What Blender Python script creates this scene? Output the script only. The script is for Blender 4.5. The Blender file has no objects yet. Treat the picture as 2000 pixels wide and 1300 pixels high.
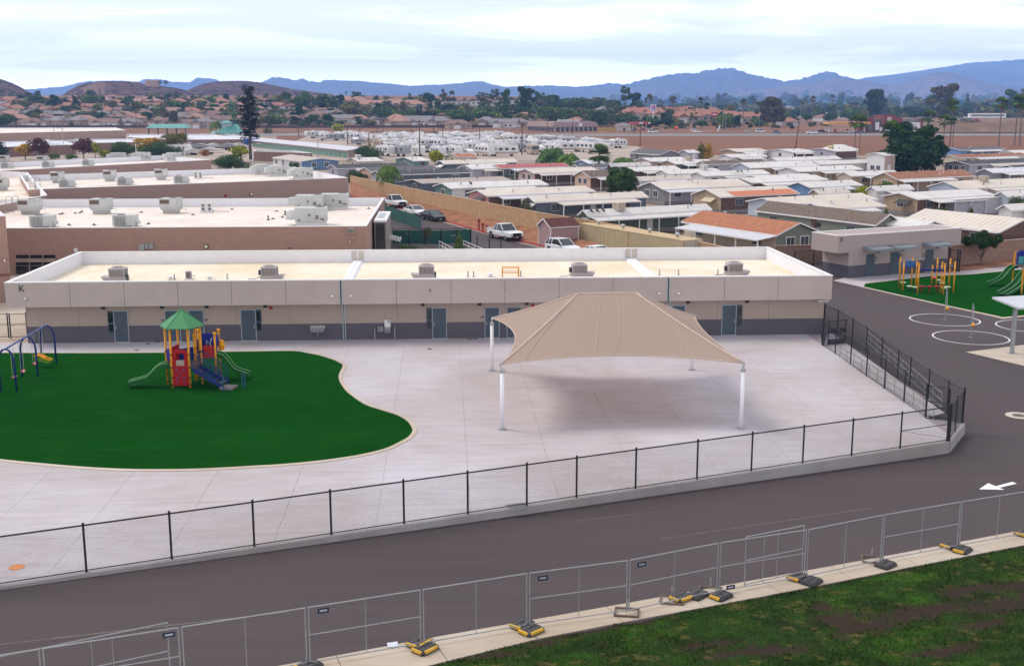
import bpy, math, random
import numpy as np
# ------------------------------------------------------------------ camera
scn = bpy.context.scene
COL = scn.collection
F_PX, HZ, YAW, H = 2260.0, 201.0, math.radians(3.3), 16.0      # measured for a 2000 px wide frame
PIT = math.atan((650 - HZ) / F_PX)
cam_d = bpy.data.cameras.new("camera"); cam = bpy.data.objects.new("camera", cam_d); COL.objects.link(cam)
cam.location = (0, 0, H); cam.rotation_euler = (math.pi / 2 - PIT, 0, -YAW)
cam_d.sensor_width = 36.0; cam_d.lens = F_PX / 2000 * 36.0
cam_d.clip_start = 0.5; cam_d.clip_end = 60000
scn.camera = cam
# ------------------------------------------------------------------ sky and sun
SUN_EL, SUN_AZ = math.radians(52), math.radians(-62)            # azimuth from +Y towards +X
w = bpy.data.worlds.new("World"); scn.world = w; w.use_nodes = True
nt = w.node_tree; nt.nodes.clear(); L = nt.links.new
def wn(t, **k):
    n = nt.nodes.new(t)
    for a, b in k.items(): setattr(n, a, b)
    return n
sky = wn('ShaderNodeTexSky', sky_type='NISHITA', sun_disc=False)
sky.sun_elevation = SUN_EL; sky.sun_rotation = SUN_AZ; sky.air_density = 1.1; sky.dust_density = 2.5; sky.ozone_density = 2.0
tc = wn('ShaderNodeTexCoord'); sep = wn('ShaderNodeSeparateXYZ'); L(tc.outputs['Generated'], sep.inputs[0])
def mth(op, a, b=None, c=None):
    n = wn('ShaderNodeMath', operation=op)
    for i, v in enumerate((a, b, c)):
        if v is None: continue
        if isinstance(v, (int, float)): n.inputs[i].default_value = v
        else: L(v, n.inputs[i])
    return n.outputs[0]
zz = mth('ADD', mth('MAXIMUM', sep.outputs[2], 0.0), 0.07)
cmb = wn('ShaderNodeCombineXYZ'); L(mth('DIVIDE', sep.outputs[0], zz), cmb.inputs[0]); L(mth('DIVIDE', sep.outputs[1], zz), cmb.inputs[1])
mp = wn('ShaderNodeMapping'); mp.inputs['Scale'].default_value = (0.42, 0.75, 1); mp.inputs['Location'].default_value = (3.1, 1.7, 0); mp.inputs['Rotation'].default_value = (0, 0, 0.35)
L(cmb.outputs[0], mp.inputs[0])
n1 = wn('ShaderNodeTexNoise'); n1.inputs['Scale'].default_value = 0.62; n1.inputs['Detail'].default_value = 9; n1.inputs['Roughness'].default_value = 0.58; n1.inputs['Distortion'].default_value = 0.5
L(mp.outputs[0], n1.inputs['Vector'])
rp = wn('ShaderNodeMapRange', interpolation_type='SMOOTHSTEP'); rp.inputs[1].default_value = 0.44; rp.inputs[2].default_value = 0.62; L(n1.outputs[0], rp.inputs[0])
hz_f = mth('POWER', mth('SUBTRACT', 1.0, mth('MINIMUM', mth('MAXIMUM', sep.outputs[2], 0.0), 1.0)), 20.0)   # milky air towards the horizon, all round
VEIL = 0.62
fac = mth('MINIMUM', mth('ADD', mth('ADD', VEIL, mth('MULTIPLY', hz_f, 0.34)), mth('MULTIPLY', rp.outputs[0], 0.62)), 1.0)
mx = wn('ShaderNodeMix', data_type='RGBA'); L(fac, mx.inputs[0]); L(sky.outputs[0], mx.inputs[6])
mx.inputs[7].default_value = (12.3, 12.0, 12.1, 1)                # white high cloud
bg = wn('ShaderNodeBackground'); L(mth('MULTIPLY', mth('ADD', 1.0, mth('MULTIPLY', hz_f, 3.9)), 0.098), bg.inputs[1]); L(mx.outputs[2], bg.inputs[0])
wo = wn('ShaderNodeOutputWorld'); L(bg.outputs[0], wo.inputs[0])
sd = bpy.data.lights.new("sun", 'SUN'); sd.energy = 2.3; sd.angle = math.radians(22); sd.color = (1.0, 0.93, 0.82)
so = bpy.data.objects.new("sun", sd); COL.objects.link(so)
sdir = (math.sin(SUN_AZ) * math.cos(SUN_EL), math.cos(SUN_AZ) * math.cos(SUN_EL), math.sin(SUN_EL))
from mathutils import Vector, Matrix
so.rotation_euler = Vector(sdir).to_track_quat('Z', 'Y').to_euler(); so.location = (0, 0, 60)
scn.view_settings.view_transform = 'Standard'; scn.view_settings.look = 'None'
scn.view_settings.gamma = 1; scn.view_settings.use_curve_mapping = False; scn.view_settings.exposure = 0.03
scn.cycles.max_bounces = 6; scn.cycles.diffuse_bounces = 3; scn.cycles.glossy_bounces = 2; scn.cycles.volume_bounces = 4
scn.cycles.use_denoising = True
# ------------------------------------------------------------------ geometry of the view: a pixel of the photograph -> a place in the world
_c, _s = math.cos(PIT), math.sin(PIT)
AF = np.array([math.sin(YAW) * _c, math.cos(YAW) * _c, -_s]); AR = np.array([math.cos(YAW), -math.sin(YAW), 0.0]); AU = np.cross(AR, AF)
O3 = np.array([0, 0, H])
def ray(x, y): return AF + AR * ((x - 1000) / F_PX) - AU * ((y - 650) / F_PX)
def W(x, y, z=0.0):
    d = ray(x, y); p = O3 + d * ((z - H) / d[2]); return np.array([p[0], p[1], z])
def WY(x, y, Y):
    d = ray(x, y); return O3 + d * (Y / d[1])
def pj(p):
    v = np.asarray(p, float) - O3; k = v @ AF
    return 1000 + F_PX * (v @ AR) / k, 650 - F_PX * (v @ AU) / k
def sst(a, b, x):
    t = min(1, max(0, (x - a) / (b - a))); return t * t * (3 - 2 * t)
def zg(x, y=0): return -0.10 - 0.45 * min(1, max(0, (x + 15) / 38))
def terr(x, y):
    s = 1 - sst(60, 330, x)
    h = s * (15.5 * sst(640, 1010, y) + 9 * sst(1000, 1500, y))
    return zg(x, y) + h
def Wg(x, y, dz=0.0):
    z = -0.3
    for _ in range(5): p = W(x, y, z); z = zg(p[0]) + dz
    return W(x, y, z)
def Wt(x, y):
    d = ray(x, y); d = d / d[1]; Y = 20.0
    while Y < 6000:
        p = O3 + d * Y
        if p[2] <= terr(p[0], p[1]): return np.array([p[0], p[1], terr(p[0], p[1])])
        Y *= 1.004
    return p
TH = math.radians(25.6)                                         # direction of the mobile home park's grid
UU = np.array([math.cos(TH), math.sin(TH), 0.0]); VV = np.array([-math.sin(TH), math.cos(TH), 0.0])
def length_to(p, d, px, lo=1.0, hi=60.0):
    for _ in range(40):
        m = (lo + hi) / 2
        x = pj(p + d * m)[0]
        if (x < px) == (pj(p + d * 60)[0] > pj(p)[0]): lo = m
        else: hi = m
    return (lo + hi) / 2
# ------------------------------------------------------------------ mesh builder
class MB:
    def __init__(s): s.v = []; s.f = []; s.m = []
    def add(s, vs, fs, mi=0):
        b = len(s.v); s.v.extend([tuple(map(float, q)) for q in vs])
        for f in fs: s.f.append(tuple(b + i for i in f)); s.m.append(mi)
        return s
    def box(s, x0, x1, y0, y1, z0, z1, mi=0):
        return s.add([(x0,y0,z0),(x1,y0,z0),(x1,y1,z0),(x0,y1,z0),(x0,y0,z1),(x1,y0,z1),(x1,y1,z1),(x0,y1,z1)],
                     [(3,2,1,0),(4,5,6,7),(0,1,5,4),(1,2,6,5),(2,3,7,6),(3,0,4,7)], mi)
    def hexa(s, bot, top, mi=0):
        n = len(bot)
        return s.add(list(bot) + list(top), [tuple(range(n - 1, -1, -1)), tuple(range(n, 2 * n))] + [(i, (i + 1) % n, n + (i + 1) % n, n + i) for i in range(n)], mi)
    def prism(s, poly, z0, z1, mi=0):
        return s.hexa([(p[0], p[1], z0) for p in poly], [(p[0], p[1], z1) for p in poly], mi)
    def plate(s, pts, th, mi=0):                                # polygon in space, thickened away from its normal
        P = [np.array(p, float) for p in pts]; n = np.cross(P[1] - P[0], P[2] - P[0]); n = n / np.linalg.norm(n)
        return s.hexa([p - n * th for p in P], P, mi)
    def bar(s, p, q, w, h=None, mi=0, up=(0, 0, 1)):
        h = w if h is None else h
        p = np.array(p, float); q = np.array(q, float); d = q - p; d = d / np.linalg.norm(d)
        u = np.array(up, float)
        if abs(d @ u) > .98: u = np.array([0, 1.0, 0])
        a = np.cross(d, u); a = a / np.linalg.norm(a); b = np.cross(a, d)
        o = [(-1, -1), (1, -1), (1, 1), (-1, 1)]
        return s.hexa([p + a * (i * w / 2) + b * (j * h / 2) for i, j in o], [q + a * (i * w / 2) + b * (j * h / 2) for i, j in o], mi)
    def tube(s, pts, r, n=6, mi=0, cap=True):
        P = [np.array(p, float) for p in pts]; R = r if isinstance(r, (list, tuple)) else [r] * len(P)
        d0 = P[1] - P[0]; u = np.array([0, 0, 1.0]) if abs(d0[2]) < .9 * np.linalg.norm(d0) else np.array([1.0, 0, 0])
        vs = []
        for i, p in enumerate(P):
            d = (P[min(i + 1, len(P) - 1)] - P[max(i - 1, 0)]); d = d / max(1e-9, np.linalg.norm(d))
            a = np.cross(d, u); a = a / max(1e-9, np.linalg.norm(a)); b = np.cross(d, a); u = -b if abs(b @ u) < 0 else u
            for k in range(n):
                t = 2 * math.pi * k / n; vs.append(p + (a * math.cos(t) + b * math.sin(t)) * R[i])
        fs = []
        for i in range(len(P) - 1):
            for k in range(n):
                k2 = (k + 1) % n; fs.append((i * n + k, i * n + k2, (i + 1) * n + k2, (i + 1) * n + k))
        if cap: fs += [tuple(range(n - 1, -1, -1)), tuple((len(P) - 1) * n + k for k in range(n))]
        return s.add(vs, fs, mi)
    def lathe(s, prof, c=(0, 0, 0), n=12, mi=0):
        return s.tube_rings([(c[0], c[1], c[2] + z) for r, z in prof], [r for r, z in prof], n, mi)
    def tube_rings(s, cs, rs, n, mi=0):
        vs = [(c[0] + r * math.cos(2 * math.pi * k / n), c[1] + r * math.sin(2 * math.pi * k / n), c[2]) for c, r in zip(cs, rs) for k in range(n)]
        fs = [(i * n + k, i * n + (k + 1) % n, (i + 1) * n + (k + 1) % n, (i + 1) * n + k) for i in range(len(cs) - 1) for k in range(n)]
        fs += [tuple(range(n - 1, -1, -1)), tuple((len(cs) - 1) * n + k for k in range(n))]
        return s.add(vs, fs, mi)
    def ball(s, c, r, n=10, m=6, mi=0, sc=(1, 1, 1)):
        return s.tube_rings([(c[0], c[1], c[2] - r * sc[2] * math.cos(math.pi * (i + .02) / (m + .04))) for i in range(m + 1)], [r * math.sin(math.pi * (i + .02) / (m + .04)) for i in range(m + 1)], n, mi)
    def disc(s, c, r, h, n=16, mi=0): return s.tube_rings([c, (c[0], c[1], c[2] + h)], [r, r], n, mi)
    def build(s, name, mats, parent=None, loc=(0, 0, 0), rz=0, smooth=False, kind=None):
        me = bpy.data.meshes.new(name); me.from_pydata(s.v, [], s.f)
        if not isinstance(mats, (list, tuple)): mats = [mats]
        for m in mats: me.materials.append(m)
        if len(mats) > 1: me.polygons.foreach_set('material_index', s.m)
        if smooth: me.polygons.foreach_set('use_smooth', [True] * len(me.polygons))
        me.update()
        return link(name, me, parent, loc, rz, kind)
def link(name, me, parent=None, loc=(0, 0, 0), rz=0, kind=None):
    o = bpy.data.objects.new(name, me); COL.objects.link(o); o.parent = parent
    o.location = tuple(map(float, loc)); o.rotation_euler = (0, 0, rz)
    if kind: o['kind'] = kind
    return o
def npmesh(name, V, Fc, mats):                                  # V (n,3), Fc (m,4) int
    me = bpy.data.meshes.new(name); me.vertices.add(len(V)); me.vertices.foreach_set('co', np.asarray(V, 'f').ravel())
    k = Fc.shape[1]; me.loops.add(Fc.size); me.polygons.add(len(Fc))
    me.polygons.foreach_set('loop_start', np.arange(0, Fc.size, k, dtype='i')); me.loops.foreach_set('vertex_index', Fc.astype('i').ravel())
    for m in (mats if isinstance(mats, (list, tuple)) else [mats]): me.materials.append(m)
    me.update(calc_edges=True); me.validate(); return me
def T(name, label, cat, loc=(0, 0, 0), rz=0, group=None):
    o = bpy.data.objects.new(name, None); COL.objects.link(o); o.empty_display_size = .3
    o.location = tuple(map(float, loc)); o.rotation_euler = (0, 0, rz); return tag(o, label, cat, group)
def tag(o, label, cat, group=None, kind=None):
    if label: o['label'] = label
    if cat: o['category'] = cat
    if group: o['group'] = group
    if kind: o['kind'] = kind
    return o
def dup(o, loc, rz=None, label=None, parent=None):
    c = o.copy(); COL.objects.link(c); c.parent = parent
    if parent is None:
        c.location = tuple(map(float, loc))
        if rz is not None: c.rotation_euler = (0, 0, rz)
        if label: c['label'] = label
    for ch in o.children: dup(ch, None, parent=c)
    return c
def slot(o, m):                                                # own material on an object that shares its mesh
    o.material_slots[0].link = 'OBJECT'; o.material_slots[0].material = m
ORD = "first second third fourth fifth sixth seventh eighth ninth tenth eleventh twelfth thirteenth fourteenth fifteenth sixteenth seventeenth eighteenth nineteenth".split()
TEN = {2: 'twent', 3: 'thirt', 4: 'fort', 5: 'fift', 6: 'sixt', 7: 'sevent', 8: 'eight', 9: 'ninet'}
def ordn(n):                                                   # 0-based
    n += 1
    if n < 20: return ORD[n - 1]
    t, u = divmod(n, 10); return TEN[t] + ('ieth' if u == 0 else 'y-' + ORD[u - 1])
def rowlabels(items, where):                                   # items: (object, look); named by their order along a row one can find
    it = sorted(items, key=lambda a: pj(a[0].location)[0]); by = {}
    for o, look in it: by.setdefault(look, []).append(o)
    for look, os_ in by.items():
        for i, o in enumerate(os_):
            o['label'] = f"{look}, {'leftmost' if i == 0 else ordn(i) + ' from the left'} {where}" if len(os_) > 1 else f"the only {look} {where}"
# ------------------------------------------------------------------ materials
MC = {}
def newmat(name):
    m = bpy.data.materials.new(name); m.use_nodes = True; n = m.node_tree
    b = n.nodes['Principled BSDF']; return m, n, b
def nd(n, t, ins=None, **k):
    x = n.nodes.new(t)
    for a, b in k.items(): setattr(x, a, b)
    for a, b in (ins or {}).items():
        if hasattr(b, 'is_linked') or hasattr(b, 'links'): n.links.new(b, x.inputs[a])
        else: x.inputs[a].default_value = b
    return x
def rgba(c, k=1.0): return (min(1, c[0] * k), min(1, c[1] * k), min(1, c[2] * k), 1)
def mixc(n, fac, a, b, mode='MIX'):
    x = n.nodes.new('ShaderNodeMix'); x.data_type = 'RGBA'; x.blend_type = mode
    for i, v in ((0, fac), (6, a), (7, b)):
        if isinstance(v, (tuple, float, int)): x.inputs[i].default_value = v
        else: n.links.new(v, x.inputs[i])
    return x.outputs[2]
def pos(n, sc=(1, 1, 1), rz=0, obj=False):
    if obj: src = nd(n, 'ShaderNodeTexCoord').outputs['Object']
    else: src = nd(n, 'ShaderNodeNewGeometry').outputs['Position']
    return nd(n, 'ShaderNodeMapping', {'Vector': src, 'Scale': sc, 'Rotation': (0, 0, rz)}).outputs[0]
def noise(n, vec, scale, detail=5, rough=.6, dist=0):
    return nd(n, 'ShaderNodeTexNoise', {'Vector': vec, 'Scale': scale, 'Detail': detail, 'Roughness': rough, 'Distortion': dist}).outputs[0]
def rng(n, x, a, b, c=0., d=1.):
    return nd(n, 'ShaderNodeMapRange', {0: x, 1: a, 2: b, 3: c, 4: d}).outputs[0]
def bump(n, b, h, s=.3, d=.02):
    n.links.new(nd(n, 'ShaderNodeBump', {'Height': h, 'Strength': s, 'Distance': d}).outputs[0], b.inputs['Normal'])
def M(name, col, rough=.7, metal=0., var=.12, scale=1.5, bmp=0., spec=.35, island=0., obj=False):
    if name in MC: return MC[name]
    m, n, b = newmat(name); b.inputs['Roughness'].default_value = rough; b.inputs['Metallic'].default_value = metal; b.inputs['Specular IOR Level'].default_value = spec
    if island:
        r = nd(n, 'ShaderNodeNewGeometry').outputs['Random Per Island']
        c = mixc(n, r, rgba(col, 1 - island), rgba((col[0] * 1.25, col[1] * 1.1, col[2]), 1 + island)); n.links.new(c, b.inputs['Base Color'])
        b.inputs['Subsurface Weight'].default_value = 0
    elif var:
        f = rng(n, noise(n, pos(n, obj=obj), scale, 6), .3, .7)
        n.links.new(mixc(n, f, rgba(col, 1 - var), rgba(col, 1 + var)), b.inputs['Base Color'])
        n.links.new(rng(n, f, 0, 1, max(.02, rough - .08), min(1, rough + .08)), b.inputs['Roughness'])
        if bmp: bump(n, b, noise(n, pos(n, obj=obj), 60, 3), bmp, .01)
    else: b.inputs['Base Color'].default_value = rgba(col)
    MC[name] = m; return m
def concrete_mat(name, col, stain=.25, streak=(.35, 4, 1), warm=(1.0, .93, .84), rz=0):
    m, n, b = newmat(name); MC[name] = m
    p = pos(n, rz=rz); big = rng(n, noise(n, p, .12, 6, .62, .6), .34, .68); fine = noise(n, p, 9, 6, .7)
    st = rng(n, noise(n, pos(n, streak, rz), .9, 7, .65, .4), .42, .74)
    c = mixc(n, big, rgba(col, 1 + stain * .35), rgba((col[0] * warm[0], col[1] * warm[1], col[2] * warm[2]), 1 - stain * .5))
    c = mixc(n, nd(n, 'ShaderNodeMath', {0: st, 1: stain * 1.5}, operation='MULTIPLY').outputs[0], c, rgba(col, .62))
    c = mixc(n, rng(n, fine, .35, .65, 0, .14), c, rgba(col, .7))
    n.links.new(c, b.inputs['Base Color']); b.inputs['Roughness'].default_value = .82; b.inputs['Specular IOR Level'].default_value = .3
    bump(n, b, fine, .15, .01); return m
def asphalt_mat(name, col, rz):
    m, n, b = newmat(name); MC[name] = m
    st = rng(n, noise(n, pos(n, (.05, .8, 1), rz), 1.0, 8, .62, .25), .3, .72); st2 = rng(n, noise(n, pos(n, (.5, .5, 1), rz), .12, 5, .6, .5), .3, .7)
    fine = noise(n, pos(n), 26, 5, .75); spk = rng(n, noise(n, pos(n), 70, 2, .8), .60, .78)
    c = mixc(n, st, rgba(col, .74), rgba(col, 1.26)); c = mixc(n, nd(n, 'ShaderNodeMath', {0: st2, 1: .35}, operation='MULTIPLY').outputs[0], c, rgba((col[0] * 1.1, col[1], col[2] * .95), 1.35))
    c = mixc(n, rng(n, fine, .3, .7, 0, .35), c, rgba(col, .6)); c = mixc(n, nd(n, 'ShaderNodeMath', {0: spk, 1: .25}, operation='MULTIPLY').outputs[0], c, rgba(col, 2.4))
    n.links.new(c, b.inputs['Base Color']); n.links.new(rng(n, st, 0, 1, .78, .92), b.inputs['Roughness']); b.inputs['Specular IOR Level'].default_value = .25
    bump(n, b, fine, .3, .01); return m
def turf_mat(name, col):
    m, n, b = newmat(name); MC[name] = m
    st = rng(n, noise(n, pos(n, (.15, 2.2, 1)), 1.1, 6, .6, .3), .3, .7); big = rng(n, noise(n, pos(n), .15, 4), .3, .7); fine = noise(n, pos(n, (1, .5, 1)), 40, 5, .75)
    c = mixc(n, st, rgba(col, .82), rgba(col, 1.16)); c = mixc(n, nd(n, 'ShaderNodeMath', {0: big, 1: .3}, operation='MULTIPLY').outputs[0], c, rgba((col[0] * 1.5, col[1] * 1.2, col[2]), 1.1))
    br = nd(n, 'ShaderNodeTexBrick', {'Vector': pos(n), 'Color1': (.84, .84, .84, 1), 'Color2': (1.18, 1.18, 1.18, 1), 'Mortar': (.55, .55, .55, 1), 'Scale': 1.0, 'Mortar Size': .012, 'Brick Width': 60.0, 'Row Height': 3.8, 'Mortar Smooth': .5}); c = mixc(n, .75, c, br.outputs[0], 'MULTIPLY')
    wear = rng(n, noise(n, pos(n), .45, 7, .65, .6), .52, .72); c = mixc(n, nd(n, 'ShaderNodeMath', {0: wear, 1: .35}, operation='MULTIPLY').outputs[0], c, rgba((col[0] * 4, col[1] * 1.5, col[2] * 2.5)))
    c = mixc(n, rng(n, fine, .3, .7, 0, .5), c, rgba(col, .5))
    n.links.new(c, b.inputs['Base Color']); b.inputs['Roughness'].default_value = 1; b.inputs['Specular IOR Level'].default_value = .0
    bump(n, b, fine, .6, .03); return m
def block_mat(name, col, bw=.4, bh=.2, mortar=.012, var=.14, dk=.72):
    m, n, b = newmat(name); MC[name] = m
    t = nd(n, 'ShaderNodeTexCoord').outputs['Object']; s = nd(n, 'ShaderNodeSeparateXYZ', {0: t})
    u = nd(n, 'ShaderNodeMath', {0: s.outputs[0], 1: s.outputs[1]}, operation='ADD').outputs[0]
    v = nd(n, 'ShaderNodeCombineXYZ', {0: u, 1: s.outputs[2]}).outputs[0]
    br = nd(n, 'ShaderNodeTexBrick', {'Vector': v, 'Color1': rgba(col, 1 - var), 'Color2': rgba(col, 1 + var), 'Mortar': rgba(col, dk), 'Scale': 1.0, 'Mortar Size': mortar, 'Brick Width': bw, 'Row Height': bh, 'Bias': 0.})
    c = mixc(n, rng(n, noise(n, pos(n), .5, 6), .3, .75, 0, .3), br.outputs[0], rgba((col[0] * .8, col[1] * .74, col[2] * .7)))
    n.links.new(c, b.inputs['Base Color']); b.inputs['Roughness'].default_value = .9; b.inputs['Specular IOR Level'].default_value = .2
    bump(n, b, nd(n, 'ShaderNodeMath', {0: 1., 1: br.outputs['Fac']}, operation='SUBTRACT').outputs[0], .5, .012); return m
def roof_mat(name, col, stain, amt=.5):
    m, n, b = newmat(name); MC[name] = m
    a = rng(n, noise(n, pos(n), .16, 7, .6, .8), .38, .7); c2 = rng(n, noise(n, pos(n, (1, .35, 1)), .7, 6, .6, .5), .45, .75)
    c = mixc(n, nd(n, 'ShaderNodeMath', {0: a, 1: amt}, operation='MULTIPLY').outputs[0], rgba(col), rgba(stain)); c = mixc(n, nd(n, 'ShaderNodeMath', {0: c2, 1: amt * .6}, operation='MULTIPLY').outputs[0], c, rgba(stain, .9))
    sm = nd(n, 'ShaderNodeTexBrick', {'Vector': pos(n, rz=1.5708), 'Color1': (1, 1, 1, 1), 'Color2': (.955, .955, .955, 1), 'Mortar': (.80, .78, .74, 1), 'Scale': 1.0, 'Mortar Size': .018, 'Brick Width': 30.0, 'Row Height': 2.9})
    c = mixc(n, .8, c, sm.outputs[0], 'MULTIPLY'); c = mixc(n, rng(n, noise(n, pos(n), 1.3, 6, .7, .4), .6, .78, 0, amt * .5), c, rgba(stain, .7))
    n.links.new(c, b.inputs['Base Color']); b.inputs['Roughness'].default_value = .6; return m
def shingle_mat(name, col, row=.18):
    m, n, b = newmat(name); MC[name] = m
    t = nd(n, 'ShaderNodeTexCoord').outputs['Object']
    br = nd(n, 'ShaderNodeTexBrick', {'Vector': t, 'Color1': rgba(col, .75), 'Color2': rgba(col, 1.25), 'Mortar': rgba(col, .6), 'Scale': 1., 'Mortar Size': .012, 'Brick Width': .33, 'Row Height': row})
    c = mixc(n, rng(n, noise(n, pos(n), 1.2, 6), .3, .7, 0, .4), br.outputs[0], rgba(col, 1.15)); n.links.new(c, b.inputs['Base Color']); b.inputs['Roughness'].default_value = .9; b.inputs['Specular IOR Level'].default_value = .15
    return m
def emis(name, col, s=1.0):
    m, n, b = newmat(name); b.inputs['Base Color'].default_value = rgba(col); b.inputs['Emission Color'].default_value = rgba(col); b.inputs['Emission Strength'].default_value = s; MC[name] = m; return m
RD = math.radians(17)                                           # direction of the drive
CONC = concrete_mat('pad_concrete', (.45, .42, .455), .3, (.35, 3, 1))
CONC_W = concrete_mat('old_concrete', (.50, .44, .375), .3, (.3, 2, 1), (1, .9, .76), RD)
BED = M('joint_grey', (.27, .24, .25), .9)
KERB = concrete_mat('kerb_concrete', (.315, .30, .315), .35, (1, 1, 1))
ASPH = asphalt_mat('asphalt', (.066, .052, .055), -RD)
TURF = turf_mat('artificial_turf', (.006, .060, .0065))
STUC = M('beige_stucco', (.345, .28, .245), .9, var=.05, scale=.8, bmp=.12, spec=.2)
STUC_F = M('greige_stucco', (.43, .362, .335), .9, var=.05, scale=.6, bmp=.12, spec=.2)
WAIN = M('grey_wainscot', (.092, .086, .106), .8, var=.06, spec=.25)
COPING = M('pale_coping', (.66, .655, .65), .5, var=.06)
MEMB = roof_mat('roof_membrane', (.76, .70, .57), (.60, .43, .20), .5)
MEMB2 = roof_mat('pale_roof_membrane', (.74, .68, .62), (.56, .43, .31), .5)
PARA = M('white_parapet', (.74, .73, .77), .7, var=.04)
DOOR = M('slate_door', (.050, .073, .098), .5, var=.04)
FRAME = M('pale_frame', (.30, .34, .38), .5, var=.05)
GLASS = M('dark_glass', (.012, .014, .018), .12, var=0, spec=.6)
GALV = M('galvanised_steel', (.30, .31, .33), .5, .4, .1, 8)
WIREG = M('galvanised_wire', (.17, .17, .18), .6, .2, .05)
BLACKP = M('black_coated_steel', (.012, .012, .014), .5, var=.05)
WIREB = M('black_wire', (.02, .02, .022), .6, var=0)
WHITEP = M('white_paint', (.74, .74, .78), .45, var=.03)
PAINTL = M('white_line_paint', (.72, .71, .72), .8, var=.1, scale=9)
YEL = M('yellow_paint', (.66, .28, .010), .45, var=.06, spec=.2)
RED = M('red_plastic', (.33, .008, .012), .5, var=.08, spec=.18)
BLUE = M('blue_plastic', (.009, .018, .21), .5, var=.08, spec=.2)
NAVY = M('navy_steel', (.008, .022, .14), .45, var=.08, spec=.25)
GRN = M('green_plastic', (.014, .098, .022), .55, var=.12, spec=.12)
GRNR = M('green_roof_plastic', (.035, .20, .07), .45, var=.06)
ORNG = M('orange_paint', (.6, .20, .05), .5, var=.1)
RUB = M('black_rubber', (.045, .042, .045), .85, var=.2, scale=6)
DARK = M('dark_steel', (.05, .05, .055), .6, var=.1)
STEEL = M('stainless_steel', (.40, .40, .41), .35, .7, .05)
ACB = M('taupe_cabinet', (.40, .36, .37), .6, var=.05)
ACG = M('grey_cabinet', (.46, .47, .46), .6, var=.06)
ACD = M('dark_coil', (.16, .15, .15), .7, var=.1, scale=8)
BLOCK = block_mat('tan_block', (.37, .24, .195), var=.06, mortar=.016)
BLOCK2 = block_mat('pink_tan_block', (.41, .275, .235), var=.05, mortar=.016)
BWALL = block_mat('ochre_split_block', (.47, .305, .17), .42, .21, .016, .16, .66)
BWALL2 = block_mat('brown_block', (.27, .17, .13), .4, .2)
DIRT = M('red_dirt', (.27, .125, .072), .95, var=.3, scale=.5, bmp=.4, spec=.1)
TRUNK = M('bark', (.11, .085, .065), .95, var=.3, scale=4, spec=.1)
PTRUNK = M('palm_bark', (.17, .125, .10), .95, var=.25, scale=3, spec=.1)
CANV, n_, b_ = newmat('tan_canvas'); MC['tan_canvas'] = CANV
_d = nd(n_, 'ShaderNodeBsdfDiffuse', {'Color': (.43, .345, .29, 1)}); _t = nd(n_, 'ShaderNodeBsdfTranslucent', {'Color': (.68, .52, .43, 1)}); _x = nd(n_, 'ShaderNodeMixShader', {0: .46, 1: _d.outputs[0], 2: _t.outputs[0]}); n_.nodes.remove(b_); n_.links.new(_x.outputs[0], n_.nodes['Material Output'].inputs['Surface'])
# ------------------------------------------------------------------ the setting
def clip(poly, ax, v, keep_less):
    out = []; n = len(poly)
    for i in range(n):
        a, b = poly[i], poly[(i + 1) % n]; ia = (a[ax] <= v) == keep_less or a[ax] == v; ib = (b[ax] <= v) == keep_less or b[ax] == v
        if ia: out.append(a)
        if ia != ib:
            t = (v - a[ax]) / (b[ax] - a[ax]); out.append((a[0] + (b[0] - a[0]) * t, a[1] + (b[1] - a[1]) * t))
    return out
def clip_line(poly, p, q):                                     # keep what lies left of p->q
    out = []; n = len(poly); f = lambda a: (q[0] - p[0]) * (a[1] - p[1]) - (q[1] - p[1]) * (a[0] - p[0])
    for i in range(n):
        a, b = poly[i], poly[(i + 1) % n]; fa, fb = f(a), f(b)
        if fa >= 0: out.append(a)
        if fa * fb < 0: t = fa / (fa - fb); out.append((a[0] + (b[0] - a[0]) * t, a[1] + (b[1] - a[1]) * t))
    return out
def area(p): return sum(p[i][0] * p[(i + 1) % len(p)][1] - p[(i + 1) % len(p)][0] * p[i][1] for i in range(len(p))) / 2
def sheet(name, poly, dz, mat, kind='structure', label=None):
    poly = [(float(p[0]), float(p[1])) for p in poly]
    if area(poly) < 0: poly = poly[::-1]
    m = MB()
    for lo, hi in ((None, -15.), (-15., 23.), (23., None)):
        q = poly
        if lo is not None: q = clip(q, 0, lo, False)
        if hi is not None and q: q = clip(q, 0, hi, True)
        if len(q) > 2: m.add([(x, y, zg(x) + dz) for x, y in q], [tuple(range(len(q)))])
    o = m.build(name, mat, kind=kind)
    if label: o['label'] = label
    return o
RNDC = {}
def vn(x, y, seed):                                            # value noise
    r = RNDC.setdefault(seed, None) if RNDC.get(seed) is not None else RNDC.__setitem__(seed, np.random.RandomState(seed).rand(256, 256)) or RNDC[seed]; xi = np.floor(x).astype(int); yi = np.floor(y).astype(int); fx = x - xi; fy = y - yi
    fx = fx * fx * (3 - 2 * fx); fy = fy * fy * (3 - 2 * fy); g = lambda a, b: r[a % 256, b % 256]
    return (g(xi, yi) * (1 - fx) + g(xi + 1, yi) * fx) * (1 - fy) + (g(xi, yi + 1) * (1 - fx) + g(xi + 1, yi + 1) * fx) * fy
def fbm(x, y, seed, o=4):
    return sum(vn(x * 2 ** i, y * 2 ** i, seed + i) * .5 ** i for i in range(o)) / sum(.5 ** i for i in range(o))
GROUND = M('dusty_ground', (.29, .23, .19), .95, var=.25, scale=.12, spec=.1)
m = MB(); xs = [-12400, -15, 23, 12400]
for i in range(3): m.add([(xs[i], -60, zg(xs[i]) - .03), (xs[i + 1], -60, zg(xs[i + 1]) - .03), (xs[i + 1], 13200, zg(xs[i + 1]) - .03), (xs[i], 13200, zg(xs[i]) - .03)], [(0, 1, 2, 3)])
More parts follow.
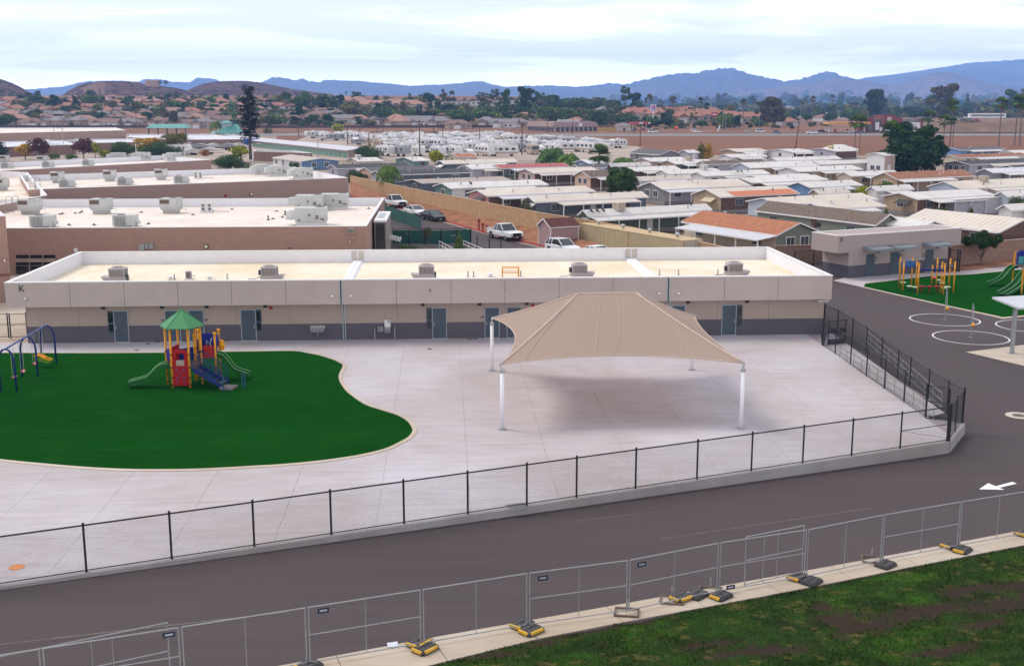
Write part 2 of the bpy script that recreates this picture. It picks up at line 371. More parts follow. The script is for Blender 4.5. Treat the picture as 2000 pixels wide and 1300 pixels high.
m.build('ground', GROUND, kind='structure')
sheet('driveway', [(-70, 10), (115, 10), (115, 125), W(1500, 505), W(1072, 483), W(867, 431), W(670, 378), (-70, 200)], .0, ASPH)
sheet('courtyard_pavement', [(-75, 78), (-28.5, 79), (-27, 95), (27, 95), (27, 104), W(900, 484), W(720, 484), (-75, 112)], .012, CONC_W)
# --- pad of concrete slabs
Q = lambda *a: tuple(W(*a)[:2])
FP = [(-8, 1143), (169, 1117), (337, 1095), (498, 1069), (651, 1049), (794.5, 1028), (921, 1010), (1036.5, 992), (1134, 977), (1249.5, 959), (1367, 939), (1472, 922), (1571, 906), (1665.5, 891), (1759, 876), (1850, 861.5)]
fb0, fb1 = np.array(Q(*FP[1])), np.array(Q(*FP[-1])); fd = (fb1 - fb0) / np.linalg.norm(fb1 - fb0); fn = np.array([-fd[1], fd[0]])
fp = lambda t, off=0: tuple(fb0 + fd * t + fn * off)           # along the fence; off > 0 towards the building
C1 = fb1; C2 = np.array(Q(1879, 826)); IN = [Q(1606, 674), Q(1807.5, 816)]
PADP = [fp(-34, .16), fp(np.linalg.norm(fb1 - fb0), .16), tuple(C2 + (-.15, -.05)), tuple(C2 + (-.35, .5)), IN[1], IN[0], (26.4, 78.9), (-28.4, 78.9), (-62, 79)]
pad = T('playground_pad', 'pale grey concrete pad of sawn slabs between the long building and the black fence', None); pad['kind'] = 'structure'
MB().prism([(p[0], p[1]) for p in PADP], -.7, -.014).build('slab_bed', BED, pad)
TP = [(-60, 690), (0, 690), (250, 690), (480, 687), (570, 686), (600, 690), (625, 695), (650, 703), (665, 710), (669, 714), (667, 720), (662, 730), (661, 736), (663, 745), (669, 755), (680, 768), (712, 790), (750, 803), (775, 811), (795, 823), (804, 836), (804, 844), (795, 855), (775, 866), (750, 877), (700, 889), (625, 900), (550, 907), (500, 910), (400, 915.5), (325, 917), (250, 916.5), (175, 913), (100, 907), (0, 897), (-80, 884), (-190, 856), (-250, 810), (-245, 745), (-160, 700)]
cp = [np.array(Q(*p)) for p in TP]; tcv = []
for i in range(len(cp)):
    a, b, c, d = cp[i - 1], cp[i], cp[(i + 1) % len(cp)], cp[(i + 2) % len(cp)]
    for k in range(6):
        t = k / 6; tcv.append(.5 * (2 * b + (c - a) * t + (2 * a - 5 * b + 4 * c - d) * t * t + (3 * b - a - 3 * c + d) * t ** 3))
if area(tcv) < 0: tcv = tcv[::-1]
tcv = np.array(tcv); dt = np.roll(tcv, -2, 0) - np.roll(tcv, 2, 0); dt /= np.linalg.norm(dt, axis=1)[:, None]; nout = np.c_[dt[:, 1], -dt[:, 0]]
turf = MB().prism(tcv, -.01, .025).build('artificial_lawn', TURF, kind='stuff'); turf['label'] = 'dark green artificial turf with a wavy edge under the play equipment'
o1 = tcv + nout * .02; o2 = tcv + nout * .24; m = MB(); n = len(tcv)
for i in range(n):
    j = (i + 1) % n
    m.hexa([(*o1[i], .001), (*o1[j], .001), (*o2[j], .001), (*o2[i], .001)], [(*o1[i], .045), (*o1[j], .045), (*o2[j], .03), (*o2[i], .03)])
mow = m.build('mow_kerb', CONC_W, kind='structure')
def inside(p, poly):
    c = False
    for i in range(len(poly)):
        a, b = poly[i], poly[i - 1]
        if (a[1] > p[1]) != (b[1] > p[1]) and p[0] < (b[0] - a[0]) * (p[1] - a[1]) / (b[1] - a[1]) + a[0]: c = not c
    return c
SX, SY, GAP = 3.69, 3.69, .006; whole = None; rndS = random.Random(4)
for i in range(-10, 16):
    for j in range(-1, 13):
        x0 = -28.65 + 3.69 * i; y1 = 78.9 - SY * j; y0 = y1 - SY
        q = [(x0 + GAP, y0 + GAP), (x0 + SX - GAP, y0 + GAP), (x0 + SX - GAP, y1 - GAP), (x0 + GAP, y1 - GAP)]
        if x0 < -50: continue
        full = q
        for a, b in ((PADP[0], PADP[1]), (PADP[1], PADP[2]), (PADP[4], PADP[5])): q = clip_line(q, a, b) if q else q
        q = clip(q, 1, 78.9, True) if q else q
        if len(q) < 3 or abs(area(q)) < .05 or all(inside(p, tcv) for p in q): continue
        if q == full and abs(area(q)) > 13:
            if whole is None:
                hx = SX / 2 - GAP; whole = MB().box(-hx, hx, -hx, hx, -.03, 0).build('slab', CONC, pad, (x0 + SX / 2, y0 + SY / 2, 0))
            else: link('slab', whole.data, pad, (x0 + SX / 2, y0 + SY / 2, 0))
        else: MB().prism(q, -.03, 0).build('slab', CONC, pad)
# kerb wall that holds the pad up
m = MB(); tl = np.linalg.norm(fb1 - fb0); seg = [fp(-34 + (tl + 34) * k / 12) for k in range(13)] + [tuple(C2)]
for a, b in zip(seg[:-1], seg[1:]):
    d = np.array(b) - np.array(a); d = d / np.linalg.norm(d); nn = np.array([-d[1], d[0]])
    pa, pb, qa, qb = np.array(a) - nn * .16, np.array(b) - nn * .16, np.array(a) + nn * .14, np.array(b) + nn * .14
    m.hexa([(*pa, zg(pa[0]) - .1), (*pb, zg(pb[0]) - .1), (*qb, -.6), (*qa, -.6)], [(*pa, .012), (*pb, .012), (*qb, .012), (*qa, .012)])
m.build('kerb_wall', KERB, kind='structure')
# ramp beside the pad
OUTL = [Q(1606, 640), Q(1879, 826)]
ra, rb, rc, rd_ = IN[1], IN[0], tuple(W(1618, 646, -.45)[:2]), tuple(W(1845, 806, 0)[:2])
m = MB(); m.add([(*ra, .004), (*rd_, .004), (*rc, -.44), (*rb, -.44)], [(0, 1, 2, 3)]); m.build('ramp', CONC, kind='structure')
# --- mow strip of slabs along the drive
ED = np.array([math.cos(RD), math.sin(RD)]); EN = np.array([-ED[1], ED[0]])
pA = Wg(1000, 1217)[:2]
def edge_line(pts, back, fwd):                                  # (along, across) coordinates of an edge of the strip
    P = [Wg(*p)[:2] for p in pts]; d0 = (P[0] - P[2]) / np.linalg.norm(P[0] - P[2]); d1 = (P[-1] - P[-3]) / np.linalg.norm(P[-1] - P[-3])
    P = [P[0] + d0 * back] + P + [P[-1] + d1 * fwd]; return np.array([(p - pA) @ ED for p in P]), np.array([(p - pA) @ EN for p in P])
FEa, FEq = edge_line([(536, 1301), (600, 1289), (762, 1261), (875, 1237), (1000, 1217), (1125, 1195), (1250, 1172), (1375, 1150), (1500, 1127), (1700, 1091), (2000, 1034)], 28, 45)
NEa, NEq = edge_line([(875, 1291), (1000, 1258), (1057, 1245), (1250, 1209), (1400, 1182), (1500, 1163), (1650, 1134), (1800, 1103), (2000, 1065)], 30, 45)
def sm(t, A_, B_): return np.mean([np.interp(t + k, A_, B_) for k in (-1.5, -.75, 0, .75, 1.5)], 0)
path = T('footpath', 'long narrow strip of pale concrete slabs between drive and grass', None); path['kind'] = 'structure'; stp = 3.05
PT_ = lambda t, A_, B_: pA + ED * t + EN * sm(t, A_, B_)
for k in range(-10, 22):
    t0, t1 = .35 + k * stp + .012, .35 + (k + 1) * stp - .012
    q = [PT_(t0, NEa, NEq), PT_(t1, NEa, NEq), PT_(t1, FEa, FEq), PT_(t0, FEa, FEq)]
    MB().hexa([(*p, zg(p[0]) - .12) for p in q], [(*p, zg(p[0]) + .025 - (.02 if i > 1 else 0)) for i, p in enumerate(q)]).build('slab', CONC_W, path)
# --- rough grass with bare soil
DP = [(1980, 1145, 1.0, .35), (1900, 1150, 1.5, .4), (1960, 1175, 2.2, .45), (1790, 1195, 2.0, .4), (1700, 1225, 1.6, .45), (1640, 1210, 1.0, .35), (1150, 1235, 1.5, .35), (1060, 1262, 1.2, .3), (1500, 1280, 1.6, .3), (1850, 1270, 1.4, .3), (1250, 1215, .9, .25), (1385, 1262, .8, .25), (1920, 1215, 1.6, .3), (960, 1290, 1.0, .3), (1595, 1190, .5, .2)]
DPW = [(*Q(x, y, -.45), a, b) for x, y, a, b in DP]
def bare(x, y):
    d = np.zeros_like(x); r = (x * ED[0] + y * ED[1]); q = (-x * ED[1] + y * ED[0])
    wx, wy = (fbm(r * .9, q * 1.6, 31) - .5) * 1.6, (fbm(r * .9 + 40, q * 1.6, 41) - .5) * 1.0
    for px, py, a, b in DPW:
        rr = px * ED[0] + py * ED[1]; qq = -px * ED[1] + py * ED[0]
        d = np.maximum(d, 1.38 - np.sqrt(((r + wx - rr) / a) ** 2 + ((q + wy - qq) / b / 1.35) ** 2))
    return np.clip(d * 1.15 + (fbm(r * 2.2, q * 4, 51) - .5) * 1.5 + (fbm(r * 8, q * 9, 61) - .5) * .8 - .06, 0, 1)
gu = np.arange(-6, 34, .12); gv = np.append(np.arange(-13, -.02, .12), -.004)
A, B = np.meshgrid(gu, gv); SB = -B; B = B + sm(gu, NEa, NEq)[None, :]; GX = pA[0] + ED[0] * A + EN[0] * B; GY = pA[1] + ED[1] * A + EN[1] * B
bz = bare(GX, GY); zgv = np.vectorize(zg)
edge = np.clip(SB / .35, 0, 1); GZ = zgv(GX) - .015 + edge * (.035 + .07 * fbm(GX * 1.3, GY * 1.3, 7) + .03 * fbm(GX * 6, GY * 6, 17)) - .03 * bz * edge
nv, nu = A.shape; idx = np.arange(nv * nu).reshape(nv, nu); FQ = np.stack([idx[:-1, :-1], idx[:-1, 1:], idx[1:, 1:], idx[1:, :-1]], -1).reshape(-1, 4)
def lawn_mat(name, blades):
    mm, n, b = newmat(name)
    at = nd(n, 'ShaderNodeAttribute', attribute_name='bare'); f = at.outputs['Fac']
    p = pos(n, (1, 1.6, 1), -RD); big = rng(n, noise(n, p, .55, 5, .6, .5), .3, .7); fine = noise(n, pos(n), 16, 6, .75)
    g = mixc(n, big, (.007, .021, .003, 1), (.032, .085, .006, 1)); g = mixc(n, rng(n, noise(n, p, 1.7, 5), .56, .72, 0, .8), g, (.20, .145, .05, 1))
    g = mixc(n, rng(n, noise(n, p, .33, 4, .55), .58, .70, 0, .75), g, (.04, .125, .007, 1))
    s = mixc(n, fine, (.020, .011, .009, 1), (.062, .036, .029, 1))
    c = mixc(n, f, g, s) if not blades else mixc(n, nd(n, 'ShaderNodeNewGeometry').outputs['Random Per Island'], mixc(n, .35, g, (.01, .04, .004, 1)), mixc(n, .3, g, (.11, .16, .03, 1)))
    c = mixc(n, rng(n, fine, .3, .7, 0, .35), c, (.01, .016, .005, 1)); n.links.new(c, b.inputs['Base Color']); b.inputs['Roughness'].default_value = .95; b.inputs['Specular IOR Level'].default_value = .1
    bump(n, b, fine, .7, .04); return mm
lm = npmesh('lawn', np.stack([GX, GY, GZ], -1).reshape(-1, 3), FQ, lawn_mat('rough_lawn', False))
at = lm.attributes.new('bare', 'FLOAT', 'POINT'); at.data.foreach_set('value', bz.ravel().astype('f')); link('lawn', lm, kind='structure')
rs = np.random.RandomState(5); NB = 170000
a = rs.uniform(-5, 33, NB); qo = .03 + rs.rand(NB) * 12.5; q = sm(a, NEa, NEq) - qo; x = pA[0] + ED[0] * a + EN[0] * q; y = pA[1] + ED[1] * a + EN[1] * q
keep = (bare(x, y) < rs.rand(NB) * .9) & (y > 22.5); x, y, qo = x[keep], y[keep], qo[keep]; k = len(x)
edge = np.clip(qo / .35, 0, 1); z = zgv(x) - .02 + edge * (.03 + .07 * fbm(x * 1.3, y * 1.3, 7)); th = rs.rand(k) * 6.28; wd = .012 + .02 * rs.rand(k); hh = (.03 + .07 * rs.rand(k)) * (.5 + fbm(x * .8, y * .8, 77)); lx = rs.randn(k) * .035; ly = rs.randn(k) * .035
V = np.stack([np.stack([x - np.cos(th) * wd, y - np.sin(th) * wd, z], -1), np.stack([x + np.cos(th) * wd, y + np.sin(th) * wd, z], -1), np.stack([x + lx, y + ly, z + hh], -1)], 1).reshape(-1, 3)
g = link('grass', npmesh('grass', V, np.arange(3 * k).reshape(-1, 3), lawn_mat('grass_blades', True)), kind='stuff'); g['label'] = 'rough mown grass growing beside the pale footpath'
# --- painted marks, manholes
def ring(name, c, r0, r1, z0, th, mat, n=64):
    m = MB()
    for k in range(n):
        a, b = 2 * math.pi * k / n, 2 * math.pi * (k + 1) / n
        p = [(c[0] + r * math.cos(t), c[1] + r * math.sin(t)) for r, t in ((r0, a), (r1, a), (r1, b), (r0, b))]
        m.add([(*e, zg(e[0]) + z0 + th) for e in p], [(0, 1, 2, 3)])
    return m.build(name, mat, kind='structure')
TC = [Wg(1845, 624.25), Wg(1895.75, 658.75)]
rr = np.mean([np.linalg.norm(Wg(*p) - TC[0]) for p in ((1778.25, 619.5), (1912, 628.75), (1825, 611.75), (1870, 636.5))])
TC.append(Wg(1953.75, 638.5) + np.array([rr * 1.0, .2, 0]))
for c in TC: ring('painted_circle', c, rr - .07, rr + .03, .005, 0, PAINTL)
mh = Wg(1990, 811); ring('manhole_collar', mh, .36, .70, .006, 0, CONC_W, 40)
m = MB(); m.add([(mh[0] + .36 * math.cos(k * .2618), mh[1] + .36 * math.sin(k * .2618), mh[2] + .007) for k in range(24)], [tuple(range(24))]); m.build('manhole_cover', M('cast_iron', (.12, .105, .09), .7, .3, .2, 8), kind='structure')
for nm, P in (('arrow', [(1912, 955), (1930, 943), (1962, 956)]), ('arrow', [(1944, 949.3), (1977, 940.5), (1986, 944), (1954, 951.5)])):
    q = [Wg(*p) for p in P]; sheet('painted_arrow', q, .006, PAINTL)
for (xa, ya, xb, yb, wd_) in ((-40, 1262, 560, 1195, .035), (1290, 1052, 1700, 992, .03), (1120, 1018, 1290, 998, .02)):
    a, b = Wg(xa, ya)[:2], Wg(xb, yb)[:2]; nn_ = np.array([-(b - a)[1], (b - a)[0]]); nn_ = nn_ / np.linalg.norm(nn_) * wd_; sheet('paving_seam', [a - nn_, b - nn_, b + nn_, a + nn_], .005, M('pale_scuff', (.125, .11, .105), .9, var=.5, scale=2.5))
sheet('shelter_pad', [Wg(1886, 687.5), Wg(2000, 673.5), Wg(2090, 662), Wg(2090, 741), Wg(2000, 714.5)], .015, CONC_W)
sheet('turf_edging', [Wg(*p) for p in ((1684, 561), (1689, 552.5), (1812, 538.7), (1900, 534.7), (2060, 518.5), (2060, 615), (2001, 618), (1957, 622.5), (1949, 620), (1825, 593))], .008, CONC_W)
o = sheet('artificial_lawn', [Wg(*p) for p in ((1687, 560), (1690, 554.3), (1812, 540), (1900, 536), (2060, 520), (2060, 612), (2000, 615.6), (1957, 619.5), (1950, 617.5), (1825, 591))], .03, TURF, 'stuff'); o['label'] = 'dark green artificial turf under the yellow climbing frame'
sheet('walkway', [Wg(*p) for p in ((1627, 548), (1685, 561), (1690, 553), (1812, 539), (1900, 535), (2060, 519), (2060, 511), (1870, 530), (1660, 540))], .012, CONC)
sheet('planting_bed', [Wg(*p) for p in ((1850, 533), (1870, 530), (2060, 511), (2060, 494), (1860, 508))], .02, DIRT)
# --- red dirt bank beside the school drive, with its red kerb
KL = [(684, 382), (735, 393.5), (790, 408), (867, 431), (950, 455), (1010, 470), (1072, 483), (1110, 493)]
WB = [(684, 352), (720, 372.5), (800, 393), (900, 417), (1051, 451), (1100, 463), (1170, 478)]
kp = [Wg(*p) for p in KL]; wp = [W(x, y, .35) for x, y in WB]
m = MB(); nb = 24
for side in range(nb):
    pass
P0 = [kp[0] + (kp[-1] - kp[0]) * (i / nb) for i in range(nb + 1)]
def along(pts, n):
    d = [0]
    for a, b in zip(pts[:-1], pts[1:]): d.append(d[-1] + np.linalg.norm(b - a))
    return [np.array([np.interp(d[-1] * i / n, d, [p[k] for p in pts]) for k in range(3)]) for i in range(n + 1)]
ka, wa = along(kp, nb), along(wp, nb); R = 6; vs = []
for i in range(nb + 1):
    for j in range(R + 1):
        t = j / R; p = ka[i] * (1 - t) + wa[i] * t; p[2] = ka[i][2] + .1 + (wa[i][2] - ka[i][2]) * t ** .8 + (0 if j in (0,) else .12 * math.sin(i * 2.3 + j * 1.7) + .08 * math.sin(i * 5.1 - j * 3.3)); vs.append(p)
m.add(vs, [(i * (R + 1) + j, (i + 1) * (R + 1) + j, (i + 1) * (R + 1) + j + 1, i * (R + 1) + j + 1) for i in range(nb) for j in range(R)]); m.build('dirt_bank', DIRT, kind='structure', smooth=True)
m = MB()
for a, b in zip(ka[:-1], ka[1:]): m.bar(a + (0, 0, .07), b + (0, 0, .07), .22, .16)
m.build('red_kerb', M('red_kerb_paint', (.42, .06, .05), .7, var=.15), kind='structure')
# --- far ground: ploughed field, vehicle yard, main road
FIELD, n_, b_ = newmat('ploughed_field')
p_ = pos(n_, (.02, .35, 1), -.2); f_ = rng(n_, noise(n_, p_, 1.0, 8, .65), .3, .7); f2 = rng(n_, noise(n_, pos(n_), .02, 5), .35, .65)
n_.links.new(mixc(n_, f_, mixc(n_, f2, (.15, .066, .044, 1), (.20, .095, .062, 1)), (.25, .15, .11, 1)), b_.inputs['Base Color']); b_.inputs['Roughness'].default_value = 1; b_.inputs['Specular IOR Level'].default_value = 0
sheet('ploughed_field', [W(540, 300, -.5), W(2250, 305, -.5), W(2250, 262.5, -.5), W(540, 266, -.5)], .0, FIELD)
sheet('vehicle_yard', [W(470, 318, -.5), W(1230, 312, -.5), W(1255, 287, -.5), W(1005, 268.5, -.5), W(600, 268.5, -.5)], .03, M('yard_dust', (.36, .29, .24), .95, var=.2, scale=.05))
sheet('vehicle_yard', [W(-80, 318, -.4), W(480, 316, -.4), W(560, 285, -.4), W(430, 266, -.4), W(-80, 268, -.4)], .02, M('yard_dust', (.36, .29, .24)))
sheet('verge', [W(1450, 264.6, -.5), W(2250, 266, -.5), W(2250, 262, -.5), W(1450, 262, -.5)], .03, M('dry_verge', (.20, .19, .07), .95, var=.3, scale=.05))
sheet('main_road', [W(380, 267, -.4), W(2250, 264, -.4), W(2250, 260.3, -.4), W(380, 263.5, -.4)], .06, M('grey_road', (.20, .185, .18), .9, var=.1, scale=.05))
sheet('parking_lot', [W(1020, 261, -.5), W(1830, 261, -.5), W(1830, 252, -.5), W(1020, 253, -.5)], .05, M('lot_asphalt', (.15, .135, .13), .9, var=.15, scale=.05))
# --- rising ground at the left, hills and mountains
def grid(name, fn, us, vs_, mat, smooth=True):
    V = [fn(u, v) for v in vs_ for u in us]; nu = len(us)
    Fq = np.array([(j * nu + i, j * nu + i + 1, (j + 1) * nu + i + 1, (j + 1) * nu + i) for j in range(len(vs_) - 1) for i in range(nu - 1)])
    me = npmesh(name, np.array(V), Fq, mat); me.polygons.foreach_set('use_smooth', [smooth] * len(me.polygons)); return link(name, me, kind='structure')
HSM = M('dry_hillside', (.21, .115, .075), 1, var=.3, scale=.03, spec=.05)
grid('hillside', lambda u, v: (u, v, terr(u, v) + .10 + .3 * sst(642, 660, v)), np.arange(-900, 420, 22), np.arange(641, 1700, 22), HSM)
def hill(name, prof, D, depth, mat, seed, rough=.22, step=5, jag=.0):
    xs = np.array([p[0] for p in prof], float); ys = np.array([p[1] for p in prof], float); us = np.arange(xs[0], xs[-1] + .1, step); rows = 18; V = []
    ts = np.linspace(-1, 1, 2 * rows + 1); nzg, jgg = [], (fbm(us * .23, us * 0 + seed * 1.3, seed + 9, 3) - .5) * jag
    tops = [WY(u, np.interp(u, xs, ys), D) for u in us]
    for t in ts:
        a = abs(t); nz = ((fbm(us * .02 + 3, us * 0 + t * 2.2 + seed * .37, seed, 5) - .5) + 1.1 * (.5 - np.abs(fbm(us * .055 + 9 + t * .35, us * 0 + t * 1.1, seed + 3, 4) - .5) * 2.2 - .28)) * rough * 4 * a * (1 - a) ** .7; sh = (1 - a) ** 1.15
        for k, top in enumerate(tops):
            dirn = np.array([top[0], top[1], 0]); dirn = dirn / np.linalg.norm(dirn)
            p = np.array([top[0], top[1], 0]) + dirn * (t * depth); V.append((p[0], p[1], -2 + (top[2] + 2) * max(0, sh + nz[k] * sh ** .4 + jgg[k] * (1 - a))))
    nu = len(us); Fq = np.array([(j * nu + i, j * nu + i + 1, (j + 1) * nu + i + 1, (j + 1) * nu + i) for j in range(len(ts) - 1) for i in range(nu - 1)])
    me = npmesh(name, np.array(V), Fq, mat); me.polygons.foreach_set('use_smooth', [True] * len(me.polygons)); return link(name, me, kind='structure')
def hill_mat(name, a, b, sc, shrub=None, bands=0):
    mm, n, bs = newmat(name); f = rng(n, noise(n, pos(n), sc, 9, .65), .32, .68); c = mixc(n, f, rgba(a), rgba(b))
    if shrub: c = mixc(n, rng(n, noise(n, pos(n), sc * 14, 4, .7), .49, .56), c, rgba(shrub))
    n.links.new(c, bs.inputs['Base Color']); bs.inputs['Roughness'].default_value = 1; bs.inputs['Specular IOR Level'].default_value = 0; return mm
HM = hill_mat('scrub_hill', (.10, .058, .05), (.165, .098, .08), .006, (.028, .020, .022)); HM0 = hill_mat('bare_hill', (.17, .10, .08), (.21, .13, .105), .01)
MM = hill_mat('mountain_scrub', (.045, .05, .04), (.20, .15, .11), .0011, (.05, .055, .045)); MM2 = hill_mat('brown_mountain', (.10, .07, .05), (.30, .19, .13), .0012, (.08, .065, .05))
hill('hill', [(-160, 135), (-60, 143), (0, 154), (25, 163), (45, 173), (60, 182), (95, 199)], 1500, 300, HM, 1, jag=.03)
hill('hill', [(105, 197), (118, 188), (130, 180), (150, 168), (170, 162), (190, 160), (210, 158), (240, 158), (270, 161), (290, 166), (340, 171), (380, 180), (430, 192), (460, 199)], 1600, 330, HM, 2, jag=.03)
hill('bare_spur', [(122, 199), (140, 185), (158, 172), (180, 164), (200, 161), (215, 170), (230, 182), (243, 196)], 1560, 220, HM0, 5)
hill('hill', [(330, 192), (360, 180), (380, 170), (400, 163), (425, 159), (470, 158), (500, 160), (540, 168), (580, 176), (640, 183), (690, 194), (710, 199)], 1900, 380, HM, 3, jag=.03)
hill('mountain', [(20, 185), (40, 175), (60, 174), (100, 171), (130, 168), (150, 163), (180, 158), (230, 160), (270, 160), (280, 155), (310, 155), (340, 160), (370, 161), (385, 153), (410, 152), (420, 155), (445, 166), (480, 175), (520, 185)], 11000, 1600, MM, 11, jag=.1)
hill('mountain', [(380, 195), (440, 180), (480, 168), (515, 160), (530, 152), (545, 151), (560, 153), (580, 157), (590, 154), (605, 158), (625, 161), (632, 156), (650, 157), (700, 158), (730, 161), (770, 164), (800, 168), (830, 166), (870, 165), (900, 162), (925, 159), (945, 160), (965, 166), (990, 170), (1025, 168), (1080, 167), (1130, 170), (1160, 167), (1190, 162), (1215, 165), (1240, 166), (1300, 180), (1340, 192)], 9800, 2400, MM, 12, jag=.1)
hill('mountain', [(1120, 190), (1160, 180), (1200, 170), (1240, 160), (1280, 151), (1320, 144), (1360, 142), (1385, 137), (1415, 133), (1435, 134), (1460, 143), (1490, 151), (1510, 154), (1530, 158), (1550, 157), (1580, 150), (1600, 143), (1615, 139), (1640, 146), (1660, 153), (1700, 160), (1760, 175), (1800, 188)], 9000, 2000, MM, 13, jag=.1)
hill('foothill', [(1400, 195), (1430, 184), (1470, 176), (1510, 172), (1550, 168), (1590, 162), (1620, 153), (1650, 153), (1690, 157), (1730, 165), (1745, 168), (1765, 164), (1790, 155), (1810, 145), (1830, 141), (1860, 142), (1880, 148), (1930, 162), (1970, 168), (2020, 171), (2100, 180)], 7200, 1300, MM2, 14, jag=.05)
hill('mountain', [(1640, 180), (1690, 165), (1710, 160), (1750, 150), (1782, 146), (1800, 151), (1840, 148), (1870, 140), (1910, 135), (1940, 137), (1960, 146), (1980, 143), (2000, 147), (2060, 150), (2140, 165)], 9800, 1500, MM, 15, jag=.08)
hill('mountain', [(1600, 175), (1650, 162), (1690, 152), (1740, 146), (1800, 138), (1860, 128), (1900, 122), (1950, 119), (2000, 116), (2100, 112), (2200, 122)], 11600, 1500, MM, 16, jag=.04)
# --- the hazy air
HAZE, n_, b_ = newmat('hazy_air'); n_.nodes.remove(b_)
v_ = nd(n_, 'ShaderNodeVolumePrincipled', {'Color': (.28, .50, 1.0, 1), 'Density': 1.3e-4, 'Anisotropy': .0}); n_.links.new(v_.outputs[0], n_.nodes['Material Output'].inputs['Volume'])
hz = MB().box(-12600, 12600, -70, 13400, -4, 560).build('haze', HAZE, kind='stuff'); hz['label'] = 'thin pale haze over the whole valley'
# ------------------------------------------------------------------ the long building in front
KX0, KX1, KF, KY, KZT, KZS = -29.35, 26.75, 77.95, 78.75, 4.30, 2.60   # ends, fascia face, wall face, top, soffit
KB = 94.2
K = T('long_building', 'long low beige building marked K with flat roof and grey base behind the playground', 'building', (0, 0, 0))
def kx(px, py=590, Y=KF): return WY(px, py, Y)[0]
jf = [KX0] + [kx(p, 570) for p in (136, 242, 347, 452, 558, 665.5, 774, 881, 986, 1092, 1197.5, 1305, 1415, 1520)] + [KX1]
for a, b in zip(jf[:-1], jf[1:]): MB().box(a + .012, b - .012, KF, KF + .1, KZS, KZT - .06).build('fascia_panel', STUC_F, K)
wx0, wx1 = kx(52.5, 640, KY), kx(1607, 640, KY)
jw = [wx0] + [kx(p, 630, KY) for p in (155, 256, 355, 462, 567, 671.5, 777, 881, 986, 1090, 1195, 1300, 1400, 1500)] + [wx1]
for a, b in zip(jw[:-1], jw[1:]):
    MB().box(a + .008, b - .008, KY, KY + .1, 1.135, KZS - .02).build('wall_panel', STUC, K)
    MB().box(a + .002, b - .002, KY - .006, KY + .1, -.05, 1.13).build('wainscot_panel', WAIN, K)
m = MB(); m.box(KX0 + .1, KX1 - .1, KF + .1, KF + .3, KZS + .02, KZT - .07); m.box(wx0 + .05, wx1 - .05, KY + .1, KY + .3, -.1, KZS - .02); m.build('wall_core', M('joint_shadow', (.16, .14, .13), .9, var=0), K)
MB().box(KX0 + .02, KX1 - .02, KF + .02, KB - .02, KZS, KZS + .015).build('soffit', STUC, K)
for nm, x0, x1 in (('end_wall', wx0, wx0 + .2), ('end_wall', wx1 - .2, wx1)):
    MB().box(x0, x1, KY + .1, KB - 1, 1.132, KZS - .01).build(nm, STUC, K); MB().box(x0 - .004, x1 + .004, KY + .1, KB - 1, -.5, 1.13).build('wainscot_panel', WAIN, K)
for x0, x1 in ((KX0, KX0 + .1), (KX1 - .1, KX1)): MB().box(x0, x1, KF + .1, KB, KZS, KZT - .06).build('fascia_panel', STUC_F, K)
MB().box(KX0, KX1, KB - .1, KB, -.3, KZT - .06).build('rear_wall', STUC_F, K)
RZ = KZT - 1.0
ejx = [(697, 683), (1238, 1270)]
edges = [KX0 + .3] + [None, None] + [KX1 - .3]
m = MB(); m.box(KX0 + .1, KX1 - .1, KF + .1, KB - .1, RZ - .3, RZ); m.build('roof_deck', MEMB, K)
m = MB(); m.box(KX0 + .1, KX1 - .1, KB - .3, KB - .1, RZ + .002, KZT - .06); m.box(KX0 + .1, KX1 - .1, KF + .1, KF + .3, RZ + .002, KZT - .08)
m.box(KX0 + .1, KX0 + .3, KF + .3, KB - .3, RZ + .002, KZT - .06); m.box(KX1 - .3, KX1 - .1, KF + .3, KB - .3, RZ + .002, KZT - .06); m.build('parapet', PARA, K)
for q in ((KX0 - .02, KX1 + .02, KF - .02, KF + .34), (KX0 - .02, KX1 + .02, KB - .34, KB + .02), (KX0 - .02, KX0 + .34, KF + .34, KB - .34), (KX1 - .34, KX1 + .02, KF + .34, KB - .34)):
    MB().box(*q, KZT - .058, KZT).build('coping', COPING, K)
for a, b in ejx:                                               # expansion joint covers, straight across the roof
    x0 = WY(a, 500, KB - .3)[0]; xj = (x0 + W(b, 545, RZ)[0]) / 2
    m = MB(); m.hexa([(xj - .45, KF + .3, RZ + .003), (xj + .45, KF + .3, RZ + .003), (xj + .45, KB - .3, RZ + .003), (xj - .45, KB - .3, RZ + .003)], [(xj - .3, KF + .3, RZ + .16), (xj + .3, KF + .3, RZ + .16), (xj + .3, KB - .3, RZ + .16), (xj - .3, KB - .3, RZ + .16)])
    m.box(xj - .03, xj + .03, KF + .3, KB - .3, RZ + .162, RZ + .19); m.build('roof_joint_cover', WHITEP, K)
    m = MB(); m.box(xj - .5, xj - .06, KB - .33, KB - .3, RZ + .2, KZT - .06); m.box(xj + .06, xj + .5, KB - .33, KB - .3, RZ + .2, KZT - .06); m.build('joint_flashing', M('beige_flashing', (.50, .46, .42), .6), K)
for pf, pw in ((665.5, 672), (1305, 1309)):
    xf, xw = kx(pf, 570), kx(pw, 630, KY)
    m = MB()
    for d in (-.09, .06): m.box(xf + d, xf + d + .05, KF - .05, KF, KZS, KZT - .07)
    for d in (-.09, .06): m.box(xw + d, xw + d + .05, KY - .055, KY - .006, 0, KZS - .02)
    m.build('joint_strip', M('pale_teal_strip', (.36, .45, .47), .5), K)
    MB().box(xf - .04, xf + .06, KF - .012, KF, KZS, KZT - .07).build('joint_gap', DARK, K)
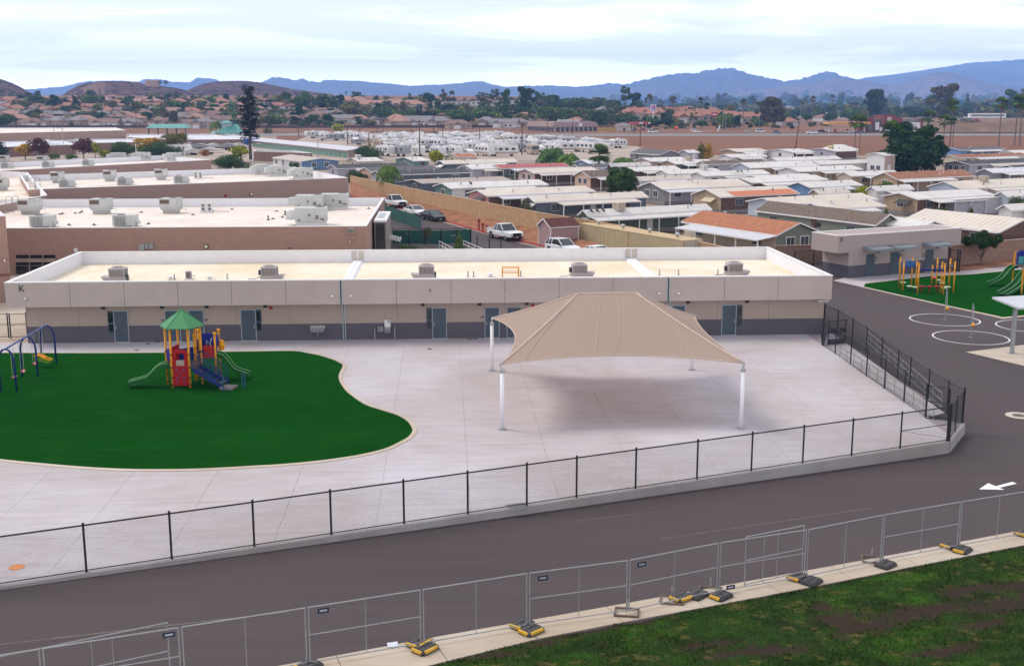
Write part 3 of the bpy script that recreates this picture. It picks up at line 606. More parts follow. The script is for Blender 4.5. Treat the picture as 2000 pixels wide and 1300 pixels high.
def door(px0, px1, side=0, sp0=0, sp1=0, hinge=1):             # leaf from px0 to px1; sidelight from sp0 to sp1
    x0, x1 = kx(px0, 630, KY), kx(px1, 630, KY); y = KY - .006
    d = MB().box(x0 + .03, x1 - .03, y - .03, y, .02, 2.12).build('door', DOOR, K)
    hx = x0 + .12 if hinge > 0 else x1 - .12
    MB().box(hx - .02, hx + .02, y - .09, y - .03, .9, 1.15).build('handle', STEEL, d)
    m = MB(); m.box(x0 - .02, x0 + .03, y - .05, y, 0, 2.18); m.box(x1 - .03, x1 + .02, y - .05, y, 0, 2.18); m.box(x0 + .03, x1 - .03, y - .05, y, 2.12, 2.18); m.build('door_frame', FRAME, d)
    MB().box(x0 - .03, x1 + .03, y - .12, y, 0, .018).build('threshold', COPING, d)
    if side:
        a, b = kx(sp0, 630, KY), kx(sp1, 630, KY)
        wi = MB().box(a, b, y - .028, y - .001, .6, 2.16).build('sidelight', DOOR, K)
        MB().box(a + .05, b - .05, y - .04, y - .029, .72, 1.24).build('pane', GLASS, wi); MB().box(a + .05, b - .05, y - .04, y - .029, 1.36, 2.04).build('pane', GLASS, wi)
door(223, 250.5, 1, 211, 223); door(323, 352); door(369, 398); door(471, 500, 1, 500, 511, -1); door(844.5, 872, 1, 833, 844.5); door(947, 975); door(990, 1018); door(1310, 1337, hinge=-1); door(1409.5, 1437, 1, 1437, 1449, -1)
for px in (202, 317, 404, 518.5, 826, 937, 1029, 1343, 1458.5):
    x = kx(px, 600, KY); lb = MB().box(x - .12, x + .12, KY - .16, KY, 2.30, 2.5).build('door_light', BLACKP, K); MB().box(x - .09, x + .09, KY - .14, KY - .03, 2.285, 2.299).build('lens', M('frosted_lens', (.5, .5, .5), .3, var=0), lb)
for px in (529.5, 1040.5):
    x = kx(px, 602, KY); MB().box(x - .09, x + .09, KY - .09, KY, 2.18, 2.36).build('fire_bell', RED, K)
for px, py in ((50, 583), (648, 578), (686, 578), (1287, 572.5), (1325, 572.5)):
    p = WY(px, py, KF); f = MB(); f.tube([(p[0], KF, p[2]), (p[0], KF - .05, p[2])], .15, 12); f = f.build('wall_lamp', GALV, K); MB().ball((p[0], KF - .06, p[2]), .12, 10, 5, 0, (1, 1, .8)).build('globe', M('lamp_globe', (.75, .68, .52), .2, var=0), f)
for px, py in ((319, 625), (403, 624.5), (942.5, 619), (870 + 10, 1)):
    if py > 1:
        p = WY(px, py, KY); MB().box(p[0] - .13, p[0] + .13, KY - .02, KY, p[2] - .07, p[2] + .07).build('room_sign', M('grey_sign', (.10, .10, .11), .5), K)
p = WY(840, 566, KF); MB().box(p[0] - .03, p[0] + .03, KF - .08, KF, p[2] - .12, p[2] + .06).build('security_camera', DARK, K)
def letter(ch, size, p, rx, rz, mat, parent, name='letter', depth=.02):
    cu = bpy.data.curves.new('lettering', 'FONT'); cu.body = ch; cu.size = size; cu.extrude = depth; cu.align_x = 'CENTER'; cu.align_y = 'CENTER'
    o = bpy.data.objects.new('lettering', cu); COL.objects.link(o); dg = bpy.context.evaluated_depsgraph_get(); me = bpy.data.meshes.new_from_object(o.evaluated_get(dg)); bpy.data.objects.remove(o)
    me.materials.clear(); me.materials.append(mat); me.transform(Matrix.Rotation(rx, 4, 'X')); o = link(name, me, parent, p, rz); return o
p = WY(42, 564, KF); letter('K', .62, (p[0], KF - .02, p[2]), math.pi / 2, 0, DARK, K)
# wash trough, drinking fountain with rails, drains
p = WY(620.5, 640, KY); sk = T('wash_trough', 'stainless steel wash trough on the grey base of the long building', 'sink', (p[0], KY - .006, 0))
MB().hexa([(-.42, -.42, .62), (.42, -.42, .62), (.42, 0, .62), (-.42, 0, .62)], [(-.5, -.5, .86), (.5, -.5, .86), (.5, 0, .86), (-.5, 0, .86)]).build('basin', STEEL, sk)
MB().box(-.5, .5, -.04, 0, .862, 1.0).build('splashback', STEEL, sk); MB().tube([(0, -.2, .62), (0, -.2, .4), (0, 0, .4)], .035).build('drain_pipe', STEEL, sk)
for x in (-.22, .22): MB().tube([(x, -.06, .93), (x, -.06, 1.06), (x, -.2, 1.06), (x, -.2, 1.0)], .018).build('tap', STEEL, sk)
p = WY(752, 645, KY); fo = T('drinking_fountain', 'two level steel drinking fountain with bottle filler between two rails', 'fountain', (p[0], KY - .006, 0))
MB().hexa([(-.46, -.36, .58), (-.1, -.36, .58), (-.1, 0, .55), (-.46, 0, .55)], [(-.5, -.46, .95), (-.08, -.46, .95), (-.08, 0, .95), (-.5, 0, .95)]).build('low_basin', STEEL, fo); MB().hexa([(-.02, -.36, .5), (.38, -.36, .5), (.38, 0, .46), (-.02, 0, .46)], [(-.04, -.46, .82), (.4, -.46, .82), (.4, 0, .86), (-.04, 0, .86)]).build('high_basin', STEEL, fo)
b = MB().box(-.02, .38, -.12, 0, .862, 1.36).build('bottle_filler', M('pale_steel', (.62, .62, .64), .35, .4), fo); MB().box(.22, .32, -.13, -.121, 1.2, 1.3).build('sensor', BLACKP, b)
for px, lb in ((733, 'short steel rail beside the wash trough side of the drinking fountain'), (771.5, 'short steel rail on the door side of the drinking fountain')):
    p = WY(px, 640, KY); r = T('guard_rail', lb, 'rail', (p[0], KY - .006, 0), 0, 'rails beside the drinking fountain'); MB().tube([(0, -.55, 0), (0, -.55, .78), (0, -.5, .84), (0, 0, .84)], .03, 8).build('tube', STEEL, r); MB().disc((0, -.55, .002), .08, .015).build('base_plate', STEEL, r)
for i, (px, py, lb) in enumerate(((289, 671, 'second door'), (308, 667.5, 'third door'), (267, 683.5, 'green turf edge'), (289 + 129, 666.5, 'fourth door'), (428, 671, 'yellow slide'), (917, 662, 'fifth door'), (839, 681.5, 'fountain'), (928, 662, 'canopy post'), (651, 655, 'trough'), (689, 658, 'joint strip'))):
    p = W(px, py, .0); o = MB().disc((0, 0, -.004), .16, .012, 14).build('floor_drain', M('drain_iron', (.03, .03, .032), .7), None, p); tag(o, f'small dark round drain cover in the concrete near the {lb}', 'drain', 'drain covers in the concrete pad')
p = W(33, 1107, 0); o = MB().disc((0, 0, -.004), .27, .015, 20).build('manhole_lid', M('rusty_orange', (.55, .22, .08), .8, var=.3, scale=8), None, p); tag(o, 'small orange round lid set in the concrete near the black fence', 'manhole lid')
p = W(1010, 988, 0); gr = T('drain_grate', 'flat grey metal drain grate in the concrete just inside the black fence', 'grate', p, .3); MB().box(-.42, .42, -.32, .32, -.01, .01).build('frame', GALV, gr)
for i in range(9): MB().box(-.38 + i * .09, -.34 + i * .09, -.28, .28, .011, .02).build('bar', DARK, gr)
# --- rooftop units
def unit_small(name, label, p, hood, rz=0, group='package units on the long building'):
    t = T(name, label, 'air conditioner', p, rz, group); s = hood
    MB().box(-.62, .62, -.55, .55, 0, .34).build('base_cabinet', ACB, t); MB().hexa([(s * .62, -.5, .06), (s * .86, -.5, .02), (s * .86, .5, .02), (s * .62, .5, .06)][::1 if s > 0 else -1], [(s * .62, -.5, .34), (s * 1.15, -.5, .40), (s * 1.15, .5, .40), (s * .62, .5, .34)][::1 if s > 0 else -1]).build('intake_hood', ACB, t)
    MB().box(-.56, .56, -.52, .52, .342, .98).build('condenser_cabinet', ACB, t); MB().box(-.5, .5, -.535, -.521, .42, .90).build('coil', ACD, t); MB().box(.561, .575, -.44, .44, .42, .90).build('coil', ACD, t)
    m = MB()
    for i in range(11): m.box(-.5 + i * .098, -.47 + i * .098, -.552, -.536, .40, .92)
    m.build('louvre', ACB, t)
    MB().tube_rings([(0, 0, .981), (0, 0, 1.05), (0, 0, 1.05), (0, 0, 1.0)], [.46, .44, .38, .37], 18).build('fan_shroud', ACB, t); MB().disc((0, 0, 1.002), .36, .012, 18).build('fan_grille', ACD, t)
    if s > 0: MB().tube([(-.6, -.3, .3), (-1.0, -.3, .12), (-1.5, -.3, .1)], .03).build('conduit', GALV, t); MB().box(-.76, -.57, -.3, 0, .4, .75).build('isolator_box', DARK, t)
    else: MB().box(.57, .72, -.3, 0, .12, .5).build('isolator_box', DARK, t)
    return t
for px, hood, lb in ((232, -1, 'taupe rooftop unit on the long building above its first door, hood to the left'), (527, 1, 'taupe rooftop unit on the long building short of the white joint cover'), (833, -1, 'taupe rooftop unit on the long building above the fifth door'), (1131, 1, 'taupe rooftop unit on the long building right of the yellow rail'), (1433, 1, 'taupe rooftop unit on the long building above its last door')):
    unit_small('rooftop_unit', lb, W(px, 549 - (px - 230) * .009, RZ), hood)
p = W(369, 546, RZ); t = T('condenser', 'small slim condenser on the long building roof between two grey pedestals', 'air conditioner', p); MB().box(-.3, .3, -.3, .3, 0, .1).build('pad', COPING, t); MB().box(-.2, .2, -.16, .16, .102, .62).build('cabinet', ACB, t); MB().box(-.15, .15, -.175, -.161, .16, .58).build('coil', ACD, t); MB().tube([(.2, 0, .3), (.42, 0, .3), (.42, 0, 0)], .03).build('conduit', GALV, t)
for px, lb in ((333, 'left of the slim condenser'), (410, 'right of the slim condenser'), (958, 'just left of the yellow rail')):
    p = W(px, 546 - (px - 333) * .009, RZ); t = T('roof_vent', f'low pale roof vent with cap standing {lb}', 'vent', p, 0, 'low pale vents on the long building'); MB().tube_rings([(0, 0, 0), (0, 0, .2)], [.12, .12], 10).build('neck', WHITEP, t); MB().tube_rings([(0, 0, .201), (0, 0, .26), (0, 0, .3)], [.3, .3, .1], 12).build('cap', WHITEP, t)
for px, lb in ((444, 'alone between the first and second rooftop units'), (914, 'first of two left of the yellow rail'), (925, 'second of two left of the yellow rail'), (1017, 'close right of the yellow rail'), (1288, 'beside the second joint cover'), (1325, 'between the joint cover and the last unit'), (1402, 'just left of the last rooftop unit'), (341, 'beside the left low vent')):
    p = W(px, 546 - (px - 333) * .009, RZ); t = T('vent_pipe', f'thin grey vent pipe on the long building, {lb}', 'pipe', p, 0, 'thin vent pipes on the long building'); MB().tube([(0, 0, 0), (0, 0, .42)], .045, 8).build('tube', GALV, t); MB().tube_rings([(0, 0, 0), (0, 0, .08)], [.11, .05], 8).build('flashing', GALV, t)
p = W(997, 541, RZ); t = T('hatch_rail', 'yellow guard rail round the roof hatch of the long building', 'rail', p); m = MB()
for x in (-.6, .6): m.tube([(x, -.4, 0), (x, -.4, .72), (x, .4, .72), (x, .4, 0)], .03)
m.build('hoop', YEL, t); m = MB()
for y, z in ((-.4, .72), (-.4, .38), (.4, .72), (.4, .38)): m.tube([(-.6, y, z), (.6, y, z)], .03)
m.build('rail', YEL, t)
p = W(1604, 586, .0); q = WY(1607, 588, KY)
sl = T('security_light', 'twin pale floodlight under the right end of the long building', 'lamp', (wx1 - .3, KY - .1, 2.42)); MB().box(-.25, .1, -.25, .0, -.05, .05).build('head', COPING, sl); MB().box(.15, .5, -.25, .0, -.05, .05).build('head', COPING, sl); MB().tube([(-.05, -.05, 0), (.25, -.05, 0)], .03).build('arm', GALV, sl)
# ------------------------------------------------------------------ other flat-roofed school buildings
def flat(name, label, P, zt, wall, zb=-.6, par=1.0, deck=MEMB2, cop=COPING, th=.3):
    t = T(name, label, 'building', (0, 0, 0)); P = [np.array([p[0], p[1]]) for p in P]
    if area([tuple(p) for p in P]) < 0: P = P[::-1]
    n = len(P); c = sum(P) / n
    def inset(d):
        r = []
        for i in range(n):
            a, b, e = P[i - 1], P[i], P[(i + 1) % n]; d1 = (b - a) / np.linalg.norm(b - a); d2 = (e - b) / np.linalg.norm(e - b); n1 = np.array([-d1[1], d1[0]]); n2 = np.array([-d2[1], d2[0]])
            k = (n1 + n2) / (1 + n1 @ n2); r.append(b + k * d)
        return r
    I, J, O_ = inset(.1), inset(th), inset(-.03)
    for i in range(n):
        a, b = P[i], P[(i + 1) % n]; d = b - a; ln = np.linalg.norm(d); rz = math.atan2(d[1], d[0]); ia, ib = I[i], I[(i + 1) % n]
        f = lambda q: ((q - a) @ d / ln, (q - a) @ np.array([-d[1], d[0]]) / ln)
        m = MB(); m.hexa([(*f(a), zb), (*f(b), zb), (*f(ib), zb), (*f(ia), zb)], [(*f(a), zt - .06), (*f(b), zt - .06), (*f(ib), zt - .06), (*f(ia), zt - .06)]); m.build('wall', wall, t, (a[0], a[1], 0), rz)
        m = MB(); m.hexa([(*ia, zt - par), (*ib, zt - par), (*J[(i + 1) % n], zt - par), (*J[i], zt - par)], [(*ia, zt - .06), (*ib, zt - .06), (*J[(i + 1) % n], zt - .06), (*J[i], zt - .06)]); m.build('parapet', PARA, t)
        m = MB(); m.hexa([(*O_[i], zt - .058), (*O_[(i + 1) % n], zt - .058), (*J[(i + 1) % n], zt - .058), (*J[i], zt - .058)], [(*O_[i], zt), (*O_[(i + 1) % n], zt), (*J[(i + 1) % n], zt), (*J[i], zt)]); m.build('coping', cop, t)
    MB().prism([tuple(q) for q in J], zt - par - .2, zt - par + .002).build('roof_deck', deck, t); return t
ZT = 4.4
def para(a, b, c, ext=0):                                      # corners front-left, front-right, back-right -> quadrilateral
    a, b, c = a[:2], b[:2], c[:2]; d = (a - b) / np.linalg.norm(a - b); a = a + d * ext; return [a, b, c, a + (c - b)]
P2 = para(W(22, 445.5, ZT), W(715.5, 441, ZT), W(751, 386, ZT), 40); P2[0][1] = P2[1][1] + .0; P2[3] = P2[0] + (P2[2] - P2[1])
B2 = flat('classroom_building', 'tan block classroom building with white roof directly behind the long building', P2, ZT, BLOCK)
P3 = para(W(86, 369, ZT), W(680, 347, ZT), W(575, 326, ZT), 2)
B3 = flat('classroom_building', 'pinkish tan classroom building in the middle of the three roofs, ending at the ochre wall', P3, ZT, BLOCK2)
P4 = para(W(25, 332, ZT), W(412, 312, ZT), W(318, 303.5, ZT), 10)
B4 = flat('classroom_building', 'farthest low tan classroom building in front of the autumn coloured trees', P4, ZT, BLOCK2)
B5 = flat('link_building', 'low link building with stained white roof cut by the left picture edge', [W(-90, 336, ZT)[:2], W(-90, 420, ZT)[:2], W(0, 400, ZT)[:2], W(92, 381, ZT)[:2], W(54, 336.5, ZT)[:2], W(0, 334, ZT)[:2]], ZT + .01, BLOCK2, deck=roof_mat('stained_roof', (.80, .74, .66), (.50, .33, .17), .75))
g0 = W(25, 592, -.2); B6 = flat('classroom_block', 'tall tan block building with a brown band at the left picture edge', [g0 - UU * 28, g0, g0 + VV * 14, g0 + VV * 14 - UU * 28], WY(19, 421, g0[1])[2], BLOCK, deck=MEMB2)
r6 = math.atan2(UU[1], UU[0]); zb = WY(26, 536, g0[1])[2]; MB().box(-27.9, -.02, -.015, .0, zb - .12, zb + .12).build('brown_band', M('brown_band', (.22, .09, .07), .9), B6, g0 * (1, 1, 0), r6)
m = MB(); m.tube([(0, 0, 0), (0, -.5, .1), (0, -.6, -.1)], .05); o = m.build('wall_lamp', COPING, B6, g0 + (0, 0, 3.6) - UU * .4, r6)
# windows of the second building, boxes and lamps on its front
y2 = P2[1][1]
def on2(px, py): return WY(px, py, y2 - .02)
a, b = on2(30, 497), on2(110, 541); wf = MB().box(a[0], b[0], y2 - .03, y2 - .001, b[2], a[2]).build('window_frame', M('tan_mullion', (.33, .27, .22), .6), B2)
for r0, r1 in ((497.8, 504.3), (512, 518), (519.3, 535)):
    for c0, c1 in ((31, 57), (58.5, 83), (84.5, 108.5)):
        p, q = on2(c0, r0), on2(c1, r1); MB().box(p[0], q[0], y2 - .045, y2 - .031, q[2], p[2]).build('pane', GLASS, wf)
p, q = on2(110, 506.5), on2(135, 510); MB().box(p[0], q[0] + 60, y2 - .02, y2 - .001, q[2], p[2]).build('brown_band', MC['brown_band'], B2)
for px0, px1, py0, py1 in ((272, 283.5, 476, 488), (284.5, 291, 476, 485), (292, 300, 476, 485)):
    p, q = on2(px0, py0), on2(px1, py1); MB().box(p[0], q[0], y2 - .3, y2, q[2], p[2]).build('electrical_box', M('box_grey', (.30, .31, .33), .6), B2)
p = on2(403, 481.5)
def bulkhead(p, par, nrm=(0, -1, 0), r=.22):
    f = MB(); f.tube([p, p + np.array(nrm) * .12], r, 14); f = f.build('bulkhead_lamp', DARK, par); MB().ball(p + np.array(nrm) * .13, r * .72, 10, 6).build('globe', M('lamp_globe', (.75, .6, .35), .3), f)
bulkhead(p, B2); p = on2(148, 488.5); MB().box(p[0] - .16, p[0] + .16, y2 - .08, y2, p[2] - .18, p[2] + .18).build('wall_speaker', WHITEP, B2)
p, q = on2(677, 445), on2(692.5, 456); f = MB().box(p[0], q[0], y2 - .25, y2, q[2], p[2]).build('wall_vent', M('tan_vent', (.34, .28, .23), .6), B2); MB().box(p[0] + .1, q[0] - .1, y2 - .27, y2 - .251, q[2] + .12, p[2] - .12).build('grille', ACD, f)
p = on2(566, 484.5); MB().box(p[0] - .09, p[0] + .09, y2 - .1, y2, p[2] - .1, p[2] + .1).build('bell', M('bell_brown', (.2, .08, .06), .6), B2)
p = on2(684, 471.5); bulkhead(p, B2, r=.12)
d3 = (P3[1] - P3[0]) / np.linalg.norm(P3[1] - P3[0]); n3 = np.array([d3[1], -d3[0], 0])
def on3(px, py):
    d = ray(px, py); a = P3[0]; t = ((a - O3[:2]) @ n3[:2]) / (d[:2] @ n3[:2]); return O3 + d * t + n3 * .02
bulkhead(on3(490, 379.5), B3, n3, .28); p = on3(440.5, 382); MB().ball(p, .2).build('bell', RED, B3)
# rooftop units on the classroom buildings
def unit_big(label, p, rz, kind, group='units on the classroom roofs', s=1.0):
    t = T('rooftop_unit', label, 'air conditioner', p, rz, group)
    if kind == 'box':                                           # tall square unit on a curb with a dark opening
        MB().box(-.75, .75, -.75, .75, 0, .4).build('roof_curb', STEEL, t); MB().hexa([(-.85, -.85, .402), (.95, -.85, .402), (.95, .85, .402), (-.85, .85, .402)], [(-1.05, -.95, .75), (1.05, -.95, .75), (1.05, .95, .75), (-1.05, .95, .75)]).build('skirt', ACG, t)
        MB().box(-1.05, 1.05, -.95, .95, .752, 1.75).build('cabinet', ACG, t); MB().box(-.95, .15, -.97, -.951, 1.15, 1.6).build('opening', M('unit_opening', (.13, .09, .07), .8), t); MB().box(.4, .95, -.965, -.951, .85, 1.6).build('access_panel', M('panel_grey', (.52, .53, .52), .6), t)
        m = MB()
        for i in range(3): m.box(1.051, 1.07, -.8 + i * .55, -.4 + i * .55, .85 + .1 * i, 1.6)
        m.build('access_panel', MC['panel_grey'], t); MB().disc((.3, 0, 1.751), .45, .06, 14).build('fan_grille', ACD, t)
        MB().tube([(1.06, .6, .5), (1.5, .6, .5), (1.5, .6, 0)], .03).build('conduit', GALV, t)
    elif kind == 'coil':
        MB().box(-1.15, 1.15, -.75, .75, .12, 1.2).build('cabinet', ACG, t); MB().box(-.95, .2, -.77, -.751, .22, 1.08).build('coil', ACD, t); m = MB()
        for i in range(9): m.box(-.95 + i * .135, -.90 + i * .135, -.80, -.771, .2, 1.1)
        m.build('louvre', ACG, t); MB().disc((-.4, 0, 1.201), .42, .07, 14).build('fan_grille', ACD, t)
        for x in (-.9, .9): MB().box(x - .1, x + .1, -.7, .7, 0, .119).build('skid', STEEL, t)
        MB().hexa([(1.15, -.6, .3), (1.45, -.6, .3), (1.45, .6, .3), (1.15, .6, .3)], [(1.15, -.6, .9), (1.25, -.6, .6), (1.25, .6, .6), (1.15, .6, .9)]).build('intake_hood', ACG, t)
    elif kind == 'long':
        MB().box(-1.5, 1.5, -1, 1, 0, .35).build('roof_curb', COPING, t); MB().box(-1.6, 1.6, -1.1, 1.1, .352, 1.85).build('cabinet', ACG, t); MB().hexa([(-2.6, -.8, .6), (-1.6, -.8, .6), (-1.6, .8, .6), (-2.6, .8, .6)], [(-2.5, -.8, 1.5), (-1.6, -.8, 1.6), (-1.6, .8, 1.6), (-2.5, .8, 1.5)]).build('intake_hood', M('panel_grey', (.52, .53, .52)), t)
        for x, z, w_ in ((-.1, 1.0, .22), (.7, .7, .34), (1.1, .62, .16), (-1.2, .5, .2), (1.3, .55, .2)): MB().box(x - w_ / 2, x + w_ / 2, -1.13, -1.101, z, z + w_ * 1.2).build('access_panel', ACD, t)
        m = MB(); m.box(-.31, -.29, -1.112, -1.101, .4, 1.8); m.box(.39, .41, -1.112, -1.101, .4, 1.8); m.build('panel_seam', ACD, t); MB().disc((.9, .2, 1.851), .5, .06, 14).build('fan_grille', ACD, t)
    else:
        MB().box(-.7, .7, -.4, .4, 0, .15).build('pad', COPING, t)
        for x in (-.38, .38):
            c = MB().box(x - .3, x + .3, -.2, .2, .152, 1.15).build('condenser', COPING, t)
            for z in (.42, .84): MB().tube([(x, -.2, z), (x, -.23, z)], .17, 12).build('fan', ACD, c)
        MB().tube([(.7, 0, .2), (1.6, 0, .12), (2.6, .1, .12)], .04).build('pipe_run', GALV, t)
    if s != 1: t.scale = (s, s, s)
    return t
zr = ZT - 1.0
for px, py, k, lb in ((60, 418, 'box', 'square unit with dark opening at the left end of the nearest classroom roof'), (199, 417, 'box', 'square unit with dark opening in the middle of the nearest classroom roof'), (335, 416, 'box', 'square unit with dark opening beside the twin fan condenser, nearest classroom roof'), (85, 443, 'coil', 'finned unit near the left front edge of the nearest classroom roof'), (246, 442, 'coil', 'finned unit near the middle front edge of the nearest classroom roof'), (404, 415, 'twin', 'twin fan condenser on the nearest classroom roof'), (606, 411, 'long', 'long grey unit at the back row, left one of the far pair, nearest classroom roof'), (655, 408, 'long', 'long grey unit at the back right corner of the nearest classroom roof'), (609, 439, 'long', 'long grey unit at the right front edge of the nearest classroom roof')):
    unit_big(lb, W(px, py, zr), 0 if k != 'box' else -.15, k)
for px, py, k, lb in ((113, 357, 'box', 'square unit at the left of the middle classroom roof'), (215, 353.5, 'box', 'square unit in the middle of the middle classroom roof'), (315, 351, 'box', 'square unit at the right of the middle classroom roof'), (131, 365.5, 'coil', 'finned unit at the left front of the middle classroom roof'), (244, 361, 'coil', 'finned unit at the centre front of the middle classroom roof'), (354, 357.5, 'coil', 'finned unit at the right front of the middle classroom roof'), (387, 349, 'twin', 'twin condenser on the middle classroom roof'), (518, 341, 'long', 'long unit at the back of the middle classroom roof, left of a pair'), (546, 344, 'long', 'long unit at the right back of the middle classroom roof'), (592, 349, 'long', 'long unit at the right end corner of the middle classroom roof')):
    unit_big(lb, W(px, py, zr), .25, k)
for px, py, k, lb in ((9, 320, 'box', 'square unit at the left picture edge on the farthest classroom roof'), (14, 329, 'coil', 'finned unit at the left picture edge on the farthest classroom roof'), (83, 321, 'box', 'square unit beside a finned one on the farthest classroom roof'), (94, 327, 'coil', 'finned unit right of a square one on the farthest classroom roof'), (149, 319.5, 'twin', 'twin condenser on the farthest classroom roof'), (172, 323.5, 'coil', 'finned unit beside the twin condenser on the farthest classroom roof'), (232, 315, 'long', 'long unit below the dark green shrub on the farthest classroom roof'), (280, 314, 'long', 'long unit below the olive tree on the farthest classroom roof'), (341, 314.5, 'long', 'long unit near the right end of the farthest classroom roof')):
    unit_big(lb, W(px, py, zr), .3, k)
unit_big('grey unit at the left picture edge on the stained link roof', W(4, 372, zr), .3, 'box')
for px0, py0, lb in ((12, 402, 'steel ladder hoop over the parapet of the stained link roof, front one'), (59, 362, 'steel ladder hoop at the back corner of the stained link roof')):
    p = W(px0, py0, zr + .9); t = T('ladder_hoop', lb, 'ladder', p, .4, 'ladder hoops on the link roof'); m = MB()
    for x in (0, .7): m.tube([(x, 0, -.8), (x, 0, .7), (x + .1, .1, 1.0), (x + .35, .4, 1.1), (x + .6, .7, 1.0), (x + .7, .8, .7), (x + .7, .8, -.8)], .035)
    m.build('stile', GALV, t); m = MB(); m.tube([(0, 0, .2), (.7, 0, .2)], .025); m.tube([(0, 0, -.2), (.7, 0, -.2)], .025); m.build('rung', GALV, t)
rv = random.Random(8); PX = [(117, 419), (122, 418), (160, 414), (147, 417), (156, 416), (186, 414), (276, 415), (377, 420), (453, 409), (540, 413), (524, 430), (533, 428), (552, 425), (557, 420), (720, 408), (135, 440), (184, 440), (290, 438)]
its = []
for px, py in PX:
    t = T('vent_pipe', '', 'pipe', W(px, py, zr), 0, 'vent pipes on the nearest classroom roof'); h = rv.choice((.15, .2, .5)); MB().tube_rings([(0, 0, 0), (0, 0, .06)], [.28, .2], 8).build('flashing', DARK, t); MB().tube_rings([(0, 0, .061), (0, 0, h)], [.08, .08], 8).build('tube', DARK, t); its.append((t, 'dark roof vent pipe'))
rowlabels(its, 'on the nearest classroom roof')
# entrance box at the right end of the second building
q = WY(731, 434, 120.0); p = np.array([q[0], 120.0, -.2]); zt = q[2]; w_ = WY(754, 440, p[1])[0] - p[0]
E_ = T('entrance_porch', 'grey glazed entrance box with flat lid at the right end of the tan classroom building', 'porch', p); hz_ = zt - p[2]
MB().box(0, w_, 0, 10, 0, hz_).build('porch_wall', M('taupe_panel', (.22, .19, .17), .6), E_); MB().box(-.05, w_ + .05, -.05, 10.1, hz_ + .002, hz_ + .2).build('porch_roof', COPING, E_); MB().box(.2, w_ - .35, 2.5, 7.5, hz_ + .201, hz_ + .25).build('skylight', STEEL, E_)
wf = MB().box(.12, w_ - .12, -.03, -.001, .6, hz_ - .1).build('glazed_front', DARK, E_); MB().box(.2, w_ - .2, -.045, -.031, 1.35, hz_ - .25).build('pane', GLASS, wf); MB().box(.2, w_ / 2 - .04, -.045, -.031, .7, 1.22).build('pane', GLASS, wf); MB().box(w_ / 2 + .04, w_ - .2, -.045, -.031, .7, 1.22).build('pane', GLASS, wf)
m = MB()
for i in range(5): m.bar((w_ + .05, 4.3 + i * .9, 1.9), (w_ + 1.3, 4.3 + i * .9, 1.6), .08, .05)
for i in range(5): m.bar((w_ + .1 + i * .27, 4.2, 1.95 - i * .07), (w_ + .1 + i * .27, 8.0, 1.95 - i * .07), .06, .05)
m.build('sunshade', COPING, E_); MB().box(-.1, w_ + .8, -.3, 0, .3, .58).build('canopy_beam', DARK, E_)
# ------------------------------------------------------------------ small building B
bz = 3.65; c0, c1 = W(1637.5, 460, bz), W(1878.5, 444.5, bz); bd = (c1 - c0)[:2]; BL = np.linalg.norm(bd); brz = math.atan2(bd[1], bd[0])
bl = length_to(c0, np.array([-math.sin(brz), math.cos(brz), 0]), 1586, 1, 30)
B = T('restroom_building', 'small beige building marked B with three blue doors under grey awnings', 'building', (c0[0], c0[1], -.55), brz); bh = bz + .55
def onB(px, py, y=0):                                           # local x, z of a pixel on the front at depth y
    n = np.array([-math.sin(brz), math.cos(brz)]); d = ray(px, py); t = ((c0[:2] + n * y - O3[:2]) @ n) / (d[:2] @ n); p = O3 + d * t; return (p[:2] - c0[:2]) @ (bd / BL), p[2] + .55
STB = M('pale_stucco', (.365, .30, .285), .9, var=.04, spec=.2)
fbz = onB(1637, 495)[1]; xw0 = onB(1658, 500, .0)[0]; xw1 = onB(1852, 480)[0]; fr = onB(1877, 478)[1]
MB().box(0, xw0, 0, bl, fbz, bh - .08).build('overhang', STB, B); MB().box(xw0 + .002, xw1, 0, bl - .01, 1.2, bh - .08).build('upper_wall', STB, B); MB().box(xw0 + .002, xw1 + .004, -.005, bl - .02, -.05, 1.198).build('wainscot', WAIN, B); MB().box(xw1 + .002, BL, 0, bl, fr, bh - .08).build('overhang', STB, B)
m = MB(); m.box(.25, BL - .25, .25, bl - .25, bh - .45, bh - .4); m.build('roof_deck', PARA, B)
m = MB(); m.box(-.02, BL + .02, -.02, .25, bh - .079, bh); m.box(-.02, BL + .02, bl - .25, bl + .02, bh - .079, bh); m.box(-.02, .25, .25, bl - .25, bh - .079, bh); m.box(BL - .25, BL + .02, .25, bl - .25, bh - .079, bh); m.build('coping', COPING, B)
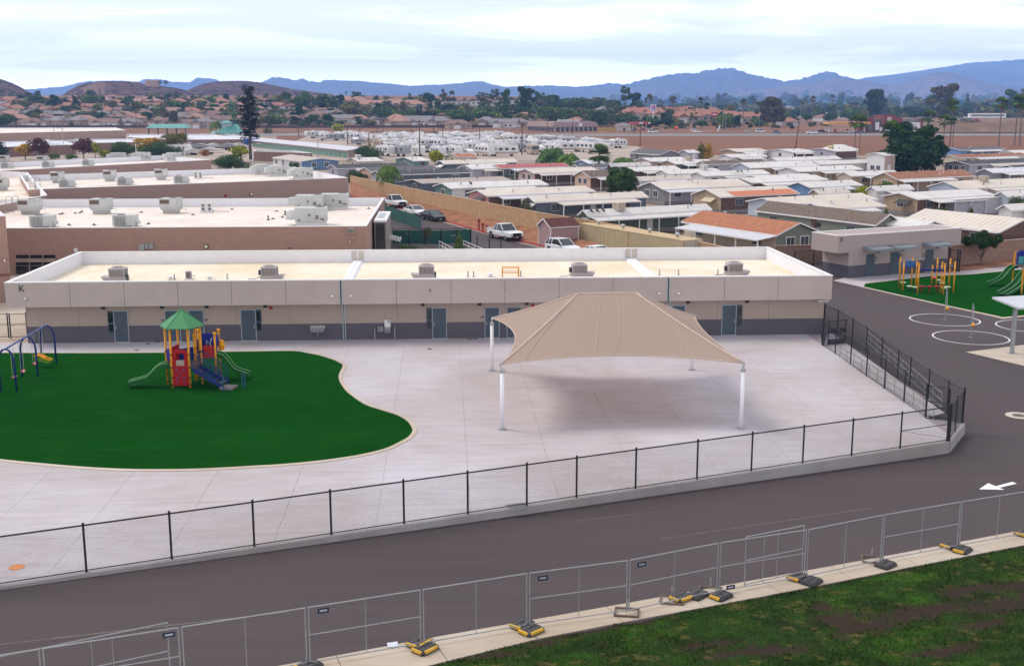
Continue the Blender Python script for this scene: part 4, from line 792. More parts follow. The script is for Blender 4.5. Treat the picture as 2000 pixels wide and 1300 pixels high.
for a, b, s in ((1691, 1707, 1709), (1738, 1755, 1759), (1806, 1821, 1803)):
    x0, x1 = onB(a, 520)[0], onB(b, 520)[0]; d = MB().box(x0, x1, -.04, -.006, .02, 2.2).build('door', DOOR, B); MB().box(x1 - .14, x1 - .1, -.1, -.041, 1, 1.15).build('handle', STEEL, d); MB().box(x0 - .05, x1 + .05, -.15, -.006, 0, .019).build('threshold', COPING, d)
    ax0, ax1 = x0 - .5, x1 + 1.0
    aw = MB(); aw.hexa([(ax0, -1.5, 2.62), (ax1, -1.5, 2.62), (ax1, -.002, 2.62), (ax0, -.002, 2.62)], [(ax0, -1.5, 2.86), (ax1, -1.5, 2.86), (ax1, -.002, 2.98), (ax0, -.002, 2.98)]); aw.build('awning', M('awning_grey', (.20, .225, .25), .5), B)
    sx = onB(s, 510)[0]; r = MB()
    for k in range(12): t0, t1 = 2 * math.pi * k / 12, 2 * math.pi * (k + 1) / 12; r.bar((sx + .16 * math.cos(t0), -.02, 1.7 + .2 * math.sin(t0)), (sx + .16 * math.cos(t1), -.02, 1.7 + .2 * math.sin(t1)), .03, .05)
    r.build('restroom_sign', DARK, B); MB().box(x1 + .25, x1 + .55, -.15, -.002, 2.3, 2.5).build('door_light', BLACKP, B)
lx, lz = onB(1643.5, 468.5); o = letter('B', .66, (lx, -.012, lz), math.pi / 2, 0, DARK, B, depth=.006)
# ------------------------------------------------------------------ shade canopy
cpost = [W(981, 838), W(1447, 836), W(1351, 722), W(961, 724)]
ctop = [np.array([*WY(977.5, 711, cpost[0][1])[:3]]), np.array([*WY(1453, 709, cpost[1][1])[:3]]), np.array([*WY(1357, 617, cpost[2][1])[:3]]), np.array([*WY(961, 621, cpost[3][1])[:3]])]
cy_ = sum(p[1] for p in ctop) / 4
R0, R1 = WY(1129, 573, cy_), WY(1242, 571, cy_); R1[2] = R0[2]
CA = T('shade_canopy', 'large tan fabric hip canopy on four white posts over the concrete pad', 'canopy', (0, 0, 0)); cen = (R0 + R1) / 2
def face(a, b, ra, rb, sag, name, n=14, mrows=12):
    def S(u, v):
        e = a * (1 - u) + b * u; mid = np.array([cen[0], cen[1], 0]); inw = mid - e; inw[2] = 0
        along_ = b - a; along_ = along_ / np.linalg.norm(along_); inw = inw - along_ * (inw @ along_); inw[2] = 0; inw = inw / np.linalg.norm(inw)
        r = ra * (1 - u) + rb * u; k = 4 * u * (1 - u)
        e2 = e + inw * (sag * k) + np.array([0, 0, 1.0]) * (.18 * k)
        p = e2 * (1 - v) + r * v; p[2] -= .34 * v * (1 - v) * (1 - .3 * k); return p
    m = MB(); vs = [S(i / n, j / mrows) for j in range(mrows + 1) for i in range(n + 1)]; N = n + 1
    nrm = np.cross(vs[1] - vs[0], vs[N] - vs[0]); fl = nrm[2] < 0
    fs = [(j * N + i, j * N + i + 1, (j + 1) * N + i + 1, (j + 1) * N + i) for j in range(mrows) for i in range(n)]
    m.add(vs, [f[::-1] if fl else f for f in fs]);
    m.build(name, CANV, CA, smooth=True)
    return S
Sf = face(ctop[0], ctop[1], R0, R1, 1.05, 'fabric_panel'); Sr = face(ctop[1], ctop[2], R1, R1, 0.55, 'fabric_panel'); Sb = face(ctop[2], ctop[3], R1, R0, 1.05, 'fabric_panel'); Sl = face(ctop[3], ctop[0], R0, R0, 1.05, 'fabric_panel')
SEAM = M('canvas_seam', (.425, .325, .275), .85, var=0); PIPE = M('canvas_hem', (.49, .385, .325), .8, var=0)
for us in ((.10, .0), (.395, .40), (.475, .62), (.80, 1.0)):
    pts = [Sf(us[0] + (us[1] - us[0]) * v * (1 if v < .999 else 1), v) + np.array([0, -.01, .012]) for v in np.linspace(0.0, .97 if us[1] in (.40, .62) else .8, 9)]
    MB().tube(pts, .022, 4).build('seam', SEAM, CA)
for v0 in (.62,):
    MB().tube([Sl(u, .55 + .2 * abs(u - .5)) + np.array([-.01, 0, .012]) for u in np.linspace(.05, .95, 9)], .02, 4).build('seam', SEAM, CA)
for S_, u in ((Sf, 0), (Sf, 1), (Sb, 0), (Sb, 1)): MB().tube([S_(u, v) + np.array([0, 0, .01]) for v in np.linspace(0, 1, 10)], .05, 6).build('hip_seam', PIPE, CA, smooth=True)
MB().tube([R0, R1], .05, 6).build('ridge', PIPE, CA)
for S_ in (Sf, Sr, Sb, Sl): MB().tube([S_(u, 0) for u in np.linspace(0, 1, 13)], .035, 5).build('hem', PIPE, CA, smooth=True)
for b, t in zip(cpost, ctop):
    d = (np.array([cen[0], cen[1], 0]) - np.array([t[0], t[1], 0])); d /= np.linalg.norm(d); tp = np.array([b[0], b[1], t[2] - .12])
    q = b + (0, 0, .0); pp = MB(); pp.tube([q + (0, 0, .012), np.array([tp[0], tp[1], tp[2] - .30])], .105, 14); pp = pp.build('post', WHITEP, CA, smooth=True)
    MB().tube_rings([q + (0, 0, .002), q + (0, 0, .03)], [.24, .24], 14).build('base_plate', GALV, pp)
    mm = MB(); mm.tube([tp - (0, 0, .30), tp - (0, 0, .16)], .125, 14); mm.tube([tp - (0, 0, .16), t - (0, 0, .0)], .05, 6); mm.ball(t, .07, 8, 5); mm.build('corner_fitting', STEEL, pp)
for a, b in ((R0, cen), (R1, cen)): pass
mm = MB(); mm.tube([R0 - (0, 0, .1), R1 - (0, 0, .1)], .06, 6)
for t, r in ((ctop[0], R0), (ctop[3], R0), (ctop[1], R1), (ctop[2], R1)): mm.tube([t - (0, 0, .05)] + [t * (1 - v) + r * v - (0, 0, .1 + .34 * v * (1 - v)) for v in (.25, .5, .75)] + [r - (0, 0, .1)], .05, 6)
mm.build('frame_tube', WHITEP, CA)
# ------------------------------------------------------------------ chain link
def chain_mb(m, a, b, h0, h1, sp=.057, r=.0021, ax=None):      # wires between base points a, b; heights h0..h1 above them
    a = np.array(a, float); b = np.array(b, float); Lx = np.linalg.norm((b - a)); hh = h1 - h0; s = sp * math.sqrt(2)
    P = lambda x, z: a + (b - a) * (x / Lx) + np.array([0, 0, h0 + z])
    off = np.cross((b - a) / Lx, [0, 0, 1.0]); off /= np.linalg.norm(off)
    for sg in (1, -1):
        c = -hh if sg > 0 else 0.0; end = Lx if sg > 0 else Lx + hh; x = c + s / 2
        while x < end:
            z0, z1 = 0.0, hh                                   # x(z) = x + sg*z
            if sg > 0: z0 = max(0, -x); z1 = min(hh, Lx - x)
            else: z0 = max(0, x - Lx); z1 = min(hh, x)
            if z1 - z0 > .02:
                p, q = P(x + sg * z0, z0) + off * (.002 * sg), P(x + sg * z1, z1) + off * (.002 * sg); d = (q - p); d = d / np.linalg.norm(d); n1 = off; n2 = np.cross(d, off)
                o = [n2 * r, -n2 * r * .5 + n1 * r * .87, -n2 * r * .5 - n1 * r * .87]
                m.add([p + k for k in o] + [q + k for k in o], [(0, 1, 4, 3), (1, 2, 5, 4), (2, 0, 3, 5)])
            x += s
def chain(parent, a, b, h0, h1, mat, sp=.057, r=.0021):
    m = MB(); chain_mb(m, a, b, h0, h1, sp, r); o = m.build('chain_link_mesh', mat, parent); o['kind'] = 'stuff'; return o
FH = 1.74
fence = T('chain_link_fence', 'long black chain link fence on the kerb wall along the drive', 'fence', (0, 0, 0))
fpt = [np.array([*fp(-32), 0.0]), np.array([*fp(-14), .0]), np.array([*fp(-3.2), 0.0])]
fpt = [np.array([*fp(k), 0.0]) for k in (-17, -14, -11, -8.4, -5.6, -2.85)] + [W(*p) for p in FP[1:]]
fpt = [np.array([*(fb0 + fd * ((p[:2] - fb0) @ fd)), .012]) for p in fpt]
def black_fence(parent, pts, h=FH, post_r=.041, mid=(), wr=.0021):
    for i, p in enumerate(pts):
        big = i in (0, len(pts) - 1); r = post_r * (1.4 if big else 1)
        o = MB().tube([p, p + (0, 0, h + .02)], r, 8).build('post', BLACKP, parent); MB().ball(p + (0, 0, h + .03), r * 1.25, 8, 4).build('post_cap', BLACKP, o)
    for a, b in zip(pts[:-1], pts[1:]):
        MB().tube([a + (0, 0, h - .03), b + (0, 0, h - .03)], .030, 6).build('top_rail', BLACKP, parent)
        MB().tube([a + (0, 0, .07), b + (0, 0, .07)], .02, 5).build('bottom_rail', BLACKP, parent)
        chain(parent, a, b, .06, h - .04, WIREB, r=wr)
    for a, b in mid: MB().tube([a + (0, 0, .85), b + (0, 0, .85)], .02, 6).build('mid_rail', BLACKP, parent)
black_fence(fence, fpt, mid=[(fpt[-2], fpt[-1])], wr=.0029)
MB().tube([fpt[-2] + (0, 0, .84), fpt[-1] + (0, 0, .15)], .007, 4).build('truss_rod', BLACKP, fence)
# chamfer, inner fence of the ramp, outer fence
c2 = np.array([*C2, .012]); ch = T('chain_link_fence', 'short black fence panel across the cut corner of the pad', 'fence', (0, 0, 0)); mid_ = (fpt[-1] + c2) / 2
black_fence(ch, [fpt[-1] + (.09, .02, 0), mid_, c2], 1.8, mid=[(fpt[-1], c2)])
inn = [W(*p) for p in ((1606, 674), (1631, 691), (1661, 711), (1692, 734), (1727, 759), (1765.5, 785), (1807.5, 815))]; inn = [p + (0, 0, .005) for p in inn]
fi = T('chain_link_fence', 'black chain link fence along the pad edge on the inner side of the ramp', 'fence', (0, 0, 0)); black_fence(fi, inn, 1.72)
of = T('chain_link_fence', 'black chain link fence on the outer side of the ramp beside the asphalt', 'fence', (0, 0, 0))
obx = [(1609, 641), (1635, 653), (1664, 672), (1691, 690.5), (1721, 714.6), (1752.5, 741), (1776, 757), (1812, 783), (1849, 808)]
oz = [-.46, -.45, -.43, -.40, -.36, -.31, -.27, -.2, -.1]
black_fence(of, [W(x, y, z) for (x, y), z in zip(obx, oz)] + [c2], 1.78)
gt = T('gate', 'black gate with dark kick plates at the lower end of the ramp', 'gate', (0, 0, 0)); ga, gb = W(1617, 671, -.3), W(1650, 672, -.42)
ga[2] = gb[2] = -.40; m = MB()
for p in (ga, gb): m.tube([p, p + (0, 0, 1.75)], .045, 8)
m.build('gate_post', BLACKP, gt); m = MB()
for z in (.06, .95, 1.7): m.tube([ga + (0, 0, z), gb + (0, 0, z)], .025, 6)
m.build('gate_frame', BLACKP, gt)
for z0, z1 in ((.08, .40), (.80, 1.15)): MB().plate([ga + (0, 0, z0), gb + (0, 0, z0), gb + (0, 0, z1), ga + (0, 0, z1)], .02).build('kick_plate', M('dark_plate', (.02, .024, .03), .5), gt)
chain(gt, ga, gb, .40, 1.7, WIREB)
g2 = T('gate', 'black chain link gate at the upper end of the ramp near the cut corner', 'gate', (0, 0, 0)); ga, gb = inn[-1], np.array([*(np.array(fpt[-1][:2]) * .12 + np.array(W(1851, 818)[:2]) * .88), .005]); m = MB()
for z in (.1, .9, 1.72): m.tube([ga + (.05, 0, z), gb + (0, 0, z)], .022, 6)
m.build('gate_frame', BLACKP, g2); chain(g2, ga, gb, .1, 1.7, WIREB); MB().tube([gb, gb + (0, 0, 1.76)], .05, 8).build('gate_post', BLACKP, g2)
for side, lb in ((0, 'double steel handrail on the pad side of the ramp'), (1, 'double steel handrail on the asphalt side of the ramp')):
    hr = T('handrail', lb, 'handrail', (0, 0, 0), 0, 'handrails of the ramp')
    a = np.array([*(np.array(inn[1][:2]) + (.35, .1)), -.40]) if side == 0 else W(1690, 668, -.42); b = np.array([*(np.array(inn[-1][:2]) + (.3, -.3)), 0]) if side == 0 else W(1838, 798, -.02)
    for z in (.86, .48, .12): MB().tube([a + (0, 0, z), b + (0, 0, z)], .022, 6).build('rail', GALV, hr)
    for k in range(12): p = a + (b - a) * (k / 11); MB().tube([p, p + (0, 0, .86)], .018, 6).build('baluster', GALV, hr)
# gates and fence at the left end of the long building
lf = T('chain_link_fence', 'black gate and rails left of the long building above the swings', 'fence', (0, 0, 0)); pts = [W(-40, 661), W(17.5, 659.5), W(21.5, 660.5), W(54, 658.5)]
for p in pts: MB().tube([p, p + (0, 0, 1.75)], .05, 8).build('post', BLACKP, lf)
for a, b in ((pts[0], pts[1]), (pts[2], pts[3])):
    for z in (.08, .95, 1.68): MB().tube([a + (0, 0, z), b + (0, 0, z)], .022, 6).build('rail', BLACKP, lf)
    chain(lf, a, b, .08, 1.68, WIREB)
p = W(22.5, 590, -.05); q = W(32, 589, -.05); g3 = T('gate', 'narrow black gate between the tall block building and the long building', 'gate', (0, 0, 0)); m = MB()
for r in (p, q): m.tube([r, r + (0, 0, 1.8)], .04, 6)
for z in (.1, .95, 1.78): m.tube([p + (0, 0, z), q + (0, 0, z)], .03, 6)
m.build('gate_frame', BLACKP, g3); chain(g3, p, q, .1, 1.75, WIREB)
# ------------------------------------------------------------------ temporary fence panels and their feet
tops = [(357, 1240, 380, 1310), (603, 1202), (824.5, 1160, 825, 1261), (1031, 1125.5, 1031.5, 1225), (1227.5, 1097.5, 1226, 1197), (1405.5, 1065, 1402, 1159), (1574.5, 1038, 1572.5, 1130.5), (1728.5, 1010, 1721, 1098), (1881, 983, 1871, 1069.5), (2032, 957, 2018, 1043)]
tb = [None, None] + [Wg(t[2], t[3], .03) for t in tops[2:]]
dl = (tb[2] - tb[3]); dl[2] = 0; dl /= np.linalg.norm(dl)
tb[1] = tb[2] + dl * length_to(tb[2], dl, 603, .5, 12); tb[0] = tb[1] + dl * length_to(tb[1], dl, 359, .5, 12)
tb = [tb[0] + dl * 7.2, tb[0] + dl * 3.6] + tb
THT = 1.78
descr = ['far left panel, cut by the frame', 'panel at the lower left corner with a dark tag', 'second panel from the lower left corner, no middle rail', 'panel with a pale tag left of the yellow feet', 'panel just left of the middle, no middle rail', 'panel with dark tag left of the bare steel stand', 'panel with the middle rail beside the stacked spare feet', 'panel with the doubled rail beside the stacked feet', 'plain panel right of the dark rubber foot', 'panel with a middle rail below the white arrow', 'panel at the right picture edge']
midr = [0, 1, 0, 1, 0, 1, 1, 1, 0, 1, 0]; tagk = {1: (.88, .9), 3: (.08, .9), 5: (.08, .87), 6: (.08, .87), 7: (.08, .06)}
for i, (a, b) in enumerate(zip(tb[:-1], tb[1:])):
    ln = np.linalg.norm(b - a); u = (b - a) / ln; a2, b2 = a + u * .05, b - u * .05
    a2[2] = zg(a2[0]) + .08; b2[2] = zg(b2[0]) + .08
    t = T('temporary_fence_panel', f'galvanised mesh {descr[i]}', 'fence panel', (0, 0, 0), 0, 'temporary fence panels along the footpath')
    for p in (a2, b2): MB().tube([p, p + (0, 0, THT)], .023, 7).build('upright', GALV, t)
    MB().tube([a2 + (0, 0, THT), b2 + (0, 0, THT)], .021, 7).build('top_rail', GALV, t); MB().tube([a2 + (0, 0, .06), b2 + (0, 0, .06)], .02, 7).build('bottom_rail', GALV, t)
    c = (a2 + b2) / 2; MB().tube([c + (0, 0, .06), c + (0, 0, THT)], .013, 6).build('brace', GALV, t)
    if midr[i]: MB().tube([a2 + (0, 0, .92), b2 + (0, 0, .92)], .016, 6).build('mid_rail', GALV, t)
    chain(t, a2, b2, .07, THT - .01, WIREG, .057, .0011)
    if i in tagk:
        f, z = tagk[i]; p = a2 + (b2 - a2) * f + np.array([0, -.03, THT * z - .06]); q = p + u * .34
        tg = MB().plate([p, q, q + (0, 0, .16), p + (0, 0, .16)], .006).build('name_tag', M('tag_blue_black', (.02, .025, .05), .5), t)
        MB().plate([p + u * .06 + np.array([.002, -.004, .055]), q - u * .06 + np.array([.002, -.004, .055]), q - u * .06 + np.array([.002, -.004, .11]), p + u * .06 + np.array([.002, -.004, .11])], .002).build('tag_stripe', M('tag_pale', (.35, .38, .45), .5), tg)
# doubled frames lying against the run
for (i, f0, f1, off, lb) in ((7, .30, 1.02, .12, 'spare fence frame leaning behind the panel beside the stacked feet'), (1, -.35, .9, .35, 'spare fence frame behind the panel at the lower left corner')):
    a, b = tb[i], tb[i + 1]; p, q = a + (b - a) * f0 + np.array([0, .06, .1]), a + (b - a) * f1 + np.array([-.1, off + .15, .1]); t = T('temporary_fence_panel', lb, 'fence panel', (0, 0, 0), 0, 'spare frames on the temporary fence')
    for r in (p, q): MB().tube([r, r + (0, 0, THT)], .022, 6).build('upright', GALV, t)
    for z in (.05, .92, THT): MB().tube([p + (0, 0, z), q + (0, 0, z)], .019, 6).build('rail', GALV, t)
    c = p * .45 + q * .55; MB().tube([c, c + (0, 0, THT)], .013, 6).build('brace', GALV, t)
def foot(label, p, rz, yellow=2, flip=False):
    t = T('fence_foot', label, 'fence foot', p, rz, 'rubber feet of the temporary fence'); c = .07; h = .12
    o = [(-.38 + c, -.28), (.38 - c, -.28), (.38, -.28 + c), (.38, .28 - c), (.38 - c, .28), (-.38 + c, .28), (-.38, .28 - c), (-.38, -.28 + c)]
    m = MB(); m.prism(o, 0, h * .55); m.hexa([(x, y, h * .551) for x, y in o], [(x * .84, y * .78, h) for x, y in o]); m.build('block', RUB, t)
    m = MB(); m.box(-.07, .07, -.03, .03, h + .001, h + .012); m.build('socket', BLACKP, t); m = MB()
    for k in range(3): m.box(-.24 + k * .17, -.12 + k * .17, .08, .16, h + .001, h + .008); m.box(-.24 + k * .17, -.12 + k * .17, -.16, -.08, h + .001, h + .008)
    m.build('rib', M('worn_rubber', (.10, .095, .09), .9), t)
    if yellow > 0: MB().bar((-.355, -.2, .085), (-.355, .2, .085), .075, .085).build('reflector', M('dull_reflector', (.58, .34, .03), .6), t)
    if yellow > 1: MB().bar((-.26, -.255, .085), (.26, -.255, .085), .075, .085).build('reflector', M('dull_reflector', (.58, .34, .03), .6), t)
    return t
for px, py, dy, ye, lb in ((830, 1268, 0, 2, 'yellow edged black foot, front one of the pair left of the middle of the fence'), (818, 1256, 0, 2, 'yellow edged black foot, rear one of the pair left of the middle of the fence'), (1037.5, 1232.5, 0, 2, 'yellow edged black foot, front one of the pair below the panel with the dark tag'), (1020, 1221, 0, 1, 'yellow edged black foot, rear one of the pair below the panel with the dark tag'), (1408, 1165, 0, 1, 'black foot with one yellow edge just right of the stacked spare feet'), (1585, 1137, 0, 0, 'plain black foot at the doubled fence frame'), (1558, 1128, 0, 1, 'yellow edged foot behind the plain one at the doubled frame'), (1729.5, 1104, 0, 0, 'plain black foot below the panel with a middle rail near the right'), (1879, 1075, 0, 1, 'yellow edged foot, front one of the pair nearest the right edge'), (1855, 1065.5, 0, 1, 'yellow edged foot, rear one of the pair nearest the right edge'), (1999, 1042, 0, 1, 'yellow edged foot cut by the right picture edge'), (603, 1302, 0, 1, 'yellow edged foot cut by the lower picture edge'), (1330, 1168, 1, 2, 'upside down spare foot with a yellow edge, left one of the stacked two'), (1361.5, 1162.5, 1, 0, 'spare black foot right of the upside down one')):
    foot(lb, Wg(px, py, .03), RD + .35 + (px % 7) * .04, ye)
for px, py, lb in ((1224, 1196, 'bare steel stand frame under the fence in the middle'), (1312, 1172, 'bare steel stand frame left of the stacked spare feet'), (1388, 1154, 'steel stand frame with green tape behind the yellow edged foot'), (1705, 1093, 'bare steel stand frame left of the plain black foot')):
    t = T('stand_frame', lb, 'stand', Wg(px, py, .035), RD - .5, 'steel stands of the temporary fence'); m = MB(); q = [(-.38, -.3), (.38, -.3), (.38, .3), (-.38, .3)]
    for a, b in zip(q, q[1:] + q[:1]): m.bar((*a, .03), (*b, .03), .05, .05)
    m.build('frame', M('rusty_frame', (.15, .10, .08), .8, var=.3, scale=6), t); MB().tube([(0, .3, .0), (0, .3, .35)], .03, 6).build('spigot', GALV, t)
p = Wg(767, 1259, .04); pa = MB().plate([(-.16, -.12, .01), (.16, -.12, .01), (.16, .1, .06), (-.16, .1, .05)], .004).build('paper_sheet', M('crumpled_paper', (.62, .66, .74), .7, var=.2, scale=14), None, p, .2); tag(pa, 'pale blue paper sheet lying against the foot of the fence', 'paper')
# ------------------------------------------------------------------ play structure
def slide(t, p0, az, ln, z0, z1, wd=.46, name='slide', lanes=1):
    st = []; N = 18
    for i in range(N + 1):
        s = i / N; k = sst(.04, .86, s); z = z0 + (z1 - z0) * k + .10 * math.sin(s * 2 * math.pi * 1.45) * (1 - abs(2 * s - 1)) * 1.1; st.append((s * ln, z))
    ca, sa = math.cos(az), math.sin(az); F = lambda x, y, z: (p0[0] + ca * x - sa * y, p0[1] + sa * x + ca * y, z)
    W_ = wd * lanes; prof = [(-W_ / 2 - .05, .24), (-W_ / 2, .24), (-W_ / 2 + .05, .03)]
    for l in range(1, lanes): yy = -W_ / 2 + l * wd; prof += [(yy - .05, .03), (yy - .02, .18), (yy + .02, .18), (yy + .05, .03)]
    prof += [(W_ / 2 - .05, .03), (W_ / 2, .24), (W_ / 2 + .05, .24), (W_ / 2 + .05, -.03), (-W_ / 2 - .05, -.03)]
    n = len(prof); vs = [F(x, y, z + h * (1 if x < ln * .9 else .8)) for x, z in st for y, h in prof]; fs = []
    for i in range(N):
        for k in range(n): fs.append((i * n + k, (i + 1) * n + k, (i + 1) * n + (k + 1) % n, i * n + (k + 1) % n))
    fs += [tuple(range(n)), tuple(N * n + k for k in range(n - 1, -1, -1))]
    sl = MB().add(vs, fs).build(name, GRN, t)
    for y in [-W_ / 2 - .025, W_ / 2 + .025] + [-W_ / 2 + l * wd for l in range(1, lanes)]:
        MB().tube([F(x, y, z + (.25 if abs(y) > W_ / 2 else .19) * (1 if x < ln * .9 else .8)) for x, z in st], .028, 6).build('rim', M('worn_green_rim', (.13, .31, .12), .4, var=.1), sl, smooth=True)
    x, z = st[int(N * .72)]; MB().tube([F(x, 0, z - .03), F(x, 0, 0)], .03, 6).build('slide_leg', GRN, sl)
    return sl
pc = W(362, 749.5, .03); PS = T('play_structure', 'red, yellow and blue play structure with green hexagon roof and two slides', 'play structure', pc, -.02)
hexv = [(math.cos(math.pi / 3 * k), math.sin(math.pi / 3 * k)) for k in range(6)]
for x, y in hexv:
    po = MB().tube([(x, y, 0), (x, y, 3.5)], .065, 10).build('post', YEL, PS, smooth=True)
    for z in (.15, .55, 1.15, 1.9): MB().tube_rings([(x, y, z), (x, y, z + .06)], [.085, .085], 10).build('clamp', BLACKP, po)
rv_ = [(1.28 * math.cos(math.pi / 3 * k), 1.28 * math.sin(math.pi / 3 * k)) for k in range(6)]
for k in range(6):
    a, b = rv_[k], rv_[(k + 1) % 6]; rp_ = MB().hexa([(*a, 3.42), (*b, 3.42), (0, 0, 4.33)], [(*a, 3.47), (*b, 3.47), (0, 0, 4.40)]).build('roof_panel', GRNR, PS)
    MB().tube([(*a, 3.47), (0, 0, 4.41)], .022, 5).build('roof_rib', GRNR, rp_)
MB().prism([(x * .97, y * .97) for x, y in hexv], 1.12, 1.2).build('deck', M('brown_deck', (.10, .06, .045), .8), PS)
fa, fb = hexv[4], hexv[5]                                       # front face
y = fa[1] - .0
m = MB(); X0, X1 = fa[0] + .07, fb[0] - .07
m.box(X0, X1, y - .04, y + .02, .12, 1.28); m.box(X0, X0 + .2, y - .04, y + .02, 1.282, 2.0); m.box(X1 - .2, X1, y - .04, y + .02, 1.282, 2.0)
m.hexa([(X0, y - .04, 2.002), (X1, y - .04, 2.002), (X1, y + .02, 2.002), (X0, y + .02, 2.002)], [(X0 + .1, y - .04, 2.22), (X1 - .1, y - .04, 2.22), (X1 - .1, y + .02, 2.22), (X0 + .1, y + .02, 2.22)])
cw = m.build('climbing_panel', RED, PS); MB().box(X0 + .2, X1 - .2, y - .03, y + .01, 1.283, 1.6).build('sand_window', M('speckled_sill', (.34, .27, .25), .7, var=.3, scale=20), cw)
for x, z in ((-.22, 1.05), (.2, 1.06), (0, .82), (-.15, .6), (.2, .58), (-.2, .34), (.18, .33)): MB().ball((x, y - .06, z), .075, 8, 5, 0, (1, 1, .8)).build('climbing_hold', M('purple_hold', (.11, .05, .18), .5), cw)
for k, mat, z0, z1, nm in ((2, RED, 1.25, 2.05, 'guard_panel'), (1, BLUE, 1.25, 1.9, 'guard_panel')):
    a, b = hexv[k], hexv[(k + 1) % 6]; MB().plate([(a[0] * .97, a[1] * .97, z0), (b[0] * .97, b[1] * .97, z0), (b[0] * .97, b[1] * .97, z1), (a[0] * .97, a[1] * .97, z1 + .15)], .04).build(nm, mat, PS)
a, b = hexv[3], hexv[4]; m = MB()
for i in range(5): f = .12 + .19 * i; m.tube([(a[0] + (b[0] - a[0]) * f, a[1] + (b[1] - a[1]) * f, 1.22), (a[0] + (b[0] - a[0]) * f, a[1] + (b[1] - a[1]) * f, 1.85)], .018, 5)
MB().plate([(a[0], a[1], 1.5), (b[0], b[1], 1.5), (b[0], b[1], 2.0), (a[0], a[1], 2.15)], .04).build('slide_hood', BLUE, PS)
slide(PS, (-.80, -.42), math.pi + .13, 2.25, 1.12, .18)
# rear tower
tx, ty = 1.05, 1.25
for x, y, h in ((tx - .6, ty - .5, 2.7), (tx + .6, ty - .5, 2.75), (tx - .6, ty + .6, 2.75), (tx + .6, ty + .6, 2.75)):
    po = MB().tube([(x, y, 0), (x, y, h)], .06, 10).build('post', YEL, PS, smooth=True); MB().ball((x, y, h + .05), .11, 10, 6).build('post_cap', YEL, po)
MB().box(tx - .55, tx + .55, ty - .45, ty + .55, 1.32, 1.4).build('deck', MC['brown_deck'], PS)
m = MB(); m.hexa([(tx - .5, ty + .56, 1.42), (tx + .5, ty + .56, 1.42), (tx + .5, ty + .61, 1.42), (tx - .5, ty + .61, 1.42)], [(tx - .45, ty + .56, 2.62), (tx + .45, ty + .56, 2.62), (tx + .45, ty + .61, 2.62), (tx - .45, ty + .61, 2.62)])
m.build('arched_panel', BLUE, PS); m = MB(); m.tube([(tx - .15, ty + .54, 1.7), (tx - .1, ty + .54, 2.2), (tx + .1, ty + .54, 2.0), (tx + .2, ty + .54, 2.35)], .03, 6); m.tube([(tx + .05, ty + .54, 2.0), (tx + .25, ty + .54, 1.7)], .03, 6); m.build('white_swirl', WHITEP, PS)
MB().plate([(tx + .62, ty - .45, 1.9), (tx + .62, ty + .55, 1.9), (tx + .62, ty + .55, 2.6), (tx + .62, ty - .45, 2.4)], .04).build('slide_hood', BLUE, PS)
MB().plate([(tx - .62, ty - .45, 1.42), (tx - .62, ty + .55, 1.42), (tx - .62, ty + .55, 2.3), (tx - .62, ty - .45, 2.1)], .04).build('guard_panel', BLUE, PS)
m = MB(); m.box(tx - .1, tx + .5, ty - .55, ty - .51, 1.35, 2.1); pn = m.build('barrel_panel', RED, PS)
for i in range(5): MB().box(tx - .06, tx + .46, ty - .58, ty - .552, 1.42 + i * .135, 1.47 + i * .135).build('slat', M('orange_red', (.55, .05, .03), .4), pn)
slide(PS, (tx + .58, ty + .0), -.05, 1.85, 1.34, .2)
sp = MB(); sp.tube_rings([(tx + .85, ty + .15, 1.7), (tx + .85, ty + .15, 2.0), (tx + .85, ty + .15, 2.3)], [.13, .2, .1], 10); sp.build('yellow_pod', YEL, PS)
# stairs
sa = -.30; st0 = (.78, -.45); ca, sn = math.cos(sa), math.sin(sa); F = lambda x, y, z: (st0[0] + ca * x - sn * y, st0[1] + sn * x + ca * y, z)
for sd_ in (-.42, .42): MB().bar(F(0, sd_, 1.06), F(1.75, sd_, .2), .05, .22).build('stringer', NAVY, PS)
for i in range(5):
    x = .18 + i * .34; z = 1.0 - i * .17; stp_ = MB(); stp_.hexa([F(x - .15, -.4, z - .04), F(x + .15, -.4, z - .04), F(x + .15, .4, z - .04), F(x - .15, .4, z - .04)], [F(x - .15, -.4, z), F(x + .15, -.4, z), F(x + .15, .4, z), F(x - .15, .4, z)]); stp_.build('tread', NAVY if i < 4 else M('grey_tread', (.16, .14, .135), .8), PS)
MB().hexa([F(1.75, -.6, .02), F(2.5, -.6, .02), F(2.5, .2, .02), F(1.75, .2, .02)], [F(1.75, -.6, .16), F(2.5, -.6, .16), F(2.5, .2, .16), F(1.75, .2, .16)]).build('transfer_step', MC['grey_tread'], PS)
for sd_ in (-.44, .44):
    r = MB(); r.tube([F(0, sd_, 1.25), F(0, sd_, 1.95), F(.1, sd_, 2.0), F(1.6, sd_, 1.2), F(1.75, sd_, 1.1), F(1.78, sd_, .1)], .028, 6); r = r.build('stair_rail', NAVY, PS)
    b_ = MB(); b_.tube([F(0, sd_, 1.3), F(1.75, sd_, .42)], .02, 5)
    for i in range(14): x = .1 + i * .12; b_.tube([F(x, sd_, 1.28 - x * .5), F(x, sd_, 1.95 - x * .5)], .012, 5)
    b_.build('baluster', NAVY, r)
for x, y, h in ((2.1, -.75, .9), (2.85, .05, .85), (2.95, .18, .95)):
    q = F(x, y, 0); MB().tube([q, (q[0], q[1], h)], .04, 8).build('hand_post', M('teal_post', (.02, .08, .14), .4), PS)
